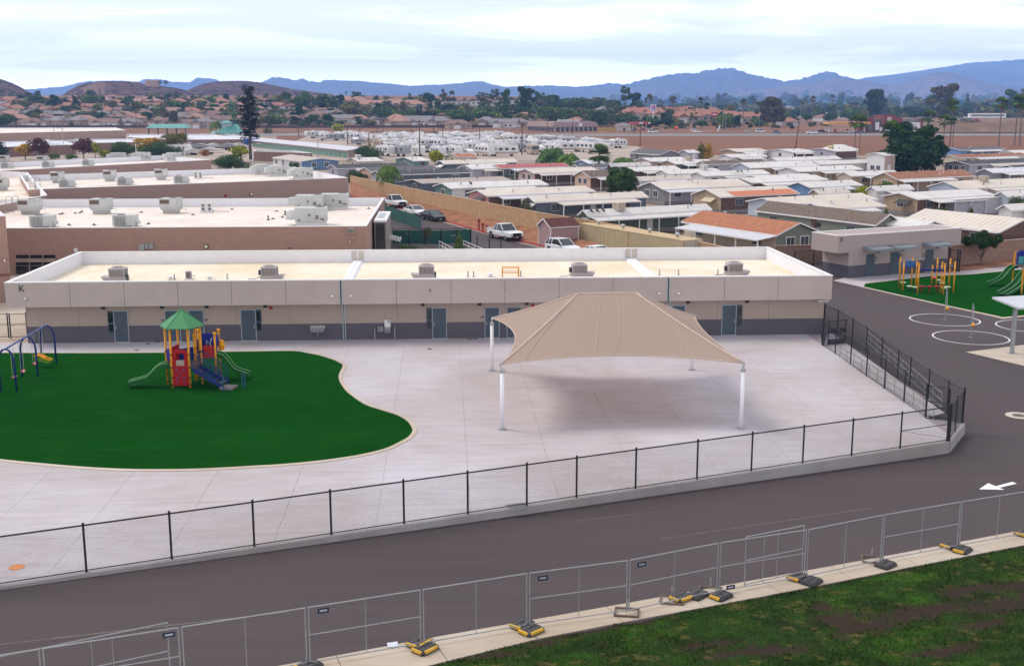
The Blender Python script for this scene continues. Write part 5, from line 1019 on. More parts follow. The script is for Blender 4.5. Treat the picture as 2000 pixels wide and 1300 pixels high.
# ------------------------------------------------------------------ swing set
sa_, sb_, sc_ = (W(96, 709, .03), W(59, 735, .03), W(16.5, 763, .03)); SW = T('swing_set', 'blue arched swing set at the left picture edge', 'swing set', (0, 0, 0)); HB = 2.42
bd_ = (sc_ - sa_); bd_[2] = 0; bd_ /= np.linalg.norm(bd_); bn = np.array([-bd_[1], bd_[0], 0]); bn = bn if bn[0] > 0 else -bn
legs = [(W(110, 709, .03), W(82, 708.6, .03)), (W(74, 735, .03), W(44, 734.5, .03)), (W(32.5, 763, .03), W(1.5, 763, .03))]
mids = [(a + b) / 2 for a, b in legs]; beam0 = mids[0] + (0, 0, HB); beam1 = mids[2] + (0, 0, HB)
for a, b in legs:
    t_ = (a + b) / 2 + (0, 0, HB); pts = []
    for k in range(15):
        u = k / 14; x = -1 + 2 * u; e = (a if x > 0 else b); hor = abs(x)
        p = (a + b) / 2 + (a - b) / 2 * math.copysign(min(1, hor * 1.25), x); z = HB * (1 - max(0, (hor - .0)) ** 3.2 * .0)
        pts.append(p)
    c = (a + b) / 2; h = (a - b) / 2; prof = [(1, 0), (1, 1.5)] + [(math.cos(q) , 1.55 + (HB - 1.55) * math.sin(q)) for q in np.linspace(.15, math.pi - .15, 9)] + [(-1, 1.5), (-1, 0)]
    MB().tube([c + h * x + np.array([0, 0, z]) for x, z in prof], .06, 8).build('arch_frame', NAVY, SW, smooth=True)
MB().tube([beam0 - bd_ * .1, beam1 + bd_ * .1], .055, 8).build('top_beam', M('blue_beam', (.05, .08, .26), .3), SW)
def swing(f, kind, lb):
    c = beam0 + (beam1 - beam0) * f; t = T('swing', lb, 'swing', c - (0, 0, HB - .55), 0, 'swings hung on the blue frame'); lo = .0
    for s in (-.25, .25): MB().tube([(bd_ * s + np.array([0, 0, HB - .60])), bd_ * s * .9 + np.array([.0, 0, .05])], .012, 4).build('chain', M('pale_chain', (.42, .42, .36), .5, .4), t)
    for s in (-.25, .25): MB().tube([bd_ * s + np.array([0, 0, HB - .6]), bd_ * s + np.array([0, 0, HB - .5])], .04, 6).build('hanger', NAVY, t)
    if kind == 'belt':
        m = MB(); P = [bd_ * x + np.array([0, 0, .05 - .1 * (1 - (x / .25) ** 2)]) for x in np.linspace(-.25, .25, 6)]
        for a, b in zip(P[:-1], P[1:]): m.bar(a, b, .17, .025)
        m.build('belt_seat', M('pink_seat', (.50, .13, .14), .5), t)
    else:
        m = MB(); m.hexa([np.array([-.25, -.2, -.12]), np.array([.4, -.2, -.3]), np.array([.4, .2, -.3]), np.array([-.25, .2, -.12])], [np.array([-.45, -.26, .18]), np.array([.58, -.26, -.12]), np.array([.58, .26, -.12]), np.array([-.45, .26, .18])]); m.build('shell', M('lime_plastic', (.14, .28, .03), .4), t)
        m = MB(); m.tube([(-.4, -.2, .2), (-.1, -.24, .22), (.2, -.22, .02), (.52, -.16, -.08), (.52, .16, -.08), (.2, .22, .02), (-.1, .24, .22), (-.4, .2, .2), (-.4, -.2, .2)], .05, 6); m.bar((-.3, 0, .22), (.2, 0, .05), .3, .06); m.build('harness', YEL, t)
swing(.16, 'shell', 'yellow and green moulded swing seat between the two far blue arches'); swing(.37, 'belt', 'red belt swing close behind the middle blue arch'); swing(.66, 'belt', 'red belt swing in the middle of the near bay'); swing(.86, 'belt', 'red belt swing close to the near blue arch')
# ------------------------------------------------------------------ far play area at the right
CF = T('climbing_frame', 'yellow and blue climbing frame on the turf before the building marked B', 'climbing frame', (0, 0, 0)); z7 = lambda x, y: (1740 + x / 7.692, 490 + y / 7.692); PT = {}
for i, (xt, yt, xb, yb) in enumerate(((150, 115, 120, 545), (208, 170, 172, 605), (338, 118, 303, 548), (400, 170, 368, 570), (432, 195, 398, 642), (627, 230, 610, 500), (710, 125, 675, 560), (780, 180, 745, 628), (820, 205, 783, 655), (900, 130, 865, 565), (975, 178, 935, 630))):
    b = Wg(*z7(xb, yb), .03); h = WY(*z7(xt, yt), b[1])[2] - b[2]; PT[i] = (b, h); po = MB().tube([b, b + (0, 0, h)], .075, 8).build('post', YEL, CF, smooth=True); MB().ball(b + (0, 0, h + .02), .10, 8, 5).build('post_cap', YEL, po)
def cbar(i, j, dz=.45, r=.045, mat=NAVY): a, b = PT[i], PT[j]; zz_ = min(a[1], b[1]) - dz; MB().tube([a[0] + (0, 0, a[1] - dz), b[0] + (0, 0, b[1] - dz)], r, 6).build('bar', mat, CF)
for i, j in ((0, 2), (1, 3), (0, 1), (2, 3), (3, 4), (6, 9), (7, 10), (6, 7), (9, 10), (8, 7), (4, 8), (5, 6)): cbar(i, j)
cbar(4, 8, .55, .05); a, b = PT[4][0], PT[8][0]
m = MB()
for k in range(1, 9): p = a + (b - a) * (k / 9) + np.array([0, 0, PT[4][1] - .5]); m.tube([p + (0, 0, 0), p + (.1, .9, .1)], .02, 5)
m.build('rung', NAVY, CF); m = MB()
for z in (.6, 1.1, 1.6): m.tube([PT[7][0] + (0, 0, z), PT[8][0] + (0, 0, z)], .03, 5)
m.build('ladder_rung', YEL, CF)
p = PT[0][0] * .3 + PT[3][0] * .7 + np.array([0, 0, 2.2]); MB().plate([p + (-.9, 0, -.3), p + (.2, -.2, -.3), p + (.3, -.2, .35), p + (-.9, 0, .35)], .06).build('activity_panel', M('sky_blue_panel', (.03, .13, .33), .5), CF)
for x, y, mat in ((180, 505, 0), (278, 565, 0), (365, 578, 0), (765, 515, 0), (785, 588, 0), (848, 576, 0), (725, 470, 0), (460, 580, 1), (573, 582, 1), (687, 582, 1)):
    p = Wg(*z7(x, y + 35), .03); h = .4 if mat else .32; MB().tube([p, p + (0, 0, h)], .05, 6).build('stalk', RED if mat else NAVY, CF); MB().tube_rings([p + (0, 0, h + .002), p + (0, 0, h + .10), p + (0, 0, h + .14)], [.16, .28, .26], 12).build('stepping_pad', RED if mat else M('pale_green_pad', (.45, .55, .38), .5), CF)
p = Wg(*z7(643, 490), .03); MB().ball(p + (0, 0, .55), .3, 10, 6, 0, (1.4, .9, .45)).build('spinner_seat', M('pink_spinner', (.5, .07, .12), .4), CF)
P_ = T('play_structure', 'second play structure with green slides cut by the right picture edge', 'play structure', (0, 0, 0)); q0 = Wg(*z7(1830, 490), .03)
for x, yb, h in ((1824, 490, 3.0), (1960, 640, 2.2), (2010, 470, 3.2), (2080, 560, 3.0)): b = Wg(*z7(x, yb), .03); MB().tube([b, b + (0, 0, h)], .075, 8).build('post', YEL, P_)
b = Wg(*z7(1830, 485), .03); MB().box(b[0] + .05, b[0] + 2.6, b[1] - 1.2, b[1] + .6, 1.1, 1.2).build('deck', MC['brown_deck'], P_)
m = MB(); m.box(b[0] + .15, b[0] + .95, b[1] - .1, b[1] - .04, 1.25, 2.3); m.hexa([(b[0] + .1, b[1] - .12, 2.302), (b[0] + 1.0, b[1] - .12, 2.302), (b[0] + 1.0, b[1] - .02, 2.302), (b[0] + .1, b[1] - .02, 2.302)], [(b[0] + .5, b[1] - .12, 2.6), (b[0] + .6, b[1] - .12, 2.6), (b[0] + .6, b[1] - .02, 2.6), (b[0] + .5, b[1] - .02, 2.6)]); m.build('play_panel', BLUE, P_); MB().box(b[0] + .3, b[0] + .8, b[1] - .13, b[1] - .101, 1.3, 2.0).build('panel_insert', M('teal_insert', (.05, .30, .30), .5), P_)
MB().box(b[0] + 1.3, b[0] + 2.2, b[1] - 1.35, b[1] - 1.25, .5, 1.2).build('guard_panel', RED, P_)
s1 = Wg(*z7(1470, 530), .03); d1 = np.array([b[0], b[1] - .3]) - s1[:2]; slide(P_, (b[0], b[1] - .3), math.atan2(-d1[1], -d1[0]), np.linalg.norm(d1), 1.0, -.35, .5)
s2 = Wg(*z7(1680, 680), .03); e2 = np.array([b[0] + 1.6, b[1] - 1.0]); d2 = e2 - s2[:2]; slide(P_, e2, math.atan2(-d2[1], -d2[0]), np.linalg.norm(d2), 1.15, -.35, .5, lanes=2)
for i, (c, lb, px, py) in enumerate(((TC[0], 'steel tetherball pole with orange ball in the farther white circle', 1850, 602.5), (TC[1], 'steel tetherball pole with orange ball in the nearer white circle', 1901, 634.5))):
    t = T('tetherball_pole', lb, 'tetherball pole', c, 0, 'tetherball poles'); MB().tube([(0, 0, 0), (0, 0, 2.45)], .042, 10).build('pole', GALV, t); p = WY(px, py, c[1] - .2) - c
    MB().ball(p, .14, 12, 8).build('ball', M('orange_ball', (.72, .30, .02), .5), t, smooth=True); MB().tube([(0, 0, 2.42), (.06, -.05, 2.2), p + (0, 0, .13)], .008, 4).build('rope', WHITEP, t); MB().disc((0, 0, .0), .12, .02, 12).build('base_plate', GALV, t)
c = Wg(1976, 690); SH = T('shade_shelter', 'grey steel shelter with flat pale roof at the right picture edge', 'shelter', (c[0], c[1], c[2] + .015)); zr_ = 3.22
m = MB(); m.box(-.11, .11, -.11, .11, .0, zr_ - .2); m.build('post', GALV, SH); MB().box(-.25, .25, -.25, .25, 0, .02).build('base_plate', GALV, SH)
MB().hexa([(-.45, -1.3, zr_), (5.5, -1.9, zr_ - .05), (5.5, 3.2, zr_ + .2), (-.6, 2.2, zr_ + .12)], [(-.45, -1.3, zr_ + .13), (5.5, -1.9, zr_ + .08), (5.5, 3.2, zr_ + .33), (-.6, 2.2, zr_ + .25)]).build('roof', M('shelter_roof', (.50, .51, .55), .45, .2), SH)
MB().bar((0, 0, zr_ - .12), (5, .3, zr_ - .12), .14, .18).build('beam', GALV, SH); MB().tube([(5, .3, 0), (5, .3, zr_ - .2)], .11, 8).build('post', GALV, SH)
# ------------------------------------------------------------------ mobile homes
RM = {'white': roof_mat('white_metal_roof', (.62, .60, .59), (.46, .40, .35), .38), 'cream': roof_mat('cream_metal_roof', (.60, .545, .48), (.46, .38, .31), .45), 'grey': shingle_mat('grey_shingle', (.125, .12, .125)), 'dark': shingle_mat('charcoal_shingle', (.075, .074, .08)), 'taupe': shingle_mat('taupe_shingle', (.155, .12, .10)), 'terra': shingle_mat('terracotta_shingle', (.36, .15, .085)), 'brown': shingle_mat('brown_shingle', (.28, .135, .085)), 'red': M('red_metal_roof', (.36, .085, .08), .5, .1, .08), 'lilac': M('pale_lilac_roof', (.58, .58, .62), .5, .1, .06), 'tan': M('tan_flat_roof', (.35, .29, .25), .7, var=.12), 'orange': M('orange_metal_roof', (.50, .15, .06), .5, .1, .1)}
WM = {k: M(k + '_siding', c, .7, var=.05, spec=.25) for k, c in dict(white=(.62, .61, .61), grey=(.19, .185, .20), lilac=(.38, .37, .42), blue=(.13, .22, .38), teal=(.13, .21, .20), pink=(.52, .25, .25), tan=(.38, .28, .19), cream=(.50, .44, .34), green=(.11, .14, .115), sage=(.17, .19, .15), brown=(.12, .07, .055), peach=(.56, .37, .27), slate=(.10, .12, .15), paleblue=(.40, .45, .52), rose=(.45, .33, .29)).items()}
TRIM = M('white_trim', (.66, .65, .66), .5, var=.03); WIN = M('home_window', (.05, .06, .075), .15, var=0, spec=.6)
STONE = M('beige_box', (.50, .42, .33), .7)
def home(label, typ, E, xr, xl, roof, wall, wall2=None, ze=2.5, rise=.7, porch=None, extra=(), wins=2, zoff=0.0):
    """U: long axis runs right-and-away, gable on the left; V: long axis runs away-and-left, gable faces the camera."""
    z0 = -.5 + zoff; e = W(E[0], E[1], z0 + ze)
    if typ == 'U': L_ = length_to(e, UU, xr, 4, 34); B_ = length_to(e, VV, xl, 2, 12)
    else: L_ = length_to(e, VV, xl, 3, 34); B_ = length_to(e, UU, xr, 2, 13)
    L_ = min(L_, 30); t = T('mobile_home', label, 'mobile home', (e[0], e[1], z0), TH + (0 if typ == 'U' else math.pi / 2), 'homes of the mobile home park')
    W_ = WM[wall]; W2 = WM[wall2] if wall2 else W_; R_ = RM[roof]; ov = .35
    # local frame: x along the length, y across; U: y 0..B ; V: rotated 90 deg, so across runs to -y
    y0, y1 = (0, B_) if typ == 'U' else (-B_, 0)
    x0, x1 = (ov, L_ - ov); ya, yb = y0 + ov * .7, y1 - ov * .7; yc = (y0 + y1) / 2
    MB().box(x0, x1, ya, yb, .0, .55).build('skirt', M('grey_skirt', (.25, .23, .22)), t)
    m = MB(); m.box(x0, x1, ya, yb, .552, ze - .06); m.build('side_wall', W2, t)
    for x in (x0 - .03, x1 + .0):
        m = MB(); m.hexa([(x, ya, .56), (x + .03, ya, .56), (x + .03, yb, .56), (x, yb, .56)], [(x, ya, ze - .05), (x + .03, ya, ze - .05), (x + .03, yb, ze - .05), (x, yb, ze - .05)]); m.add([(x, ya, ze - .05), (x + .03, ya, ze - .05), (x + .03, yb, ze - .05), (x, yb, ze - .05), (x, yc, ze + rise - .12), (x + .03, yc, ze + rise - .12)], [(0, 3, 4), (1, 5, 2), (0, 4, 5, 1), (3, 2, 5, 4)]); m.build('gable_wall', W_, t)
    th = .09
    for s in (0, 1):
        ye_ = y0 if s == 0 else y1; p = [(0, ye_, ze), (L_, ye_, ze), (L_, yc, ze + rise), (0, yc, ze + rise)]
        m = MB(); m.hexa(p, [(x, y, z + th) for x, y, z in p]) if s == 0 else m.hexa(p[::-1], [(x, y, z + th) for x, y, z in p[::-1]])
        if roof in ('white', 'cream', 'lilac', 'red', 'orange'):
            n = max(3, int(L_ / .8))
            for k in range(1, n): x = L_ * k / n; m.bar((x, ye_, ze + th + .012), (x, yc, ze + rise + th + .012), .05, .03)
        rf = m.build('roof', R_, t)
        if s == 0: vs_ = rf
    m = MB(); m.box(0, L_, y0 - .025, y0, ze - .09, ze + .10); m.box(0, L_, y1, y1 + .025, ze - .09, ze + .10)
    for x in (-.03, L_): 
        for ye_ in (y0, y1): m.bar((x + .015, ye_, ze + .03), (x + .015, yc, ze + rise + .03), .03, .16)
    m.build('fascia', TRIM, t)
    r = random.Random(hash(label) % 1000 if False else sum(map(ord, label)))
    for k in range(2 + r.randrange(3)):
        x = L_ * r.uniform(.12, .9); y = yc + (y0 - yc) * r.uniform(.2, .75); z = ze + rise * (1 - abs(y - yc) / (B_ / 2)) + th
        m = MB(); m.tube_rings([(x, y, z - .05), (x, y, z + .32)], [.07, .07], 7); m.tube_rings([(x, y, z + .33), (x, y, z + .42)], [.14, .10], 7); m.build('roof_vent', r.choice((STEEL, TRIM, DARK)), t)
    # windows on the gable and on the long side
    gx = x0 - .03
    for k in range(wins):
        f = (k + 1) / (wins + 1); y = ya + (yb - ya) * f; hw = min(.55, (yb - ya) / (wins + 1) * .32); wf = MB().box(gx - .05, gx - .001, y - hw - .1, y + hw + .1, 1.1, 2.3).build('window', TRIM, t); m = MB(); m.box(gx - .06, gx - .051, y - hw, y - .03, 1.2, 2.2); m.box(gx - .06, gx - .051, y + .03, y + hw, 1.2, 2.2); m.build('pane', WIN, wf)
    ys = ya if typ == 'U' else yb; sg = -1 if typ == 'U' else 1
    def side_box(a, b, z_0, z_1, d0, d1): return (a, b, min(ys + sg * d0, ys + sg * d1), max(ys + sg * d0, ys + sg * d1), z_0, z_1)
    n = max(1, int(L_ / 5.5)); TRW = TRIM if r.random() < .45 else M('grey_trim', (.30, .30, .31), .5)
    for k in range(n):
        x = x0 + (x1 - x0) * (k + .5) / n + r.uniform(-.4, .4)
        if k == n // 2: d = MB().box(*side_box(x - .45, x + .45, .56, 2.45, .001, .05)).build('door', r.choice((TRIM, WM['brown'], WM['cream'])), t); MB().box(*side_box(x + .3, x + .37, 1.4, 1.55, .051, .09)).build('handle', STEEL, d)
        else: wf = MB().box(*side_box(x - .75, x + .75, 1.15, 2.2, .001, .05)).build('window', TRW, t); m = MB(); m.box(*side_box(x - .66, x - .03, 1.24, 2.11, .051, .06)); m.box(*side_box(x + .03, x + .66, 1.24, 2.11, .051, .06)); m.build('pane', WIN, wf)
    if porch:                                                  # lean-to roof along the seen long side
        col, f0, f1, dp = porch[:4]; a, b = x0 + (x1 - x0) * f0, x0 + (x1 - x0) * f1; yo = ys + sg * dp; P = [(a, ys, ze - .12), (b, ys, ze - .12), (b, yo, ze - .42), (a, yo, ze - .42)]
        m = MB(); P2_ = [(x, y, z + .08) for x, y, z in P]
        if sg < 0: P, P2_ = P[::-1], P2_[::-1]
        m.hexa(P, P2_); nn = max(3, int((b - a) / .6))
        for k in range(1, nn): x = a + (b - a) * k / nn; m.bar((x, ys, ze - .03), (x, yo, ze - .33), .04, .03)
        m.build('porch_roof', RM.get(col) or WM[col], t); np_ = max(2, int((b - a) / 3) + 1)
        for k in range(np_): x = a + .1 + (b - a - .2) * k / (np_ - 1); MB().box(x - .06, x + .06, min(yo - sg * .2, yo - sg * .08), max(yo - sg * .2, yo - sg * .08), 0, ze - .42).build('porch_post', TRIM, t)
        m = MB(); m.box(a, b, min(yo, yo + sg * .03), max(yo, yo + sg * .03), ze - .46, ze - .30); m.build('gutter', TRIM, t)
    for ex in extra:
        if ex[0] == 'cooler':
            x = L_ * ex[1]; y = yc + (y0 - yc) * .2; z = ze + rise * .8; c = MB().box(x - .6, x + .6, y - .6, y + .6, z, z + 1.0).build('swamp_cooler', ex[2] if len(ex) > 2 else STONE, t); m = MB()
            for k in range(5): m.box(x - .62, x - .601, y - .45, y + .45, z + .12 + k * .17, z + .2 + k * .17); m.box(x - .45, x + .45, y - .62, y - .601, z + .12 + k * .17, z + .2 + k * .17)
            m.build('louvre', M('cooler_slot', (.28, .23, .18)), c)
        elif ex[0] == 'awning':
            y = ya + (yb - ya) * .35; MB().plate([(gx - .05, y - 1.3, 2.3), (gx - 1.1, y - 1.3, 1.75), (gx - 1.1, y + 1.3, 1.75), (gx - .05, y + 1.3, 2.3)], .04).build('window_awning', ex[1], t)
        elif ex[0] == 'dish':
            for k in range(ex[2]): x = L_ * ex[1] + k * .9; d = MB(); d.tube_rings([(0, 0, 0), (0, 0, .06), (0, 0, .16)], [.04, .28, .42], 12); d.tube([(0, 0, .0), (0, 0, -.5)], .03, 5); o = d.build('satellite_dish', DARK, t, (x, y0 + .3, ze + .75)); o.rotation_euler = (.9, .2, .5)
        elif ex[0] == 'strip':
            MB().plate([(L_ * ex[2], y0 - .05, ze + .10), (L_ * ex[3], y0 - .05, ze + .10), (L_ * ex[3], yc * .55 + y0 * .45, ze + rise * .55 + .13), (L_ * ex[2], yc * .55 + y0 * .45, ze + rise * .55 + .13)], .03).build('roof_strip', RM[ex[1]], t)
        elif ex[0] == 'carport':
            a, b, dp = ex[1] * L_, ex[2] * L_, ex[3]; m = MB(); m.box(*side_box(a, b, .0, 2.3, 0.1, dp)); m.build('carport_wall', WM[ex[4]], t); MB().box(*side_box(a - .1, b + .1, 2.302, 2.42, .06, dp + .1)).build('carport_roof', RM['white'], t)
    return t
HL = [
 ('white ribbed roof home with dark green walls and a long posted porch', 'U', (1150, 424), 1391, 1127, 'white', 'green', None, dict(porch=('white', .0, 1.0, 1.9), extra=(('cooler', .27, STONE), ('dish', .02, 3)))),
 ('low white roofed slate walled home left of the beige roof cooler', 'U', (1045, 396), 1267, 1018, 'cream', 'slate', None, dict(extra=(('awning', WM['white']),), wins=1)),
 ('white roofed home with pink end wall and brown front above the ochre wall', 'U', (952, 384), 1164, 911, 'cream', 'pink', 'brown', dict(wins=1, extra=(('awning', DARK),))),
 ('white roofed home with teal end wall left of the pink one', 'U', (880, 369), 1072, 845, 'white', 'teal', 'white', dict(wins=1, extra=(('dish', .2, 1),))),
 ('home with a flat tan roof and slate blue wall behind the teal ended one', 'U', (824, 358), 998, 790, 'tan', 'slate', None, dict(rise=.4, wins=1)),
 ('grey home with charcoal shingle roof and white trim behind the small palm', 'U', (747, 343), 922, 722, 'dark', 'lilac', 'slate', dict(wins=1)),
 ('home with a peach end wall and taupe roof between two grey ones', 'U', (724, 336), 858, 701, 'grey', 'peach', None, dict(wins=0)),
 ('lilac grey home with charcoal roof left of the peach one', 'U', (658, 330), 805, 638, 'dark', 'lilac', None, dict(wins=1)),
 ('bright blue walled home with a pale hipped roof near the storage units', 'V', (588, 316), 664, 531, 'cream', 'blue', 'white', dict(wins=2)),
 ('white roofed home with a white roof cooler behind the lilac grey one', 'U', (700, 316), 748, 674, 'white', 'cream', None, dict(extra=(('cooler', .2, TRIM),), wins=1)),
 ('white roofed home beside the bright lime tree', 'U', (808, 315), 840, 766, 'white', 'teal', None, dict(wins=1)),
 ('home with terracotta roof just right of the lime tree', 'U', (897, 308), 935, 866, 'terra', 'cream', None, dict(wins=1)),
 ('long pale cream roofed home right of the lime tree', 'U', (868, 321), 1012, 850, 'cream', 'slate', None, dict(wins=1, extra=(('awning', WM['white']),))),
 ('white roofed home with a lilac wall left of the red roof', 'U', (922, 331), 985, 893, 'white', 'lilac', None, dict(wins=2)),
 ('red metal roofed home with dark green wall and a pale green awning', 'U', (977, 330), 1114, 953, 'red', 'green', None, dict(wins=1, extra=(('awning', M('mint_awning', (.45, .52, .38))),))),
 ('beige roofed home with rose end wall and a dark porch below the red roof', 'U', (1043, 339), 1172, 1009, 'cream', 'rose', 'brown', dict(porch=('cream', .05, .98, 1.4), wins=2)),
 ('peach home with two white windows in its end wall', 'U', (1152, 347), 1205, 1119, 'taupe', 'peach', 'brown', dict(wins=2, rise=1.1)),
 ('grey home with two white framed windows below the dense shrub tree', 'U', (1296, 371), 1467, 1244, 'cream', 'grey', 'lilac', dict(wins=2, rise=1.0, porch=('lilac', .0, .5, 1.6))),
 ('white roofed home directly behind the grey one with two windows', 'U', (1248, 354), 1352, 1238, 'cream', 'white', None, dict(wins=0)),
 ('white roofed home with a white roof cooler and pale end wall', 'U', (1306, 341), 1412, 1277, 'white', 'white', None, dict(extra=(('cooler', .75, TRIM),), wins=0)),
 ('white roofed home right behind the fan palm', 'U', (1193, 326), 1272, 1184, 'white', 'brown', None, dict(wins=0)),
 ('white roofed home above the dense shrub tree', 'U', (1240, 335), 1331, 1212, 'white', 'brown', None, dict(wins=0)),
 ('dark grey gabled home before the ploughed field', 'V', (1288, 303), 1332, 1228, 'grey', 'grey', None, dict(rise=1.2, wins=0)),
 ('white roofed home just right of the feather palms', 'U', (1272, 316), 1346, 1237, 'white', 'rose', None, dict(wins=0)),
 ('white roofed home with a tan wall and cream cooler below the yellowing poplar', 'U', (1320, 321), 1398, 1286, 'white', 'tan', 'green', dict(wins=0, extra=(('cooler', .5, STONE),))),
 ('cream home with a long taupe shingle roof right of the yellowing poplar', 'U', (1378, 322), 1498, 1357, 'taupe', 'cream', 'lilac', dict(wins=2)),
 ('white roofed home with a pale blue end wall', 'U', (1466, 329), 1600, 1426, 'white', 'paleblue', 'tan', dict(wins=0, rise=1.0)),
 ('white roofed home with several satellite dishes below the pale blue ended one', 'U', (1376, 345), 1505, 1345, 'white', 'white', None, dict(wins=0, extra=(('dish', .5, 2),))),
 ('long white roofed home with lavender front wall', 'U', (1470, 358), 1618, 1420, 'white', 'lilac', 'brown', dict(wins=0)),
 ('tan home with a striped awning and an orange strip on its pale roof', 'U', (1407, 386), 1562, 1349, 'cream', 'tan', 'brown', dict(wins=0, rise=1.0, extra=(('strip', 'orange', .18, .98), ('awning', M('cream_awning', (.50, .43, .31)))))),
 ('pale blue porch home right of the tan one with the awning', 'U', (1523, 401), 1716, 1456, 'cream', 'paleblue', None, dict(wins=1, porch=('lilac', 0, .3, 1.2))),
 ('home with a curved beige metal roof and lavender wall behind the taupe shingles', 'U', (1614, 410), 1732, 1553, 'cream', 'lilac', None, dict(wins=0, rise=.6)),
 ('terracotta shingle home with a long pale carport roof and sage gable', 'V', (1517, 461), 1606, 1330, 'terra', 'sage', 'cream', dict(rise=1.2, wins=2, porch=('lilac', .0, .9, 2.6), extra=(('dish', .03, 1),))),
 ('taupe shingle home behind the terracotta one', 'V', (1711, 441), 1764, 1474, 'taupe', 'sage', None, dict(rise=1.2, wins=0)),
 ('white roofed home behind the building marked B', 'V', (1798, 447), 1850, 1642, 'white', 'white', None, dict(wins=0)),
 ('home with pale yellow roof and a broad pale blue slope at the right edge', 'V', (1952, 455), 2050, 1758, 'cream', 'brown', None, dict(rise=1.3, wins=0, extra=())),
 ('tan clapboard home with a white door and lavender carport', 'U', (1792, 390), 1944, 1721, 'white', 'tan', 'brown', dict(wins=1, extra=(('awning', DARK), ('carport', .36, 1.0, 2.0, 'lilac')))),
 ('white roofed home with pale blue gable and a square roof cooler', 'U', (1878, 370), 2040, 1810, 'cream', 'paleblue', 'white', dict(wins=0, rise=1.0, extra=(('cooler', .42, STONE),))),
 ('tan home with brown shingle roof below the big dark tree', 'U', (1752, 351), 1905, 1701, 'brown', 'tan', None, dict(wins=1, rise=1.1, porch=('white', .0, .7, 1.8))),
 ('white roofed home with beige gable just left of the brown roof', 'U', (1663, 345), 1760, 1633, 'white', 'cream', 'tan', dict(wins=0)),
 ('white roofed home with a cream end wall in the middle row', 'U', (1561, 336), 1686, 1516, 'white', 'white', 'tan', dict(wins=0)),
 ('long white roofed home with fenced porch two rows behind the orange strip', 'U', (1512, 355), 1618, 1400, 'white', 'rose', 'cream', dict(wins=0)),
 ('white roofed home with a small blue patch on its gable', 'U', (1582, 367), 1686, 1536, 'white', 'blue', 'white', dict(wins=0)),
 ('low cream home right of the orange roof strip', 'U', (1600, 380), 1662, 1578, 'cream', 'cream', 'rose', dict(wins=0, ze=2.2)),
 ('low white roofed home behind the yellow green shrub', 'U', (1712, 374), 1786, 1690, 'white', 'white', None, dict(wins=0)),
 ('grey home with three white windows and charcoal roof at the right', 'U', (1893, 322), 2040, 1842, 'dark', 'grey', 'lilac', dict(wins=3)),
 ('sage home with white trimmed gable cut by the right edge', 'U', (1990, 331), 2080, 1943, 'dark', 'sage', 'white', dict(wins=2)),
 ('home with peach brown roof right of the big dark tree', 'U', (1872, 309), 2010, 1838, 'brown', 'cream', None, dict(wins=0)),
 ('grey roofed home behind the big dark tree at the field edge', 'U', (1876, 294), 1965, 1842, 'grey', 'blue', None, dict(wins=0)),
 ('far white roofed home with a dark open porch left of the pavilion', 'U', (1550, 298), 1592, 1490, 'white', 'white', 'brown', dict(wins=1, porch=('white', 0, .9, 1.2))),
 ('far white home with yellow roof cooler beside the pavilion', 'U', (1632, 296), 1676, 1563, 'white', 'lilac', 'brown', dict(wins=1, extra=(('cooler', .3, M('yellow_cooler', (.6, .5, .22))),))),
 ('tall white home at the field edge left of the big dark tree', 'U', (1728, 304), 1745, 1691, 'white', 'white', 'rose', dict(wins=2, ze=4.6, rise=.5)),
 ('white roofed home behind the white pavilion row', 'U', (1520, 315), 1645, 1495, 'white', 'white', None, dict(wins=0)),
 ('white roofed home two rows below the pavilion', 'U', (1600, 322), 1735, 1575, 'white', 'white', None, dict(wins=0)),
 ('far white roofed home with a tan gable at the field edge', 'U', (1440, 297), 1500, 1405, 'cream', 'tan', None, dict(wins=0)),
 ('far white roofed home just right of the yellowing poplar', 'U', (1428, 308), 1500, 1402, 'white', 'white', None, dict(wins=0)),
 ('far white roofed home left of the yellowing poplar', 'U', (1345, 299), 1362, 1325, 'white', 'lilac', None, dict(wins=0)),
 ('white roofed home at the right edge behind the dark shrubs', 'U', (1968, 385), 2080, 1940, 'white', 'paleblue', None, dict(wins=0)),
 ('white roofed home at the right edge above the restroom building', 'U', (1975, 412), 2100, 1945, 'white', 'white', None, dict(wins=0)),
 ('long white roofed home at the right edge left of the roof cooler', 'U', (1940, 338), 2060, 1905, 'lilac', 'grey', None, dict(wins=0)),
 ('white roofed home at the right edge beside the grey field edge roofs', 'U', (1985, 300), 2080, 1950, 'white', 'white', None, dict(wins=0)),
 ('pale home hidden behind the feather palms', 'U', (1150, 320), 1192, 1120, 'lilac', 'blue', None, dict(wins=1)),
 ('small dark roofed home between the two queen palms', 'U', (1130, 329), 1185, 1116, 'grey', 'white', None, dict(wins=0)),
]
rp2 = random.Random(3)
for k, r in enumerate(HL):
    kw = dict(r[8]); q = rp2.random()
    if r[1] == 'U' and 'porch' not in kw and r[3] - r[2][0] > 50 and q < .8: kw['porch'] = (('white', 'cream', 'lilac', 'white')[k % 4], .08 + .25 * rp2.random(), .75 + .22 * rp2.random(), 1.5 + rp2.random())
    home(*r[:8], **kw)
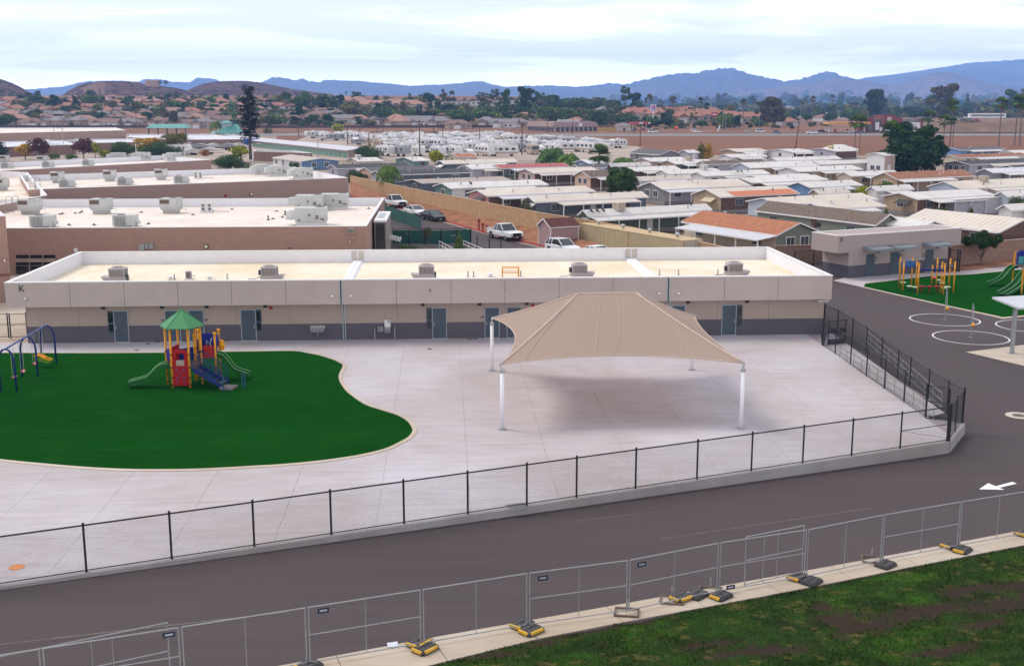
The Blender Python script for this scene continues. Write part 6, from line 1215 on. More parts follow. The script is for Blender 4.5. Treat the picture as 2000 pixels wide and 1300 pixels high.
def block_run(name, label, pts, hs, mat, th=.22, cap=None):     # wall along world points, heights per point
    t = T(name, label, 'wall', (0, 0, 0))
    for (a, b), (ha, hb) in zip(zip(pts[:-1], pts[1:]), zip(hs[:-1], hs[1:])):
        d = b - a; ln = np.linalg.norm(d[:2]); rz = math.atan2(d[1], d[0]); dz = b[2] - a[2]
        MB().hexa([(0, 0, -.8), (ln, 0, -.8 + dz), (ln, th, -.8 + dz), (0, th, -.8)], [(0, 0, ha), (ln, 0, hb + dz), (ln, th, hb + dz), (0, th, ha)]).build('wall_run', mat, t, a, rz)
        MB().hexa([(0, -.03, ha), (ln, -.03, hb + dz), (ln, th + .03, hb + dz), (0, th + .03, ha)], [(0, -.03, ha + .1), (ln, -.03, hb + dz + .1), (ln, th + .03, hb + dz + .1), (0, th + .03, ha + .1)]).build('cap_course', cap or mat, t, a, rz)
    return t
OC = M('ochre_cap', (.46, .30, .18), .9, var=.1)
wl = [W(684, 356, .3), W(800, 393, .35), W(920, 421, .4), W(1051, 451, .3), W(1180, 482, .0) + UU * 3.4, W(1376, 531, -.3) + UU * 3.4]
wt_ = [(690, 344), (800, 368.5), (920, 391), (1051, 416)]
block_run('block_wall', 'long ochre block wall between the red dirt bank and the mobile homes', wl, [WY(x, y, p[1])[2] - p[2] for (x, y), p in zip(wt_, wl)] + [2.0, 2.0], BWALL, cap=OC)
a = W(1853, 518, -.45); b = a + UU * 34; ht_ = WY(1853, 480, a[1])[2] - a[2]
block_run('block_wall', 'brown block wall right of the building marked B behind the small round tree', [a, b], [ht_, ht_], BWALL2, cap=M('brown_cap', (.30, .21, .17), .9))
a = W(1512, 517, -.5); b = W(1640, 512, -.5); block_run('block_wall', 'brown block wall between the long building and the building marked B', [a, b], [WY(1512, 481.5, a[1])[2] - a[2], WY(1640, 478, b[1])[2] - b[2]], BWALL2, cap=MC['brown_cap'])
bf = T('chain_link_fence', 'black fence and gate posts in front of the brown wall left of building B', 'fence', (0, 0, 0)); pts = [W(1551, 523, -.5), W(1588.5, 520, -.5), W(1605, 522, -.5)]
for p in pts: MB().tube([p, p + (0, 0, 1.7)], .06, 6).build('post', BLACKP, bf)
for z in (.1, 1.65): MB().tube([pts[0] + (0, 0, z), pts[1] + (0, 0, z), pts[2] + (0, 0, z)], .03, 5).build('rail', BLACKP, bf)
chain(bf, pts[0], pts[2], .1, 1.6, WIREB)
bf = T('chain_link_fence', 'black gate between building B and the brown wall behind the climbing frame', 'fence', (0, 0, 0)); pts = [W(1853, 528, -.5), W(1868.5, 530, -.5), W(1873, 530, -.5)]
for p in pts: MB().tube([p, p + (0, 0, 2.2)], .08, 6).build('post', BLACKP, bf)
for z in (.1, 1.1, 2.1): MB().tube([pts[0] + (0, 0, z), pts[2] + (0, 0, z)], .035, 5).build('rail', BLACKP, bf)
chain(bf, pts[0], pts[1], .1, 2.1, WIREB)
pv = T('pavilion', 'white hip roofed open pavilion with lavender wall at the field edge', 'pavilion', W(1630, 310, -.5), TH); 
for x, y in ((0, 0), (9, 0), (9, 6), (0, 6)): MB().box(x - .12, x + .12, y - .12, y + .12, 0, 2.6).build('post', TRIM, pv)
m = MB(); R_ = [(-.6, -.6, 2.6), (9.6, -.6, 2.6), (9.6, 6.6, 2.6), (-.6, 6.6, 2.6), (3, 3, 4.1), (6, 3, 4.1)]; m.add(R_, [(0, 1, 5, 4), (1, 2, 5), (2, 3, 4, 5), (3, 0, 4), (3, 2, 1, 0)]); m.build('hip_roof', RM['white'], pv); MB().box(.2, 8.8, 5.6, 5.8, 0, 2.4).build('back_wall', WM['lilac'], pv)
# --- shed, containers
p = Wg(1075, 484); SHD = T('garden_shed', 'mauve garden shed with dark red gable roof beside the white car', 'shed', p, TH); sb = length_to(p, VV, 1051, 1, 8); sl_ = length_to(p, UU, 1130, 1, 9); hs_ = 2.35; MAU = M('mauve_siding', (.36, .235, .235), .7, var=.05)
MB().box(0, sl_, 0, sb, 0, hs_).build('wall', MAU, SHD); m = MB(); m.add([(0, 0, hs_ + .001), (0, sb, hs_ + .001), (0, sb / 2, hs_ + .8), (.04, 0, hs_ + .001), (.04, sb, hs_ + .001), (.04, sb / 2, hs_ + .8)], [(0, 1, 2), (3, 5, 4), (0, 2, 5, 3), (1, 4, 5, 2)]); m.build('gable', MAU, SHD)
for ye_ in (-.15, sb + .15):
    q = [(-.15, ye_, hs_ - .05), (sl_ + .15, ye_, hs_ - .05), (sl_ + .15, sb / 2, hs_ + .85), (-.15, sb / 2, hs_ + .85)]; q = q if ye_ < 0 else q[::-1]; MB().hexa(q, [(x, y, z + .06) for x, y, z in q]).build('roof', shingle_mat('maroon_shingle', (.11, .045, .04)) if ye_ < 0 else MC['maroon_shingle'] if 'maroon_shingle' in MC else RM['dark'], SHD)
m = MB()
for x, y in ((-.012, -.012), (sl_ - .1, -.012), (-.012, sb - .1)): m.box(x, x + .112, y, y + .112, 0, hs_)
for ye_ in (-.15, sb + .15): m.bar((-.17, ye_, hs_ - .02), (-.17, sb / 2, hs_ + .88), .04, .14)
m.box(-.15, sl_ + .15, -.18, -.151, hs_ - .09, hs_ + .02); m.build('trim', TRIM, SHD)
BEI = M('beige_container', (.52, .42, .26), .6, var=.08, scale=.6); zc = 2.1
pn = W(1335, 469.5, zc); Lc = length_to(pn, VV, 1132, 4, 40); Wc = length_to(pn, UU, 1372, .8, 4)
for k, lb in ((0, 'nearer beige corrugated shipping container behind the long building'), (1, 'farther beige corrugated shipping container next to the mauve shed')):
    l = Lc / 2 - .08; t = T('shipping_container', lb, 'container', (pn + VV * (k * (Lc / 2 + .08))) * (1, 1, 0) + (0, 0, -.5), TH + math.pi / 2, 'beige shipping containers')
    n = int(l / .28)
    MB().box(0, l, -Wc, 0, .1, 2.5).build('body', BEI, t)                   # local x runs away, local +y faces left
    for k2 in range(n): MB().box(.1 + k2 * (l - .2) / n, .1 + (k2 + .55) * (l - .2) / n, .001, .045, .18, 2.45).build('corrugation', BEI, t)
    m = MB(); m.box(-.02, l + .02, -Wc - .02, .06, 2.502, 2.6)
    for x in (-.03, l - .12): m.box(x, x + .15, -.12, .065, .0, 2.5)
    m.build('frame', M('ochre_frame', (.46, .34, .18), .6), t)
    if k == 0:
        d = MB().box(-.05, -.001, -Wc + .05, -.13, .15, 2.45).build('end_door', M('pale_door', (.48, .42, .36), .6, var=.15), t)
        for y in (-.5, -.9, -1.5, -1.9): MB().tube([(-.09, y, .2), (-.09, y, 2.4)], .02, 5).build('lock_bar', STEEL, d)
        MB().box(-.06, -.051, -.95, -.3, 1.2, 1.6).build('shipping_mark', M('blue_print', (.05, .10, .28)), d)
    for f in (.25, .75):
        m = MB(); m.tube_rings([(l * f, -Wc * .45, 2.6), (l * f, -Wc * .45, 2.75)], [.14, .14], 10); m.ball((l * f, -Wc * .45, 2.92), .25, 12, 6, 0, (1, 1, .8)); m.build('turbine_vent', STEEL, t)
# ------------------------------------------------------------------ vehicles
TYRE = M('tyre_rubber', (.02, .02, .02), .85, var=0); RIM = M('alloy_rim', (.35, .35, .36), .3, .8, 0); CG = M('car_glass', (.02, .026, .03), .06, var=0, spec=.7); LAMP = M('head_lamp', (.72, .72, .70), .15, var=0); TAIL = M('tail_lamp', (.35, .01, .01), .3, var=0); GRI = M('black_trim', (.014, .014, .016), .5, var=0)
PAINT = {k: M(k + '_car_paint', c, .22, .0, 0, spec=.6) for k, c in dict(white=(.72, .72, .73), black=(.012, .013, .016), red=(.35, .015, .02), blue=(.03, .07, .22), silver=(.42, .43, .45), grey=(.12, .12, .13), tan=(.42, .34, .24)).items()}
def loft(m, secs, mi=0, caps=True):
    n = len(secs[0]); b = [p for s in secs for p in s]; f = [(i * n + k, i * n + (k + 1) % n, (i + 1) * n + (k + 1) % n, (i + 1) * n + k) for i in range(len(secs) - 1) for k in range(n)]
    if caps: f += [tuple(range(n - 1, -1, -1)), tuple((len(secs) - 1) * n + k for k in range(n))]
    m.add(b, f, mi); return m
def car(name, label, cat, loc, rz, kind, paint, group=None, detail=True):
    """x forward, wheels on z=0"""
    t = T(name, label, cat, loc, rz, group); P = PAINT[paint]
    if kind == 'pickup': L_, Wd, Hh = 5.9, 2.0, 1.93; prof = [(-2.95, .55, 1.08), (-2.9, .5, 1.12), (-1.0, .45, 1.12), (.9, .45, 1.15), (1.0, .45, 1.18), (2.5, .45, 1.14), (2.88, .5, 1.02), (2.95, .55, .85)]; cabp = [(-1.05, 1.12), (-.85, 1.88), (.35, 1.92), (1.2, 1.17)]; ax = (1.85, -1.75); wr = .41
    elif kind == 'suv': L_, Wd, Hh = 4.65, 1.85, 1.66; prof = [(-2.3, .5, .95), (-2.2, .35, 1.05), (-.8, .3, 1.06), (.9, .3, 1.02), (1.9, .32, .92), (2.2, .4, .78), (2.3, .45, .65)]; cabp = [(-2.15, 1.02), (-1.75, 1.6), (.1, 1.66), (1.05, 1.0)]; ax = (1.4, -1.35); wr = .36
    elif kind == 'van': L_, Wd, Hh = 5.4, 2.0, 2.1; prof = [(-2.7, .4, 1.2), (-2.6, .35, 1.25), (1.3, .35, 1.25), (1.9, .36, 1.12), (2.5, .42, .95), (2.7, .5, .75)]; cabp = [(-2.65, 1.22), (-2.5, 2.08), (.7, 2.1), (1.75, 1.15)]; ax = (1.75, -1.6); wr = .36
    else: L_, Wd, Hh = 4.85, 1.86, 1.43; prof = [(-2.4, .45, .88), (-2.3, .33, .98), (-1.3, .28, .96), (.9, .28, .93), (1.8, .3, .84), (2.25, .36, .70), (2.42, .42, .55)]; cabp = [(-1.9, .95), (-1.0, 1.38), (.05, 1.43), (1.15, .92)]; ax = (1.45, -1.4); wr = .34
    w2 = Wd / 2; m = MB(); secs = []
    for i, (x, zb_, zt_) in enumerate(prof):
        k = .86 if i in (0, len(prof) - 1) else (.95 if i in (1, len(prof) - 2) else 1.0)
        w_ = w2 * k; secs.append([(x, -w_ * .93, zb_), (x, w_ * .93, zb_), (x, w_, zb_ + .12), (x, w_, zt_ - .14), (x, w_ * .93, zt_), (x, -w_ * .93, zt_), (x, -w_, zt_ - .14), (x, -w_, zb_ + .12)])
    loft(m, secs)
    body = m.build('body', P, t, smooth=False)
    if kind == 'pickup':
        MB().box(-2.82, -1.12, -w2 * .86, w2 * .86, 1.121, 1.124).build('bed_floor', GRI, body); m = MB(); m.box(-2.9, -1.05, w2 * .86, w2 * .985, 1.10, 1.24); m.box(-2.9, -1.05, -w2 * .985, -w2 * .86, 1.10, 1.24); m.box(-2.93, -2.84, -w2 * .86, w2 * .86, .85, 1.24); m.build('bed_side', P, body)
    # cabin: pillars and roof in paint, glass set in
    a, b, c, d = cabp; wb, wt = w2 * .94, w2 * .78
    s = lambda x, z, w_: [(x, -w_, z), (x, w_, z)]
    m = MB(); m.hexa([(a[0], -wb, a[1]), (d[0], -wb, d[1]), (d[0], wb, d[1]), (a[0], wb, a[1])], [(b[0], -wt, b[1]), (c[0], -wt, c[1]), (c[0], wt, c[1]), (b[0], wt, b[1])]); m.build('glasshouse', CG, t)
    m = MB(); m.hexa([(b[0] - .03, -wt - .015, b[1] - .03), (c[0] + .04, -wt - .015, c[1] - .03), (c[0] + .04, wt + .015, c[1] - .03), (b[0] - .03, wt + .015, b[1] - .03)], [(b[0] + .12, -wt * .9, b[1] + .045), (c[0] - .12, -wt * .9, c[1] + .045), (c[0] - .12, wt * .9, c[1] + .045), (b[0] + .12, wt * .9, b[1] + .045)])
    for sy in (-1, 1):
        for p, q in ((a, b), (d, c)): m.bar((p[0], sy * wb, p[1]), (q[0], sy * wt, q[1]), .075, .09)
        xm = (b[0] + c[0]) / 2 - .1; zb_ = a[1] + (d[1] - a[1]) * .5; m.bar((xm, sy * wb * 1.0, zb_), (xm, sy * wt, b[1]), .09, .05)
        if kind in ('suv', 'van'): m.bar((b[0] + .25, sy * wb, a[1]), (b[0] + .3, sy * wt, b[1]), .1, .05)
    m.build('roof', P, t)
    for x in ax:
        for sy in (-1, 1):
            y = sy * (w2 - .13); m = MB(); m.tube([(x, y - .12, wr), (x, y + .12, wr)], wr, 16); wh = m.build('wheel', TYRE, t); MB().tube([(x, y + sy * .121, wr), (x, y + sy * .13, wr)], wr * .62, 10).build('rim', RIM, wh)
            MB().tube([(x, sy * (w2 - .02) - .01, wr + .02), (x, sy * (w2 - .02) + .012, wr + .02)], wr * 1.16, 14).build('wheel_arch', GRI, t)
    if detail:
        fx, ft = prof[-1][0], prof[-2][2]
        for sy in (-1, 1):
            MB().box(prof[-2][0] - .1, prof[-2][0] + .06, min(sy * w2 * .62, sy * w2 * .93), max(sy * w2 * .62, sy * w2 * .93), ft - .22, ft - .06).build('headlight', LAMP, t)
            MB().box(-L_ / 2 - .01, -L_ / 2 + .06, min(sy * w2 * .66, sy * w2 * .9), max(sy * w2 * .66, sy * w2 * .9), .72, .92).build('tail_light', TAIL, t)
            MB().box(d[0] - .35, d[0] - .15, min(sy * (w2), sy * (w2 + .17)), max(sy * (w2), sy * (w2 + .17)), d[1] + .02, d[1] + .18).build('mirror', P if paint != 'white' else GRI, t)
        big = kind == 'pickup'
        MB().box(fx - .08, fx + .03, -w2 * .56, w2 * .56, .62 if big else .48, 1.0 if big else .64).build('grille', GRI, t); MB().box(fx - .1, fx + .05, -w2 * .8, w2 * .8, .42 if big else .26, .60 if big else .40).build('bumper', GRI if big else P, t)
        MB().box(fx + .051, fx + .06, -.16, .16, .46 if big else .3, .56 if big else .39).build('number_plate', TRIM, t)
    return t
dz = math.atan2(-VV[1], -VV[0])
car('pickup_truck', 'white pickup truck at the head of the row of parked vehicles behind the classroom', 'pickup truck', Wg(771, 404), dz + .02, 'pickup', 'white')
car('parked_car', 'white saloon car between a white pickup and a black car', 'car', Wg(812, 420), dz + .02, 'sedan', 'white')
car('parked_car', 'black saloon car last in the row behind the white saloon', 'car', Wg(846, 430), dz + .02, 'sedan', 'black')
car('pickup_truck', 'white pickup truck with black bumper beside the red hydrant pipes', 'pickup truck', Wg(986, 467), dz + .02, 'pickup', 'white')
car('parked_car', 'white hatchback in front of the mauve shed, half hidden by the long roof', 'car', Wg(1099, 495), dz + .1, 'suv', 'white')
car('work_truck', 'white truck with a roof rack mostly hidden behind the long roof', 'truck', Wg(1166, 516), dz + .25, 'pickup', 'white')
# red fire pipes, bollards, screens, rails behind the long building
for px, py, h, lb in ((935.5, 449, 1.35, 'tallest red fire pipe with a cap in front of the white pickup'), (943, 451.5, .95, 'thin red fire pipe between the tall one and the hydrant'), (951, 454, .85, 'red fire hydrant nearest the white pickup')):
    t = T('fire_pipe', lb, 'hydrant', W(px, py, -.1), 0, 'red fire pipes on the bank'); MB().tube([(0, 0, 0), (0, 0, h)], .11, 8).build('riser', M('fire_red', (.36, .02, .025), .5), t); MB().tube([(-.2, 0, h * .86), (.2, 0, h * .86)], .09, 8).build('outlet', MC['fire_red'], t); MB().disc((0, 0, h), .17, .08, 10).build('cap', MC['fire_red'], t)
GSC = M('green_screen', (.018, .082, .065), .8, var=.12, scale=.8)
f1 = T('screened_fence', 'green screened fence along the row of parked vehicles', 'fence', (0, 0, 0)); a, b = Wg(752, 424), Wg(822, 450)
MB().plate([a + (0, 0, .1), b + (0, 0, .1), b + (0, 0, 1.75), a + (0, 0, 1.75)], .03).build('screen', GSC, f1)
for k in range(6): p = a + (b - a) * (k / 5); MB().tube([p + (0, .06, 0), p + (0, .06, 1.85)], .04, 6).build('post', DARK, f1)
f2 = T('screened_fence', 'green screened fence across the yard before the entrance porch', 'fence', (0, 0, 0)); pts = [Wg(768, 478), Wg(862, 479), Wg(920, 476)]
for a, b in zip(pts[:-1], pts[1:]):
    MB().plate([a + (0, 0, .12), b + (0, 0, .12), b + (0, 0, 1.7), a + (0, 0, 1.7)], .03).build('screen', GSC, f2); n = 3 if a is pts[0] else 2
    for k in range(n + 1): p = a + (b - a) * (k / n); MB().tube([p + (0, -.06, 0), p + (0, -.06, 1.95)], .05, 6).build('post', BLACKP, f2)
    MB().tube([a + (0, -.06, 1.9), b + (0, -.06, 1.9)], .03, 5).build('rail', BLACKP, f2)
TP_ = M('tape_white', (.6, .55, .4))
for px, py, par, y_ in ((792, 455, f2, pts[0][1] - .1), (820, 455, f2, pts[0][1] - .1), (880, 458, f2, pts[1][1] - .1)):
    p = WY(px, py, y_); m = MB(); m.bar(p, p + (.28, 0, -.22), .06, .02); m.bar(p + (.62, 0, 0), p + (.34, 0, -.22), .06, .02); m.build('screen_tie', TP_, par)
its = []
for px, py, h in ((932, 484, 1.35), (955.5, 489, 1.3), (978.5, 494, 1.3)):
    t = T('bollard', '', 'bollard', Wg(px, py), 0, 'black posts beside the school drive'); MB().tube([(0, 0, 0), (0, 0, h)], .06, 8).build('tube', BLACKP, t); MB().ball((0, 0, h), .07, 8, 4).build('cap', BLACKP, t); its.append((t, 'black steel post'))
rowlabels(its, 'in the row beside the school drive')
for (xa, ya_), (xb, yb_), lb in (((858, 486), (884, 500), 'short white handrail left of the slim green conifer'), ((905, 485), (950, 505), 'long white handrail right of the slim green conifer')):
    t = T('handrail', lb, 'handrail', (0, 0, 0), 0, 'white handrails behind the long building'); a, b = Wg(xa, ya_), Wg(xb, yb_)
    for z in (.9, .5): MB().tube([a + (0, 0, z), b + (0, 0, z)], .03, 5).build('rail', WHITEP, t)
    for k in range(5): p = a + (b - a) * (k / 4); MB().tube([p, p + (0, 0, .9)], .025, 5).build('baluster', WHITEP, t)
# ------------------------------------------------------------------ trees
def leafcol(name, c): return M(name, c, .9, var=0, spec=.12, island=.5)
LC = {'dark green': (.048, .098, .026), 'deep green': (.020, .052, .014), 'green': (.080, .150, .028), 'olive': (.135, .135, .04), 'grey green': (.085, .10, .06), 'lime': (.24, .28, .02), 'yellow': (.38, .25, .02), 'maroon': (.085, .032, .03), 'orange': (.28, .12, .02), 'brown': (.085, .078, .036), 'pale green': (.08, .14, .03)}
LM = {k: leafcol(k.replace(' ', '_') + '_leaves', v) for k, v in LC.items()}
def crown(name, blobs, n, size, seed, aspect=1.6, up=.25):
    r = np.random.RandomState(seed); B = np.array(blobs, float); w_ = B[:, 3] ** 2 * B[:, 4]; k = r.choice(len(B), n, p=w_ / w_.sum())
    d = r.randn(n, 3); d[:, 2] += up; d /= np.linalg.norm(d, axis=1)[:, None]; rad = B[k, 3] * (.50 + .66 * r.rand(n) ** .7)
    P = B[k, :3] + d * rad[:, None] * np.stack([np.ones(n), np.ones(n), B[k, 4]], -1)
    nn = d + r.randn(n, 3) * .55; nn /= np.linalg.norm(nn, axis=1)[:, None]; t1 = np.cross(nn, r.randn(n, 3)); t1 /= np.linalg.norm(t1, axis=1)[:, None]; t2 = np.cross(nn, t1)
    s = size * (.55 + .9 * r.rand(n)); a = t1 * (s * aspect * .5)[:, None]; b = t2 * (s * .5)[:, None]
    V = np.stack([P - a, P - b * .9 + nn * (s * .12)[:, None], P + a, P + b * .9 + nn * (s * .12)[:, None]], 1).reshape(-1, 3)
    return npmesh(name, V, np.arange(4 * n).reshape(-1, 4), LM['green'])
def trunk_mesh(h, r0, limbs, seed, mat=None):
    m = MB(); rr_ = random.Random(seed); m.tube([(0, 0, -.02), (.01, .0, h * .5), (.0, .01, h)], [r0, r0 * .75, r0 * .6], 7)
    for x, y, z in limbs: m.tube([(0, 0, h * .8), (x * .45, y * .45, h + (z - h) * .5), (x, y, z)], [r0 * .5, r0 * .35, r0 * .12], 5)
    me = bpy.data.meshes.new('trunk'); me.from_pydata(m.v, [], m.f); me.materials.append(mat or TRUNK); return me
PROTO = {}
def proto(kind, lod, i):
    k = (kind, lod, i)
    if k in PROTO: return PROTO[k]
    r = random.Random(hash((len(kind) * 31 + ord(kind[0]) * 7 + i * 101 + lod)) % 9999); N = {0: 420, 1: 1500, 2: 7500}[lod]; sz = {0: .095, 1: .055, 2: .030}[lod]
    bl = []; limbs = []
    if kind == 'round':
        for _ in range(24): a = r.uniform(0, 6.28); q = r.uniform(.1, .36); z = r.uniform(.34, .84); q *= math.sqrt(max(.15, 1 - ((z - .55) / .42) ** 2)); bl.append((q * math.cos(a), q * math.sin(a), z, r.uniform(.07, .16), .85))
        bl += [(0, 0, .58, .30, 1.0)]; th = .34; tr = .028
    elif kind == 'dense':
        for _ in range(70): a = r.uniform(0, 6.28); z = r.uniform(.10, .92); q = r.uniform(.26, .42) * math.sqrt(max(.12, 1 - ((z - .45) / .52) ** 2)); bl.append((q * math.cos(a), q * math.sin(a), z, r.uniform(.05, .11), .9))
        bl += [(0, 0, .45, .33, 1.15)]; th = .2; tr = .03; N *= 2
    elif kind == 'tall':
        for _ in range(30): a = r.uniform(0, 6.28); z = r.uniform(.26, .96); q = r.uniform(.03, .22) * (1.15 - abs(z - .6)); bl.append((q * math.cos(a), q * math.sin(a), z, r.uniform(.04, .09), 1.2))
        th = .5; tr = .02; N = int(N * .8)
    elif kind == 'airy':
        for _ in range(13): a = r.uniform(0, 6.28); z = r.uniform(.5, .96); q = r.uniform(.08, .3); bl.append((q * math.cos(a), q * math.sin(a), z, r.uniform(.05, .095), .8))
        th = .5; tr = .018; N = int(N * .55)
    elif kind == 'column':
        for z in np.linspace(.1, .93, 9): bl.append((r.uniform(-.02, .02), r.uniform(-.02, .02), z, .14 * (1.05 - .75 * max(0, z - .45) / .55), 1.0))
        th = .12; tr = .02; sz *= .7
    elif kind == 'cone':
        for z in np.linspace(.12, .95, 12):
            w_ = .30 * (1 - z) + .03
            for _ in range(3 if z < .7 else 1): a = r.uniform(0, 6.28); bl.append((w_ * .55 * math.cos(a), w_ * .55 * math.sin(a), z, w_ * .55, .7))
        th = .2; tr = .022; sz *= .75
    elif kind == 'spread':                                      # small tree with a broad flat crown on thin stems
        for _ in range(44): a = r.uniform(0, 6.28); q = .44 * math.sqrt(r.random()); bl.append((q * math.cos(a), q * math.sin(a), .60 + r.uniform(-.12, .26) * (1 - q), r.uniform(.05, .11), .9))
        th = .2; tr = .022
    elif kind == 'shrub':
        for _ in range(14): a = r.uniform(0, 6.28); q = r.uniform(.1, .42); bl.append((q * math.cos(a), q * math.sin(a), r.uniform(.2, .7) * (1.1 - q), r.uniform(.14, .24), .9))
        bl.append((0, 0, .45, .36, 1.0)); th = .2; tr = .03
    for b in r.sample(bl, min(8, len(bl))): limbs.append((b[0] * .9, b[1] * .9, b[2]))
    PROTO[k] = (crown('crown', bl, N, sz, r.randrange(9999)), trunk_mesh(th, tr, limbs, 3)); return PROTO[k]
def palm_proto(kind, lod, i, ratio):                           # unit height; ratio = crown radius / height
    k = (kind, lod, i, round(ratio, 2))
    if k in PROTO: return PROTO[k]
    r = np.random.RandomState(i * 17 + len(kind)); V = []; Fq = []
    def quad(a, b, c, d): n = len(V); V.extend([a, b, c, d]); Fq.append((n, n + 1, n + 2, n + 3))
    top = np.array([.01, 0, 1 - ratio * .75]); nf = {0: 16, 1: 30, 2: 44}[lod]
    for f in range(nf):
        az = r.rand() * 6.28; el = r.uniform(-.85, 1.5) if kind == 'fan' else r.uniform(-.2, 1.1); d = np.array([math.cos(az) * math.cos(el), math.sin(az) * math.cos(el), math.sin(el)]); sd_ = np.array([-math.sin(az), math.cos(az), 0]); nn = np.cross(sd_, d)
        if kind == 'fan':
            p0 = top + d * ratio * .42; nl = 9 if lod else 5
            quad(top + sd_ * .004, top - sd_ * .004, p0 - sd_ * .003, p0 + sd_ * .003)
            for q in np.linspace(-1.15, 1.15, nl): e = d * math.cos(q) + sd_ * math.sin(q); ln = ratio * .62 * (1 - .12 * abs(q)); s2 = np.cross(e, nn); wd_ = ratio * (.05 if lod else .085); tip = p0 + e * ln - np.array([0, 0, ln * .12]); mid = p0 + e * ln * .55; quad(p0, mid + s2 * wd_, tip, mid - s2 * wd_)
        else:
            pts = []; L_ = ratio * 1.15; n_s = 8 if lod else 5
            for s in np.linspace(0, 1, n_s + 1): pts.append(top + np.array([d[0], d[1], 0]) * L_ * s + np.array([0, 0, d[2] * L_ * s * .9 - L_ * (.75 + .3 * (1 - el)) * s * s]))
            for s in range(n_s):
                a, b = pts[s], pts[s + 1]; lw = L_ * .30 * math.sin(math.pi * (s + .9) / (n_s + 1.3)); quad(a + sd_ * .004, a - sd_ * .004, b - sd_ * .003, b + sd_ * .003)
                for side in (-1, 1):
                    for u in (0.15, .6): q = a + (b - a) * u; tip = q + sd_ * side * lw + (b - a) * .6 - np.array([0, 0, lw * .55]); ww = (b - a) * .24; quad(q - ww, q + ww, tip + ww * .3, tip - ww * .3)
    me = npmesh('crown', np.array(V), np.array(Fq), LM['green']); m = MB(); h = 1 - ratio * .75; lean = r.uniform(-.02, .02)
    tr = .013 if kind == 'fan' else .022
    m.tube([(lean, lean * .5, -.01), (lean * .4, 0, h * .5), (.01, 0, h + .01)], [tr * 1.15, tr, tr * .9], 7); tm = bpy.data.meshes.new('trunk'); tm.from_pydata(m.v, [], m.f); tm.materials.append(PTRUNK)
    sk = None
    if kind == 'fan':
        m = MB(); 
        for f in range(22): az = r.rand() * 6.28; z = h - r.uniform(0, ratio * .55); e = np.array([math.cos(az), math.sin(az), 0]); p = np.array([.008, 0, z]) + e * tr; m.add([p, p + e * ratio * .14 + (-e[1] * .02, e[0] * .02, -ratio * .3), p + e * ratio * .16 + (e[1] * .02, -e[0] * .02, -ratio * .34)], [(0, 1, 2)])
        sk = bpy.data.meshes.new('dead_fronds'); sk.from_pydata(m.v, [], m.f); sk.materials.append(M('dead_palm', (.14, .095, .05), .95, var=.2))
    PROTO[k] = (me, tm, sk); return PROTO[k]
rt = random.Random(77); ALLT = []
def tree(kind, x, yb, hpx, wpx, col, label=None, z=None, near=False):
    p = Wt(x, yb) if z is None else W(x, yb, z); dist = np.linalg.norm(p - O3); hgt = hpx * dist / F_PX; wid = wpx * dist / F_PX
    lod = 2 if hpx > 46 or (near and wpx > 40) else (1 if hpx > 22 or near else 0); i = rt.randrange(3 if lod < 2 else 2); nm = {'fan': 'palm_tree', 'feather': 'palm_tree', 'shrub': 'shrub', 'column': 'cypress_tree', 'cone': 'conifer_tree'}.get(kind, 'tree'); cat = 'palm tree' if 'palm' in nm else ('shrub' if nm == 'shrub' else 'tree')
    if kind in ('fan', 'feather'):
        ratio = wpx * 1.45 / 2 / hpx; ratio = max(.1, round(ratio * 12) / 12); me, tm, sk = palm_proto(kind, lod, i, ratio); sc = (hgt, hgt, hgt)
    else:
        me, tm = proto(kind, lod, i); sk = None; base = {'round': .82, 'dense': .86, 'tall': .55, 'airy': .66, 'column': .30, 'cone': .58, 'spread': .95, 'shrub': 1.0}[kind]; sc = (wid / base, wid / base, hgt)
    t = T(nm, label, cat, p, rt.uniform(0, 6.28), 'trees and shrubs of the valley'); t.scale = sc
    c = link('crown', me, t); slot(c, LM[col]); c['kind'] = 'stuff' if False else 'thing'; del c['kind']; link('trunk', tm, t)
    if sk: link('dead_fronds', sk, t)
    if label is None: ALLT.append((t, col, kind, x))
    return t
N_ = dict(near=True)
tree('spread', 835, 486, 48, 18, 'grey green', 'thin staked sapling standing before the green screened fence', z=-.3, **N_)
tree('cone', 897, 497, 50, 24, 'pale green', 'slim light green conifer between the two white handrails', z=-.4, **N_)
tree('shrub', 786, 489, 14, 22, 'green', 'low clipped green bush right of the entrance porch', z=-.3, **N_); tree('shrub', 806, 489, 9, 26, 'dark green', 'low dark hedge bush under the green screened fence', z=-.3, **N_)
tree('shrub', 1028, 447, 69, 32, 'grey green', 'grey green bush leaning over the ochre wall', z=-.2, **N_)
tree('feather', 760, 383, 72, 34, 'pale green', 'yellow green feather palm in front of the charcoal roofed grey home', z=-.4, **N_)
tree('shrub', 691, 358, 28, 44, 'dark green', 'dark round bush at the far end of the ochre wall', z=-.3, **N_)
tree('dense', 1213, 380, 54, 64, 'dark green', 'dense dark shrub tree in the middle of the home park', z=-.5, **N_)
tree('fan', 1171, 346, 62, 34, 'pale green', 'stout fan palm behind the dense dark shrub tree', z=-.5, **N_)
tree('feather', 1079, 318, 47, 46, 'dark green', 'tallest feather palm of the group above the red roof', z=-.5, **N_); tree('feather', 1111, 324, 38, 36, 'green', 'shorter feather palm right of the tallest one', z=-.5, **N_); tree('feather', 1218, 320, 28, 42, 'pale green', 'low bright feather palm left of the dark grey gabled home', z=-.5, **N_)
tree('cone', 1369, 312, 40, 22, 'olive', 'olive yellow poplar like tree, left stem of the pair before the field', z=-.5, **N_); tree('cone', 1382, 312, 41, 22, 'yellow', 'yellowing poplar like tree, right stem of the pair before the field', z=-.5, **N_)
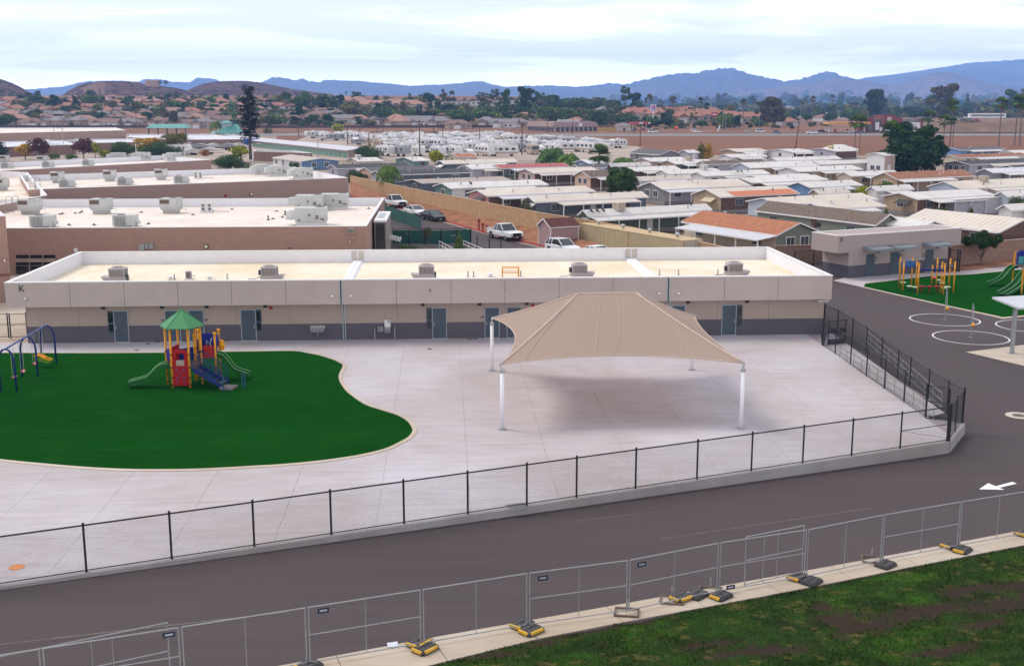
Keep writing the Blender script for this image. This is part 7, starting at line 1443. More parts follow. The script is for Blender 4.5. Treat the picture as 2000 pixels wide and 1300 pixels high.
tree('round', 850, 324, 33, 32, 'lime', 'bright lime yellow tree beside the terracotta roofed home', z=-.5, **N_)
tree('shrub', 718, 312, 32, 56, 'dark green', 'wide dark bush at the end of the storage building', z=-.4, **N_); tree('shrub', 575, 339, 27, 28, 'dark green', 'small dark bush in front of the bright blue home', z=-.4, **N_)
tree('dense', 1781, 340, 96, 110, 'deep green', 'very large dark leafy tree in the mobile home park', z=-.5, **N_)
tree('spread', 1916, 516, 66, 66, 'deep green', 'small round topped tree before the brown block wall', z=-.4, **N_)
tree('shrub', 1729, 385, 34, 46, 'green', 'green bush before the tan home with a brown roof', z=-.5, **N_); tree('shrub', 1688, 393, 33, 48, 'lime', 'yellow green bush left of the brown roofed home', z=-.5, **N_); tree('shrub', 1738, 397, 24, 30, 'dark green', 'small dark bush below the green one, brown roofed home', z=-.5, **N_); tree('shrub', 1981, 425, 46, 32, 'dark green', 'dark round bush at the right edge of the home park', z=-.5, **N_)
tree('cone', 1729, 428, 28, 12, 'green', 'tiny slim conifer behind the building marked B', z=-.5, **N_); tree('cone', 1896, 420, 18, 10, 'green', 'tiny slim conifer beside the lavender carport', z=-.5, **N_); tree('shrub', 1835, 431, 30, 40, 'dark green', 'low dark bush below the tan clapboard home', z=-.5, **N_)
for a in (('round', 50, 312, 30, 34, 'yellow', 'yellow and orange tree at the left, beside the maroon one'), ('round', 79, 312, 42, 36, 'maroon', 'maroon leaved tree left of the parked boats'), ('round', 164, 312, 40, 36, 'maroon', 'maroon leaved tree right of the parked boats'), ('round', 186, 309, 30, 26, 'lime', 'lime tree next to the second maroon tree'), ('shrub', 205, 308, 18, 24, 'lime', 'low lime bush right of the lime tree'), ('shrub', 237, 306, 32, 50, 'dark green', 'dark green rounded tree behind the farthest classroom roof'), ('round', 290, 303, 34, 52, 'yellow', 'golden tree behind the farthest classroom roof'), ('round', 343, 302, 42, 52, 'olive', 'olive and gold tree right of the golden one'), ('shrub', 313, 308, 34, 66, 'dark green', 'wide dark green tree in front of the golden tree'), ('shrub', 449, 332, 34, 66, 'dark green', 'wide dark bush right of the farthest classroom building'), ('round', 470, 318, 34, 40, 'lime', 'lime tree at the foot of the false pine mast'), ('shrub', 400, 305, 15, 22, 'orange', 'small orange bush among the parked boats'), ('shrub', 4, 308, 34, 24, 'deep green', 'dark bush cut by the left picture edge'), ('shrub', 108, 311, 12, 22, 'green', 'low green bush between the two maroon trees'), ('shrub', 141, 312, 12, 24, 'green', 'low green bush left of the second maroon tree')): tree(*a, near=True)
tree('shrub', 523, 261, 13, 23, 'olive', 'lone olive bush on the dry field behind the false pine'); tree('round', 661, 262, 21, 28, 'lime', 'lone bright lime tree on the dry field behind the vehicle yard')
# fan palms standing in front of the field, from left to right
FPL = [(1669, 294, 65, 20), (1679, 296, 66, 20), (1736, 334, 90, 30), (1811, 268, 48, 20), (1842, 287, 57, 20), (1855, 287, 84, 22), (1859.5, 287, 52, 13), (1950, 286, 86, 21), (1982, 286, 90, 22), (1990, 286, 86, 20)]
its = [(tree('fan', x, y, h, w_, 'green', 'x', z=-.5, near=True), 'tall fan palm') for x, y, h, w_ in FPL]; rowlabels(its, 'in front of the ploughed field')
FAR = """tall 110 219 30 24 deep_green|column 150 222 30 18 deep_green|round 74 196 17 14 dark_green|round 57 203 20 18 maroon|round 39 199 16 12 dark_green|round 23 199 16 12 dark_green|tall 335 252 32 32 brown|round 280 228 24 20 dark_green|round 305 222 18 30 green|fan 267 252 46 14 olive|feather 455 234 38 18 dark_green|feather 423 268 36 18 pale_green|round 295 199 13 24 green|round 178 196 20 20 dark_green|round 20 248 24 24 dark_green|round 70 247 26 17 olive|round 111 243 14 17 dark_green|round 160 246 15 20 green|round 90 224 12 18 green|round 200 238 20 24 dark_green|round 252 240 14 22 dark_green|round 228 245 16 20 dark_green|round 310 240 16 16 dark_green|column 133 226 18 6 dark_green|round 185 197 12 18 brown|round 330 196 14 20 dark_green|round 352 200 16 22 green|round 390 205 18 20 green|round 395 215 20 24 green|round 420 200 18 14 dark_green|round 442 203 20 14 deep_green|fan 295 215 24 10 dark_green|column 345 206 22 8 dark_green
round 589 224 38 40 dark_green|round 636 222 38 52 dark_green|round 690 238 40 46 olive|round 706 236 20 26 green|tall 560 212 30 20 dark_green|fan 608 216 26 10 olive|round 540 250 26 38 green|round 745 243 34 36 dark_green|round 770 240 22 34 green|round 800 237 26 30 green|column 790 228 20 6 deep_green|column 797 228 20 6 deep_green|column 815 228 18 7 deep_green|column 822 228 18 7 deep_green|round 836 207 27 31 deep_green|round 755 201 14 15 olive|round 778 201 9 22 dark_green|round 800 200 9 26 dark_green|airy 875 217 40 28 grey_green|round 898 246 34 50 green|round 948 243 34 54 green|round 968 243 22 32 lime|round 937 248 16 24 lime|round 917 236 14 20 dark_green|tall 856 228 30 18 dark_green|airy 936 212 30 24 grey_green|airy 965 210 34 26 grey_green|tall 986 233 56 24 dark_green|fan 951 214 30 8 olive|round 735 205 18 14 dark_green|tall 698 199 18 26 dark_green|round 676 207 12 12 dark_green|fan 677 202 22 6 deep_green|round 915 252 14 18 grey_green|round 850 243 16 26 green|round 725 248 14 26 olive|round 640 249 12 20 dark_green|feather 612 240 24 14 green|feather 650 241 18 14 pale_green|round 665 246 10 22 dark_green
tall 1029 228 56 40 deep_green|airy 1055 210 30 24 dark_green|tall 1080 222 34 28 dark_green|round 1124 220 30 50 dark_green|round 1098 216 24 30 dark_green|round 1066 243 36 42 green|round 1105 243 34 44 green|round 1018 247 28 34 olive|round 1128 240 22 34 olive|round 1170 248 34 44 dark_green|round 1145 236 24 30 green|round 1216 240 17 16 orange|airy 1221 221 50 24 dark_green|tall 1238 218 34 32 deep_green|fan 1268 228 42 10 olive|fan 1261 225 32 9 olive|fan 1313 230 40 12 olive|fan 1368 237 44 10 deep_green|fan 1379 237 34 10 deep_green|fan 1361 212 24 6 olive|fan 1367.5 214 24 6 olive|fan 1374 212 22 6 olive|fan 1387 214 20 6 olive|fan 1394 212 20 6 olive|airy 1411 218 34 28 grey_green|fan 1451 246 50 10 olive|fan 1474 230 34 9 olive|round 1200 215 20 30 dark_green|round 1190 238 26 30 dark_green|round 1205 230 18 20 dark_green|round 1300 251 22 34 deep_green|round 1284 249 16 22 dark_green|round 1325 251 20 24 olive|round 1415 255 34 34 green|round 1436 251 26 20 deep_green|tall 1490 248 50 36 brown|round 1280 222 18 24 dark_green|round 1330 224 18 34 green|round 1345 222 14 20 dark_green|round 1252 248 14 30 dark_green|round 1370 252 18 22 dark_green|round 1395 216 16 20 dark_green|fan 1200 250 40 8 olive|round 1183 218 16 16 green|tall 1165 214 18 16 dark_green|fan 1163 214 20 5 olive|round 1230 233 14 24 dark_green|round 1352 213 20 26 dark_green
tall 1512 250 54 48 brown|round 1538 230 20 24 green|fan 1564 234 36 9 olive|fan 1585 237 46 11 olive|airy 1551 215 28 20 brown|cone 1602 218 28 14 dark_green|fan 1625 222 34 11 brown|round 1637 220 24 14 dark_green|round 1658 238 28 36 green|tall 1704 238 58 40 deep_green|round 1720 232 40 24 deep_green|round 1740 228 20 26 green|round 1757 226 16 20 green|tall 1838 242 70 58 brown|tall 1815 232 44 24 dark_green|cone 1752 216 26 16 dark_green|cone 1766 215 22 10 dark_green|column 1887 228 42 9 dark_green|tall 1972 234 50 34 dark_green|round 1942 234 28 44 dark_green|round 1925 214 14 22 grey_green|round 1600 232 24 26 dark_green|round 1575 240 20 24 dark_green|tall 1661 214 24 22 dark_green|fan 1575 219 30 8 deep_green|round 1680 215 20 24 dark_green|round 1787 218 14 16 olive|round 1800 230 14 16 green|fan 1995 226 46 12 olive|round 1860 238 26 26 dark_green|round 1620 242 20 30 dark_green|round 1545 246 20 28 dark_green"""
REG = ['among the hillside houses', 'behind the vehicle yard', 'behind the petrol station road', 'beyond the field at the right']
grp = {}
for ri, line in enumerate(FAR.split('\n')):
    for e in line.split('|'):
        k, x, y, h, w_, c = e.split(); t = tree(k, float(x), float(y), float(h), float(w_), c.replace('_', ' ')); grp.setdefault(ri, []).append((t, f"{c.replace('_', ' ')} {dict(round='round tree', tall='tall tree', airy='thin crowned tree', column='narrow cypress', cone='conifer', fan='fan palm', feather='feather palm')[k]}"))
rf_ = random.Random(5)
for ri, (x0, x1, ys_, n) in enumerate(((0, 620, (212, 220, 228, 236, 244, 251), 34), (500, 1010, (214, 222, 230, 238, 246), 24), (1010, 1500, (217, 226, 236, 244), 26), (1500, 2000, (216, 224, 232), 22))):
    for k in range(n):
        x = x0 + (x1 - x0) * (k + rf_.random()) / n; y = rf_.choice(ys_) + rf_.uniform(-2, 2); kd = rf_.choice(('round',) * 5 + ('tall', 'airy', 'fan')); h = rf_.uniform(13, 24) * (1 if kd == 'round' else 1.4)
        c = rf_.choice(('dark green', 'dark green', 'green', 'olive', 'deep green', 'grey green')) if kd != 'fan' else 'olive'
        t = tree(kd, x, y, h, h * (rf_.uniform(.9, 1.6) if kd == 'round' else .7 if kd == 'tall' else .8 if kd == 'airy' else .4), c); grp[ri].append((t, f"{c} {dict(round='round tree', tall='tall tree', airy='thin crowned tree', fan='fan palm')[kd]}"))
for ri, its in grp.items(): rowlabels(its, REG[ri])
# the mass of trees beyond the ones that can be told apart
V_, F_, I_ = [], [], []; MLS = ['dark green', 'green', 'olive', 'deep green', 'grey green']; off = 0
for (x0, x1, y0, y1, n, h0, h1) in ((0, 640, 199, 250, 330, 9, 23), (480, 1010, 204, 248, 290, 10, 24), (1010, 1500, 205, 247, 190, 14, 28), (1500, 2010, 203, 238, 190, 14, 30), (700, 2010, 202, 207, 140, 7, 13), (1190, 1620, 244, 254, 60, 6, 13)):
    for k in range(n):
        x, y = rf_.uniform(x0, x1), rf_.uniform(y0, y1); p = Wt(x, y); d = np.linalg.norm(p - O3); hp_ = rf_.uniform(h0, h1); h = hp_ * d / F_PX; kd = rf_.choice(('round', 'round', 'round', 'shrub', 'tall', 'airy')); me = proto(kd, 0, rf_.randrange(3))[0]
        co = np.empty(len(me.vertices) * 3, 'f'); me.vertices.foreach_get('co', co); co = co.reshape(-1, 3).astype(float); w_ = h * (rf_.uniform(1.1, 1.9) if kd in ('round', 'shrub') else rf_.uniform(.9, 1.3)); a = rf_.uniform(0, 6.28)
        q = np.stack([(co[:, 0] * math.cos(a) - co[:, 1] * math.sin(a)) * w_, (co[:, 0] * math.sin(a) + co[:, 1] * math.cos(a)) * w_, co[:, 2] * h - .12 * h], -1) + p
        V_.append(q); F_.append(np.arange(len(q)).reshape(-1, 4) + off); I_.append(np.full(len(q) // 4, rf_.randrange(5))); off += len(q)
me = npmesh('woodland', np.concatenate(V_), np.concatenate(F_), [LM[c] for c in MLS]); me.polygons.foreach_set('material_index', np.concatenate(I_).astype('i')); o = link('woodland', me, kind='stuff'); o['label'] = 'mass of trees growing among the far houses and beyond the field'
# phone mast dressed as a pine
p = Wt(490, 312); hp = 136 * np.linalg.norm(p - O3) / F_PX; t = T('mast', 'tall phone mast disguised as a dark pine tree', 'phone mast', p); MB().tube([(0, 0, 0), (0, 0, hp * .97)], [.5, .3], 10).build('pole', M('mast_brown', (.07, .05, .045), .8), t)
rm = np.random.RandomState(3); V = []
for k in range(240):
    z = hp * (.30 + .69 * (k / 240)); az = rm.rand() * 6.28; ln = hp * (.07 + .06 * rm.rand()) * (1.1 if z < hp * .85 else .8); d = np.array([math.cos(az), math.sin(az), rm.uniform(-.12, .3)]); s = np.array([-d[1], d[0], 0])
    for j in range(9): q = np.array([0, 0, z]) + d * ln * (.3 + .08 * j); e = (rm.randn(3) * .6 + d * .6 + s * rm.choice([-1, 1]) * .9); e *= ln * .26; n_v = np.cross(e, [0, 0, 1.0]); n_v = n_v / (np.linalg.norm(n_v) + 1e-6) * ln * .13; V += [q - e * .3 - n_v * .3, q + n_v, q + e, q - n_v + np.array([0, 0, .1])]
c = link('branch', npmesh('branch', np.array(V), np.arange(len(V)).reshape(-1, 4), M('mast_needles', (.016, .024, .02), .9, var=0, island=.3)), t); c['kind'] = 'stuff'
# ------------------------------------------------------------------ houses of the far town
def house_proto(i, roofm, wallm):
    t = T('house', '', 'house'); w_, d, h, e = (14, 10, 3.0, .7) if i == 0 else (17, 9, 3.2, .7) if i == 1 else (12, 11, 4.0, .6)
    MB().box(-w_ / 2, w_ / 2, -d / 2, d / 2, -1.5, h).build('wall', wallm, t); r = MB(); hw, hd = w_ / 2 + e, d / 2 + e; rl = w_ / 2 - d / 2 * .8
    if i == 1: P = [(-hw, -hd, h), (hw, -hd, h), (hw, hd, h), (-hw, hd, h), (-hw, 0, h + 2.3), (hw, 0, h + 2.3)]
    else: P = [(-hw, -hd, h), (hw, -hd, h), (hw, hd, h), (-hw, hd, h), (-rl, 0, h + 2.5), (rl, 0, h + 2.5)]
    r.add(P, [(0, 1, 5, 4), (1, 2, 5), (2, 3, 4, 5), (3, 0, 4), (3, 2, 1, 0)]); r.build('roof', roofm, t)
    r = MB(); r.add([(-5.5, -hd - 3, h - .2), (-.2, -hd - 3, h - .2), (-.2, -hd + 2.5, h - .2), (-5.5, -hd + 2.5, h - .2), (-2.85, -hd - 3, h + 1.5), (-2.85, -hd + 3.2, h + 1.5)], [(1, 2, 5, 4), (3, 0, 4, 5), (2, 3, 5), (0, 1, 4), (3, 2, 1, 0)]); r.build('porch_roof', roofm, t); MB().box(-5.2, -.5, -hd - 2.6, -hd + 1, -1.5, h - .21).build('wing', wallm, t)
    MB().box(-4.7, -1, -hd - 2.64, -hd - 2.601, -.2, 2.2).build('garage_door', TRIM, t)
    for x in (1.2, 4.2): wf = MB().box(x, x + 1.6, -d / 2 - .06, -d / 2 - .001, .8, 2.2).build('window', TRIM, t); MB().box(x + .12, x + 1.48, -d / 2 - .09, -d / 2 - .061, .92, 2.08).build('pane', WIN, wf)
    return t
HR = {'terracotta': M('terracotta_tile', (.30, .135, .095), .85, var=.18, scale=.4), 'salmon': M('salmon_tile', (.33, .185, .14), .85, var=.15, scale=.4), 'brown': M('brown_tile', (.20, .125, .10), .85, var=.15, scale=.4), 'grey': M('grey_tile', (.20, .18, .18), .85, var=.15, scale=.4)}
HW = [M('cream_render', (.50, .43, .35), .9), M('white_render', (.58, .56, .54), .9), M('tan_render', (.38, .29, .23), .9)]
HP = {}
rh = random.Random(11); its = {}
def put_house(x, y, rc, reg, rz=None, sc=1.0):
    i = rh.randrange(3) if sc < 1.4 else 1; k = (i, rc, rh.randrange(2)); p = Wt(x, y); z = rh.uniform(-.6, .7) if rz is None else rz
    if k not in HP: HP[k] = house_proto(i, HR[rc], HW[rh.randrange(3)]); t = HP[k]
    else: t = dup(HP[k], p)
    t.location = tuple(p); t.rotation_euler = (0, 0, z); t.scale = (sc, sc, sc); t['group'] = 'houses of the far town'; its.setdefault(reg, []).append((t, f'{rc} roofed house')); return t
for yr, rcs, x0, x1, st, nm in ((201, ('terracotta', 'terracotta', 'salmon'), 20, 480, 62, 'in the top row on the slope'), (208, ('terracotta', 'salmon', 'terracotta'), 5, 600, 44, 'in the second row on the slope'), (216, ('terracotta', 'salmon', 'brown'), 25, 620, 42, 'in the third row on the slope'), (225, ('terracotta', 'brown', 'salmon', 'grey'), 0, 640, 40, 'in the fourth row on the slope'), (234, ('brown', 'grey', 'salmon'), 20, 720, 40, 'in the fifth row on the slope'), (243, ('brown', 'grey', 'brown', 'salmon'), 0, 860, 41, 'in the lowest row on the slope'), (250, ('grey', 'brown'), 60, 420, 52, 'along the dark fence')):
    x = x0
    while x < x1: put_house(x + rh.uniform(-8, 8), yr + rh.uniform(-2, 2), rh.choice(rcs), nm); x += st * rh.uniform(.8, 1.25)
for x, y, s in ((700, 212, 1.35), (735, 216, 1.35), (770, 213, 1.35), (805, 215, 1.35), (676, 208, 1.2)): put_house(x, y, 'salmon', 'in the salmon apartment row', .1, s)
for x, y in ((860, 249), (895, 252), (820, 248), (950, 249), (985, 250), (780, 250), (1010, 249)): put_house(x, y, rh.choice(('brown', 'grey', 'salmon')), 'behind the dry field in the centre')
for x, y, s in ((1232, 236, 1.3), (1258, 232, 1.4), (1284, 238, 1.3), (1310, 230, 1.4), (1333, 240, 1.4), (1362, 238, 1.5), (1402, 239, 1.4), (1440, 241, 1.4), (1468, 239, 1.2), (1246, 227, 1.3), (1345, 230, 1.3), (1385, 231, 1.3)): put_house(x, y, 'terracotta', 'in the tiled complex beyond the field', .2, s)
for x, y in ((1535, 246), (1565, 228), (1605, 238), (1655, 232), (1745, 222), (1778, 220), (1905, 222), (1690, 218), (1130, 246), (1180, 226), (1025, 236), (1930, 216), (1960, 220), (1850, 214), (1720, 214), (1545, 214), (1490, 214), (1430, 216)): put_house(x, y, rh.choice(('salmon', 'brown', 'terracotta', 'grey')), 'among the trees past the field')
for reg, l in its.items(): rowlabels(l, reg)
# white apartment block, strip of shops, storage rows, warehouses
def blockb(name, label, cat, p, rz, w_, d, h, wallm, roofm, floors=2, n=8, over=.5, group=None):
    t = T(name, label, cat, p, rz, group); MB().box(0, w_, 0, d, -.6, h).build('wall', wallm, t); MB().box(-over, w_ + over, -over, d + over, h + .002, h + .5).build('roof', roofm, t)
    for f in range(floors):
        for k in range(n):
            x = w_ * (k + .5) / n; z = h * (f + .3) / floors; wf = MB().box(x - w_ / n * .28, x + w_ / n * .28, -.08, -.002, z, z + h / floors * .45).build('window', TRIM, t); MB().box(x - w_ / n * .23, x + w_ / n * .23, -.11, -.081, z + .12, z + h / floors * .45 - .12).build('pane', WIN, wf)
    return t
p = Wt(845, 214); blockb('apartment_block', 'long two storey white apartment block on the rise behind the round dark tree', 'building', p, 0, 36, 12, 6, HW[1], HR['grey'], 2, 10)
p = Wt(925, 214); blockb('apartment_block', 'grey and white apartment block right of the thin crowned trees', 'building', p, 0, 44, 12, 6.5, HW[1], HR['grey'], 2, 12)
p = W(1081, 259.5, -.5); wL = length_to(p, VV, 1031, 3, 90); wR = length_to(p, UU, 1166, 3, 60); t = T('shop_building', 'low shop building with brown mansard roof beyond the dry field', 'building', p, TH)
MB().box(0, wR, 0, wL, 0, 3.6).build('wall', M('shop_wall', (.36, .27, .25), .9), t); m = MB(); m.hexa([(-.8, -.8, 3.3), (wR + .8, -.8, 3.3), (wR + .8, wL + .8, 3.3), (-.8, wL + .8, 3.3)], [(.6, .6, 5.9), (wR - .6, .6, 5.9), (wR - .6, wL - .6, 5.9), (.6, wL - .6, 5.9)]); m.build('mansard_roof', M('mansard_brown', (.26, .18, .16), .8), t)
for k in range(9): wf = MB().box(2 + k * wR / 9.4, 3.9 + k * wR / 9.4, -.1, -.002, .3, 2.9).build('shop_window', DARK, t)
for k in range(12): y = wL * (k + .5) / 12; MB().box(-.1, -.002, y - wL / 36, y + wL / 36, .3, 2.7).build('arch_window', DARK, t)
for k in range(5): MB().box(wR * .3 + k * 3, wR * .3 + k * 3 + 1.6, wL * .3, wL * .3 + 1.6, 5.9, 7.2).build('rooftop_unit', ACG, t)
MB().box(wR * .55, wR * .55 + 2.4, -1.0, -.9, 3.4, 5.2).build('shop_sign', TRIM, t)
yf = W(1172, 258.5, -.5); yf2 = W(1213, 258, -.5); t = T('yellow_hoarding', 'row of yellow barrels and hoarding right of the shop building', 'barrier', yf)
for k in range(7): q = (yf2 - yf) * (k / 6); MB().box(q[0] - .9, q[0] + .9, q[1] - .4, q[1] + .4, 0, 2.4 + .2 * (k % 2)).build('panel', M('dull_yellow', (.42, .29, .07), .7), t)
# storage building with green doors
pn_ = W(680, 311, -.4); q = W(434, 281, -.4); dS = (q - pn_); LS = np.linalg.norm(dS); dS /= LS; az = math.atan2(dS[1], dS[0]); hS = WY(680, 294.5, pn_[1])[2] + .4
t = T('storage_building', 'very long low storage building with a row of green roller doors', 'building', pn_, az); crossS = np.array([-dS[1], dS[0], 0]); sgn = -1 if crossS[0] < 0 else 1; wS = length_to(pn_, crossS * sgn, 707, 2, 40) * sgn
y0_, y1_ = min(0, wS), max(0, wS); MB().box(0, LS, y0_, y1_, 0, hS).build('wall', M('storage_wall', (.42, .33, .29), .9), t); MB().hexa([(-.5, y0_ - .5, hS + .002), (LS + .5, y0_ - .5, hS + .002), (LS + .5, y1_ + .5, hS + .002), (-.5, y1_ + .5, hS + .002)], [(-.5, y0_ - .5, hS + .15), (LS + .5, y0_ - .5, hS + .15), (LS + .5, y1_ + .5, hS + .9), (-.5, y1_ + .5, hS + .9)] if sgn > 0 else [(-.5, y0_ - .5, hS + .9), (LS + .5, y0_ - .5, hS + .9), (LS + .5, y1_ + .5, hS + .15), (-.5, y1_ + .5, hS + .15)]).build('roof', M('storage_roof', (.52, .51, .55), .5, .2, .06), t)
yd = -.06 * sgn; x = .8; GD = M('green_roller_door', (.11, .26, .20), .6)
while x < LS - 2:
    wd_ = 3.4 if x < 24 else 2.5; MB().box(x, x + wd_, min(yd, 0), max(yd, 0), .1, hS - .5).build('roller_door', GD, t); x += wd_ + (.9 if x < 24 else .8)
def flatpx(name, label, pts, zt, wall, deck):
    return flat(name, label, [W(x, y, zt)[:2] for x, y in pts], zt, wall, par=.4, deck=deck, th=.6)
TANW = M('tan_warehouse', (.36, .25, .19), .9); BRW = M('brown_warehouse', (.23, .14, .115), .9)
flatpx('warehouse', 'big tan warehouse with white flat roof at the left behind the parked boats', [(-90, 262), (-90, 250), (225, 249), (245, 254.5)], 5.2, TANW, MEMB2)
flatpx('storage_building', 'low brown storage building with a lilac roof left of the parked boats', [(-60, 289), (-60, 278), (122, 274), (147, 282.5)], 3.0, BRW, RM['lilac'])
flatpx('storage_building', 'low brown storage building behind the golden tree', [(175, 279), (178, 272), (290, 270), (300, 277)], 3.0, BRW, RM['lilac'])
flatpx('storage_building', 'low storage building with pale roof in front of the teal canopy', [(250, 268), (255, 262.5), (420, 263), (470, 272), (330, 273)], 3.0, BRW, RM['lilac'])
flatpx('storage_building', 'short brown storage building below the storage doors', [(495, 295.5), (497, 292), (575, 294), (610, 299)], 2.6, BRW, RM['tan'])
t = T('teal_canopy', 'long teal roofed open canopy left of the false pine', 'canopy', W(292, 268, -.4)); a = W(292, 268, -.4); b = W(378, 266, -.4); L_ = (b - a)[0]; m = MB()
m.hexa([(-1, -3, 4.4), (L_ + 1, -3, 4.4), (L_ + 1, 10, 4.4), (-1, 10, 4.4)], [(1, 1.5, 6.2), (L_ - 1, 1.5, 6.2), (L_ - 1, 6, 6.2), (1, 6, 6.2)]); m.build('roof', M('teal_roof', (.10, .30, .27), .5), t)
for k in range(5): MB().box(k * L_ / 4 - .25, k * L_ / 4 + .25, -1, -.5, 0, 4.4).build('post', DARK, t)
a = W(452, 268, -.4); s_ = np.linalg.norm(a - O3) / F_PX; t = T('office_building', 'building with steep teal roof and small cupola beside the false pine', 'building', a, .3); MB().box(-26 * s_, 20 * s_, 0, 50 * s_, 0, 7 * s_).build('wall', HW[0], t); m = MB(); m.add([(-33 * s_, -3 * s_, 7 * s_), (26 * s_, -3 * s_, 7 * s_), (26 * s_, 53 * s_, 7 * s_), (-33 * s_, 53 * s_, 7 * s_), (8 * s_, 20 * s_, 24 * s_), (14 * s_, 20 * s_, 24 * s_)], [(0, 1, 5, 4), (1, 2, 5), (2, 3, 4, 5), (3, 0, 4), (3, 2, 1, 0)]); m.build('roof', MC['teal_roof'], t)
MB().box(-14 * s_, 3 * s_, 14 * s_, 30 * s_, 8 * s_, 26 * s_).build('cupola', M('pale_teal_wall', (.36, .46, .46), .8), t); m = MB(); m.add([(-18 * s_, 10 * s_, 26 * s_), (7 * s_, 10 * s_, 26 * s_), (7 * s_, 34 * s_, 26 * s_), (-18 * s_, 34 * s_, 26 * s_), (-5 * s_, 22 * s_, 31 * s_)], [(0, 1, 4), (1, 2, 4), (2, 3, 4), (3, 0, 4), (3, 2, 1, 0)]); m.build('cupola_roof', MC['teal_roof'], t)
# ------------------------------------------------------------------ vehicle yard
RVW = M('rv_white', (.66, .65, .65), .4, var=.04); RVT = M('rv_tan', (.42, .33, .26), .4, var=.1); RVG = M('rv_grey', (.30, .31, .33), .5, var=.08)
def rv_proto(kind):
    t = T('x', '', 'x')
    if kind == 'trailer':
        m = MB(); pr = [(-3.9, .7), (-3.9, 2.7), (-3.5, 3.05), (3.2, 3.05), (3.9, 2.5), (3.9, 1.3), (3.3, .6)]; m.add([(x, -1.25, z) for x, z in pr] + [(x, 1.25, z) for x, z in pr], [tuple(range(6, -1, -1)), tuple(range(7, 14))] + [(i, (i + 1) % 7, 7 + (i + 1) % 7, 7 + i) for i in range(7)]); m.build('body', RVW, t)
        MB().tube([(3.6, 0, .6), (5.0, 0, .5)], .08, 5).build('tow_bar', DARK, t)
        for x, w_ in ((-2.4, 1.2), (.6, 1.0), (2.3, .8)):
            for y in (-1.29, 1.251): MB().box(x - w_ / 2, x + w_ / 2, y, y + .035, 1.7, 2.35).build('window', WIN, t)
        for y in (-1.28, 1.251): MB().box(-1.4, -.8, y, y + .03, .75, 2.5).build('door', RVG, t)
        for y in (-1.27, 1.251): MB().box(-3.6, 3.2, y, y + .02, 1.15, 1.35).build('stripe', M('rv_stripe', (.16, .13, .12), .5), t)
    elif kind == 'motorhome':
        m = MB(); pr = [(-4.6, .6), (-4.6, 3.2), (4.3, 3.3), (4.6, 2.9), (4.65, 1.5), (4.5, .6)]; m.add([(x, -1.25, z) for x, z in pr] + [(x, 1.25, z) for x, z in pr], [tuple(range(5, -1, -1)), tuple(range(6, 12))] + [(i, (i + 1) % 6, 6 + (i + 1) % 6, 6 + i) for i in range(6)]); m.build('body', RVW, t); MB().box(4.66, 4.7, -1.1, 1.1, 1.7, 2.8).build('windscreen', WIN, t)
        for x in (-3, -.8, 1.2, 3.3):
            for y in (-1.29, 1.251): MB().box(x - .6, x + .6, y, y + .035, 1.8, 2.5).build('window', WIN, t)
        for y in (-1.28, 1.251): MB().box(-4.5, 4.4, y, y + .025, .75, 1.3).build('stripe', RVT, t)
    else:
        m = MB(); pr = [(-3, .9), (-3, 1.7), (-.5, 2.4), (1.2, 2.1), (3.6, 1.4), (3.2, 1.0)]; m.add([(x, -1.1 if x < 3 else -.2, z) for x, z in pr] + [(x, 1.1 if x < 3 else .2, z) for x, z in pr], [tuple(range(5, -1, -1)), tuple(range(6, 12))] + [(i, (i + 1) % 6, 6 + (i + 1) % 6, 6 + i) for i in range(6)]); m.build('cover', RVW, t); MB().bar((-2.6, 0, .6), (4.4, 0, .55), .8, .12).build('trailer_frame', DARK, t)
    for x in (-.4, .4) if kind != 'motorhome' else (-2.6, 3):
        for y in (-1.0, 1.0): m = MB(); m.tube([(x, y - .12, .36), (x, y + .12, .36)], .36, 10); m.build('wheel', TYRE, t)
    if kind != 'boat': MB().box(-.5, .6, -.4, .4, 3.06 if kind == 'trailer' else 3.31, 3.4 if kind == 'trailer' else 3.6).build('roof_unit', RVW, t); MB().box(-3, -2.6, -.3, .3, 3.05 if kind == 'trailer' else 3.28, 3.25 if kind == 'trailer' else 3.5).build('roof_hatch', RVG, t)
    return t
RVP = {k: rv_proto(k) for k in ('trailer', 'motorhome', 'boat')}; used = set(); rr2 = random.Random(21); by = {}
NMV = {'trailer': ('travel_trailer', 'caravan', 'white travel trailer'), 'motorhome': ('motorhome', 'motorhome', 'white motorhome with beige band'), 'boat': ('covered_boat', 'boat', 'white covered boat')}
def put_rv(kind, x, y, rz, where, mat=None, look=None):
    p = Wg(x, y, .03); t = RVP[kind] if kind not in used else dup(RVP[kind], p); used.add(kind)
    t.name = NMV[kind][0]; t['category'] = NMV[kind][1]; t['group'] = 'vehicles stored in the yards'; t.location = tuple(p); t.rotation_euler = (0, 0, rz); s = rr2.uniform(.85, 1.12); t.scale = (s, 1, rr2.uniform(.92, 1.08))
    if mat:
        for c in t.children:
            if c.name.split('.')[0] in ('body', 'cover'): slot(c, mat)
    by.setdefault(where, []).append((t, look or NMV[kind][2])); return t
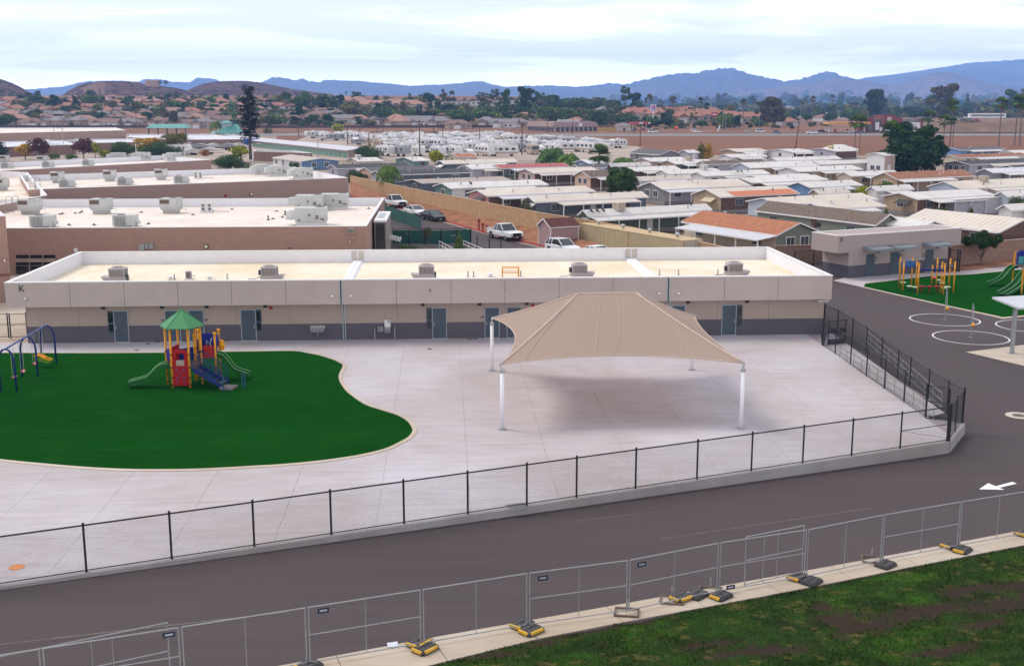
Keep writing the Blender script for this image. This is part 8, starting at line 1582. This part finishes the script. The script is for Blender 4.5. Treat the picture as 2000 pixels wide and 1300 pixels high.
for y, x0, x1, st, nm in ((270.5, 612, 1000, 25, 'at the back of the vehicle yard'), (274.5, 640, 1010, 24, 'in yard row two'), (279, 690, 1090, 25, 'in yard row three'), (284, 700, 1165, 25, 'in yard row four'), (290, 745, 1180, 27, 'in yard row five'), (297, 770, 1180, 30, 'in yard row six'), (305, 750, 1000, 34, 'at the front of the vehicle yard')):
    x = x0
    while x < x1:
        k = rr2.choice(('trailer',) * 4 + ('motorhome',) * 2 + ('boat',)); m = None; lk = None; q = rr2.random()
        if q < .10: m, lk = RVG, 'grey travel trailer' if k == 'trailer' else 'grey motorhome' if k == 'motorhome' else 'grey covered boat'
        elif q < .18: m, lk = RVT, 'tan travel trailer' if k == 'trailer' else 'tan motorhome' if k == 'motorhome' else 'tan covered boat'
        put_rv(k, x + rr2.uniform(-4, 4), y + rr2.uniform(-1, 1), TH + math.pi / 2 + rr2.uniform(-.25, .25) + (0 if rr2.random() < .7 else 1.4), nm, m, lk); x += st * rr2.uniform(.85, 1.2)
put_rv('motorhome', 1040, 301, -TH - 1.0, 'near the tallest feather palm', RVT, 'tan and brown motorhome'); put_rv('trailer', 1207, 289, TH + .2, 'alone at the edge of the ploughed field'); put_rv('trailer', 1135, 290, .3, 'at the right end of the yard, side on'); put_rv('trailer', 1160, 287, .5, 'at the right end of the yard, last')
BL_ = M('blue_cover', (.04, .09, .33), .7); RC = M('red_cover', (.5, .05, .07), .6)
for y, x0, x1, st, nm in ((272, 400, 480, 21, 'at the boat yard back'), (278, 385, 500, 22, 'in boat row two'), (285, 360, 520, 24, 'in boat yard row three'), (293, 345, 470, 25, 'in boat yard row four'), (302, 350, 420, 28, 'in the boat yard front'), (284, 98, 160, 19, 'in the back row by the maroon trees'), (291, 94, 160, 20, 'in the middle by the maroon trees'), (299, 95, 150, 22, 'in front by the maroon trees')):
    x = x0
    while x < x1:
        k = rr2.choice(('boat', 'boat', 'trailer')); q = rr2.random(); m, lk = (BL_, 'blue covered boat' if k == 'boat' else 'blue trailer') if q < .14 else (RVG, 'grey covered boat' if k == 'boat' else 'grey trailer') if q < .3 else (RC, 'red covered boat') if q < .34 and k == 'boat' else (None, None); put_rv(k, x, y + rr2.uniform(-1, 1), rr2.uniform(-.4, .5), nm, m, lk); x += st * rr2.uniform(.85, 1.15)
for wh, l in by.items(): rowlabels(l, wh)
# ------------------------------------------------------------------ along the main road
def far_car(x, y, kind, paint, label, rz=0.05, z=None): return car({'pickup': 'pickup_truck', 'van': 'van'}.get(kind, 'parked_car'), label, {'pickup': 'pickup truck', 'van': 'van'}.get(kind, 'car'), (Wg(x, y, .07) if z is None else W(x, y, z)), rz, kind, paint, 'vehicles on the main road', detail=False)
for a in ((671, 265, 'sedan', 'white', 'white car on the road behind the left end of the vehicle yard'), (850, 264, 'suv', 'black', 'black car on the road behind the middle of the vehicle yard'), (1232, 256, 'sedan', 'black', 'black car parked beside the petrol station kiosk'), (1241, 257.5, 'suv', 'blue', 'blue car at the petrol station next to the red one'), (1257, 257.5, 'pickup', 'red', 'dark red pickup at the petrol station'), (1275, 260, 'van', 'white', 'white and red van under the tall square sign'), (1284, 256, 'suv', 'black', 'black car right of the tall square sign'), (1338, 255, 'suv', 'silver', 'silver car on the road behind the orange banner'), (1356, 257.5, 'suv', 'white', 'white car in the middle of the road, left of a saloon'), (1363, 259.5, 'sedan', 'white', 'white saloon on the road below the red shop sign'), (1447, 252, 'sedan', 'grey', 'grey car parked left of the black one at the junction'), (1458, 252, 'suv', 'black', 'black car parked at the junction'), (1462, 259, 'sedan', 'silver', 'pale saloon on the road near the traffic signals'), (1485, 259, 'van', 'white', 'white camper van on the road near the traffic signals'), (1515, 250, 'sedan', 'black', 'black car left of the orange canopy station'), (1517, 260.5, 'suv', 'grey', 'dark car on the road near the leaning pole'), (1586, 262, 'pickup', 'white', 'white pickup on the road in front of the orange canopy'), (1606, 259, 'suv', 'black', 'black car at the left of the orange canopy'), (1619, 258, 'suv', 'white', 'white car at the left post of the orange canopy'), (1660, 260, 'sedan', 'silver', 'silver car under the orange canopy'), (1682, 260, 'sedan', 'blue', 'blue car under the right end of the orange canopy')): far_car(*a)
p = W(1803, 261, -.4); t = T('shuttle_bus', 'white shuttle bus with a row of dark windows behind the big dark tree', 'bus', p, 0); MB().box(-7, 3, -1.2, 1.2, .5, 3.1).build('body', RVW, t); MB().hexa([(3.001, -1.1, .5), (5, -1.1, .5), (5, 1.1, .5), (3.001, 1.1, .5)], [(3.001, -1.1, 2.5), (3.8, -1.1, 1.5), (3.8, 1.1, 1.5), (3.001, 1.1, 2.5)]).build('bonnet', RVW, t)
for k in range(7): MB().box(-6.6 + k * 1.35, -5.5 + k * 1.35, -1.24, -1.201, 1.9, 2.7).build('window', WIN, t)
for x in (-5, 3.6):
    for y in (-1.0, 1.0): MB().tube([(x, y - .15, .45), (x, y + .15, .45)], .45, 12).build('wheel', TYRE, t)
# petrol station with red canopy and tall square sign
a = W(1233, 257, -.4); b = W(1270, 257, -.4); L_ = (b - a)[0]; t = T('petrol_station', 'petrol station canopy with red and white edge beyond the field', 'canopy', a); MB().box(0, L_, 0, 9, 4.3, 5.3).build('canopy_roof', M('station_red', (.5, .04, .04), .5), t); MB().box(L_ * .42, L_ * .6, -.05, -.002, 4.3, 5.3).build('canopy_band', TRIM, t); MB().box(L_ - 1, L_ + .03, -.06, -.003, 4.3, 5.3).build('canopy_band', TRIM, t)
for x in (1.5, L_ - 1.5): MB().box(x - .25, x + .25, 4, 4.5, 0, 4.3).build('post', TRIM, t)
for x in (3, L_ - 4): MB().box(x - .5, x + .5, 3, 3.6, 0, 1.9).build('fuel_pump', MC['station_red'], t)
a = W(1205, 258, -.4); t = T('kiosk', 'small cream kiosk with hipped grey roof left of the red canopy', 'building', a); MB().box(0, 8, 0, 7, 0, 3.2).build('wall', HW[0], t); m = MB(); m.add([(-.6, -.6, 3.2), (8.6, -.6, 3.2), (8.6, 7.6, 3.2), (-.6, 7.6, 3.2), (3, 3.5, 5.4), (5, 3.5, 5.4)], [(0, 1, 5, 4), (1, 2, 5), (2, 3, 4, 5), (3, 0, 4), (3, 2, 1, 0)]); m.build('roof', HR['grey'], t); MB().box(3.5, 4.8, -.06, -.002, 0, 2.2).build('door', DARK, t)
p = W(1275, 252.5, -.4); sc_ = np.linalg.norm(p - O3) / F_PX; t = T('pylon_sign', 'tall square white sign with a red and blue ring on a pale post', 'sign', p); MB().tube([(0, 0, 0), (0, 0, 35 * sc_)], .35, 8).build('post', TRIM, t); MB().box(-5.6 * sc_, 5.6 * sc_, -.35, .35, 34.5 * sc_, 46.5 * sc_).build('sign_panel', M('sign_lilac', (.52, .50, .62), .5, var=0), t)
def ringp(r0, r1, a0, a1, y, mat, par):
    m = MB(); n = 14
    for k in range(n): u, v = a0 + (a1 - a0) * k / n, a0 + (a1 - a0) * (k + 1) / n; m.hexa([(r0 * math.cos(u), y, 40.5 * sc_ + r0 * math.sin(u)), (r1 * math.cos(u), y, 40.5 * sc_ + r1 * math.sin(u)), (r1 * math.cos(v), y, 40.5 * sc_ + r1 * math.sin(v)), (r0 * math.cos(v), y, 40.5 * sc_ + r0 * math.sin(v))][::-1], [(r0 * math.cos(u), y - .06, 40.5 * sc_ + r0 * math.sin(u)), (r1 * math.cos(u), y - .06, 40.5 * sc_ + r1 * math.sin(u)), (r1 * math.cos(v), y - .06, 40.5 * sc_ + r1 * math.sin(v)), (r0 * math.cos(v), y - .06, 40.5 * sc_ + r0 * math.sin(v))][::-1])
    m.build('emblem', mat, par)
ringp(2.3 * sc_, 4.2 * sc_, .15, math.pi - .15, -.36, M('emblem_red', (.45, .05, .12), .5, var=0), t); ringp(2.3 * sc_, 4.2 * sc_, math.pi + .15, 2 * math.pi - .15, -.36, M('emblem_blue', (.16, .10, .32), .5, var=0), t); MB().box(-2.2 * sc_, 2.2 * sc_, -.42, -.36, 39.6 * sc_, 41.4 * sc_).build('emblem_bar', M('emblem_red', (.45, .05, .12)), t)
p = W(1395, 250, -.4); t = T('pylon_sign', 'red lettered shop sign on a dark post behind the road', 'sign', p); MB().tube([(0, 0, 0), (0, 0, 22 * sc_)], .3, 8).build('post', DARK, t); MB().box(-6.5 * sc_, 6.5 * sc_, -.3, .3, 22 * sc_, 30.5 * sc_).build('sign_panel', M('sign_red', (.42, .01, .03), .5, var=0), t); MB().box(-4.8 * sc_, 4.8 * sc_, -.34, -.301, 25 * sc_, 27.6 * sc_).build('lettering', TRIM, t)
p = W(1321, 256, -.4); t = T('banner', 'orange red inflated banner beside the road', 'banner', p); MB().ball((0, 0, 5 * sc_), 4.2 * sc_, 12, 6, 0, (1, .4, .8)).build('banner_cloth', M('orange_banner', (.62, .09, .04), .6), t); MB().tube([(0, 0, 0), (0, 0, 3 * sc_)], .2, 6).build('post', DARK, t)
p = W(1400, 258, -.4); t = T('feather_flag', 'tilted white feather flag beside the road', 'flag', p); MB().plate([(0, 0, .5), (1.0, 0, .5), (2.2, 0, 9 * sc_ * 1.2), (1.2, 0, 9 * sc_ * 1.2)], .05).build('flag_cloth', TRIM, t); MB().tube([(-.05, .05, 0), (1.1, .05, 11 * sc_)], .06, 5).build('pole', DARK, t)
# orange canopy station and red brick shop row
a = W(1617, 259.5, -.4); b = W(1702, 259.5, -.4); L_ = (b - a)[0]; t = T('petrol_station', 'petrol station with an orange yellow canopy at the right beyond the field', 'canopy', a); MB().box(0, L_, 0, 10, 4.6, 5.8).build('canopy_roof', M('station_orange', (.58, .28, .06), .5), t)
for k in range(4): MB().box(2 + k * (L_ - 4) / 3 - .25, 2 + k * (L_ - 4) / 3 + .25, 4, 4.5, 0, 4.6).build('post', TRIM, t)
for k in range(3): MB().box(5 + k * (L_ - 10) / 2 - .5, 5 + k * (L_ - 10) / 2 + .5, 3, 3.6, 0, 2).build('fuel_pump', RED, t)
a = W(1690, 258.5, -.4); s_ = np.linalg.norm(a - O3) / F_PX; t = T('shop_building', 'red and grey block shop building right of the orange canopy', 'building', a); BRK = M('dark_red_brick', (.19, .05, .045), .9); GRB = M('grey_block_wall', (.20, .185, .185), .9)
for k, (x0, x1, h, mt, y) in enumerate(((0, 15, 28, BRK, 0), (15.2, 31, 24, GRB, 2), (31.2, 54, 31, BRK, -1), (54.2, 68, 27, BRK, 0), (68.2, 102, 24, GRB, 2), (102.2, 108, 25, BRK, 0))): MB().box(x0 * s_, x1 * s_, y, 14, 0, h * s_).build('shop_bay', mt, t)
for x0, x1, z0, z1 in ((17, 24, 4, 18), (25, 30, 2, 9), (82, 92, 8, 18), (93, 101, 8, 18), (4, 12, 2, 12), (36, 49, 2, 12), (57, 65, 2, 10)): MB().box(x0 * s_, x1 * s_, -1.15, -1.02, z0 * s_, z1 * s_).build('shop_front', TRIM if x0 > 20 or x0 == 17 else WIN, t)
MB().box(39 * s_, 46 * s_, -1.2, -1.05, 21 * s_, 27 * s_).build('shop_sign', TRIM, t); MB().box(41 * s_, 44 * s_, -1.26, -1.201, 22.7 * s_, 25.3 * s_).build('sign_mark', RED, t)
# embankment with an upper road at the far right
m = MB(); e0, e1 = W(1800, 260.2, -.5), W(2250, 261, -.5); n = 14; vs = []
for i in range(n + 1):
    p = e0 + (e1 - e0) * (i / n); k = sst(0, .25, i / n)
    for dy, dz in ((0, .02), (14, 5.2 * k), (20, 6.3 * k), (120, 6.6 * k), (150, .0)): vs.append((p[0], p[1] + dy, -.45 + dz + .3))
m.add(vs, [(i * 5 + j, (i + 1) * 5 + j, (i + 1) * 5 + j + 1, i * 5 + j + 1) for i in range(n) for j in range(4)]); m.build('embankment', M('embankment_scrub', (.17, .105, .07), 1, var=.35, scale=.12), kind='structure')
for a in ((1873, 236, 'van', 'white', 'white van on the embankment right of the tall eucalyptus'), (1882, 236.5, 'sedan', 'black', 'black car on the embankment beside the white van'), (1893, 236.5, 'suv', 'grey', 'grey car on the embankment, third from the white van'), (1906, 236.5, 'sedan', 'red', 'dark red car at the right end of the embankment row')): far_car(*a, z=5.9)
for a in ((1765, 232, 'pickup', 'white', 'white pickup in the raised lot behind the red shops'), (1783, 233, 'van', 'white', 'white van in the raised lot behind the red shops'), (1793, 231.5, 'pickup', 'white', 'second white pickup in the raised lot behind the red shops')): far_car(*a)
p = W(1935, 232, 5.9); t = T('caravan_row', 'white caravan parked behind the embankment road at the right', 'caravan', p); MB().box(-14, 10, 0, 3, 0, 3.4).build('body', RVW, t); MB().box(-13, 9, -.05, -.002, 1.6, 2.6).build('window', WIN, t)
# poles
POL = [(583, 236, 269), (679, 247, 283), (820, 236, 310), (737, 245, 267), (749, 247, 267), (847, 225, 262), (865, 250, 279), (937, 247, 284), (721, 260, 289), (1019.5, 241, 303), (1069, 228, 261), (1118, 218, 262), (1250, 243, 289), (1239, 222, 262), (1553, 240, 294), (703, 246, 264), (803, 248, 266)]; its = []
for x, yt, yb in POL:
    p = Wt(x, yb); d = np.linalg.norm(p - O3); h = (yb - yt) * d / F_PX; t = T('utility_pole', '', 'utility pole', p, 0, 'wooden utility poles'); MB().tube([(0, 0, 0), (0 if x != 1553 else 1.0, 0, h)], [.2, .14], 7).build('pole', M('pole_wood', (.085, .05, .04), .95), t)
    if (yb - yt) > 20: MB().box(-1.3, 1.3, -.06, .06, h * .93, h * .95).build('crossarm', MC['pole_wood'], t)
    its.append((t, 'brown utility pole'))
rowlabels(its, 'around the vehicle yard and field')
its = []
for x, yt, yb, s in ((267, 284, 316, 1), (362, 281, 312, 1), (494, 283, 325, 1), (107, 252, 284, -1), (125, 254, 300, -1), (304, 252, 275, -1), (1411, 222, 256, 1), (1417, 228, 258, 1), (1483, 220, 252, -1), (1323, 240, 255, 1), (1337, 234, 257, 1), (1908, 222, 246, 1), (1933, 226, 254, 1), (622, 268, 307, 1), (875, 247, 262, 1)):
    p = Wt(x, yb); d = np.linalg.norm(p - O3); h = (yb - yt) * d / F_PX; t = T('street_lamp', '', 'street lamp', p, 0, 'street lamps'); MB().tube([(0, 0, 0), (0, 0, h)], .11, 7).build('pole', TRIM if x < 500 and s > 0 else GALV, t); MB().tube([(0, 0, h * .96), (s * 1.6, 0, h)], .06, 5).build('arm', GALV, t); MB().box(s * 1.6 - .4, s * 1.6 + .4, -.15, .15, h - .05, h + .08).build('lamp_head', DARK if s < 0 else TRIM, t); its.append((t, 'slim street lamp'))
rowlabels(its, 'counting every lamp in the distance')
p = WY(298, 169, 1590); t = T('water_tank', 'tan round water tank on the brown hilltop', 'water tank', (p[0], p[1], p[2])); MB().tube_rings([(0, 0, -4), (0, 0, 7.5), (0, 0, 7.8)], [9.2, 9.2, 8.6], 20).build('tank', M('tank_tan', (.42, .25, .17), .7), t, smooth=False); MB().disc((0, 0, 7.8), 8.6, .3, 20).build('lid', M('tank_lid', (.48, .30, .22), .7), t)
for x, y, lb in ((312, 168, 'dark shrub tree right beside the hilltop water tank'), (324, 167.5, 'lone dark tree a little right of the hilltop water tank')):
    p = WY(x, y, 1590); me, tm = proto('round', 0, 0); t = T('tree', lb, 'tree', p, 0, 'trees and shrubs of the valley'); t.scale = (7, 7, 8); c = link('crown', me, t); slot(c, LM['dark green']); link('trunk', tm, t)
# dark fence at the foot of the slope
a = Wt(60, 254); t = T('long_fence', 'long dark fence between the dry field and the houses', 'fence', (0, 0, 0)); prev = None
for x in range(-20, 1000, 30):
    y = 251.5 if x < 560 else 252 - (x - 560) * .003; p = Wt(x, y)
    if prev is not None: d = p - prev; MB().plate([prev + (0, 0, .1), p + (0, 0, .1), p + (0, 0, 1.9), prev + (0, 0, 1.9)], .1).build('panel', M('dark_fence', (.09, .06, .055), .9), t)
    prev = p
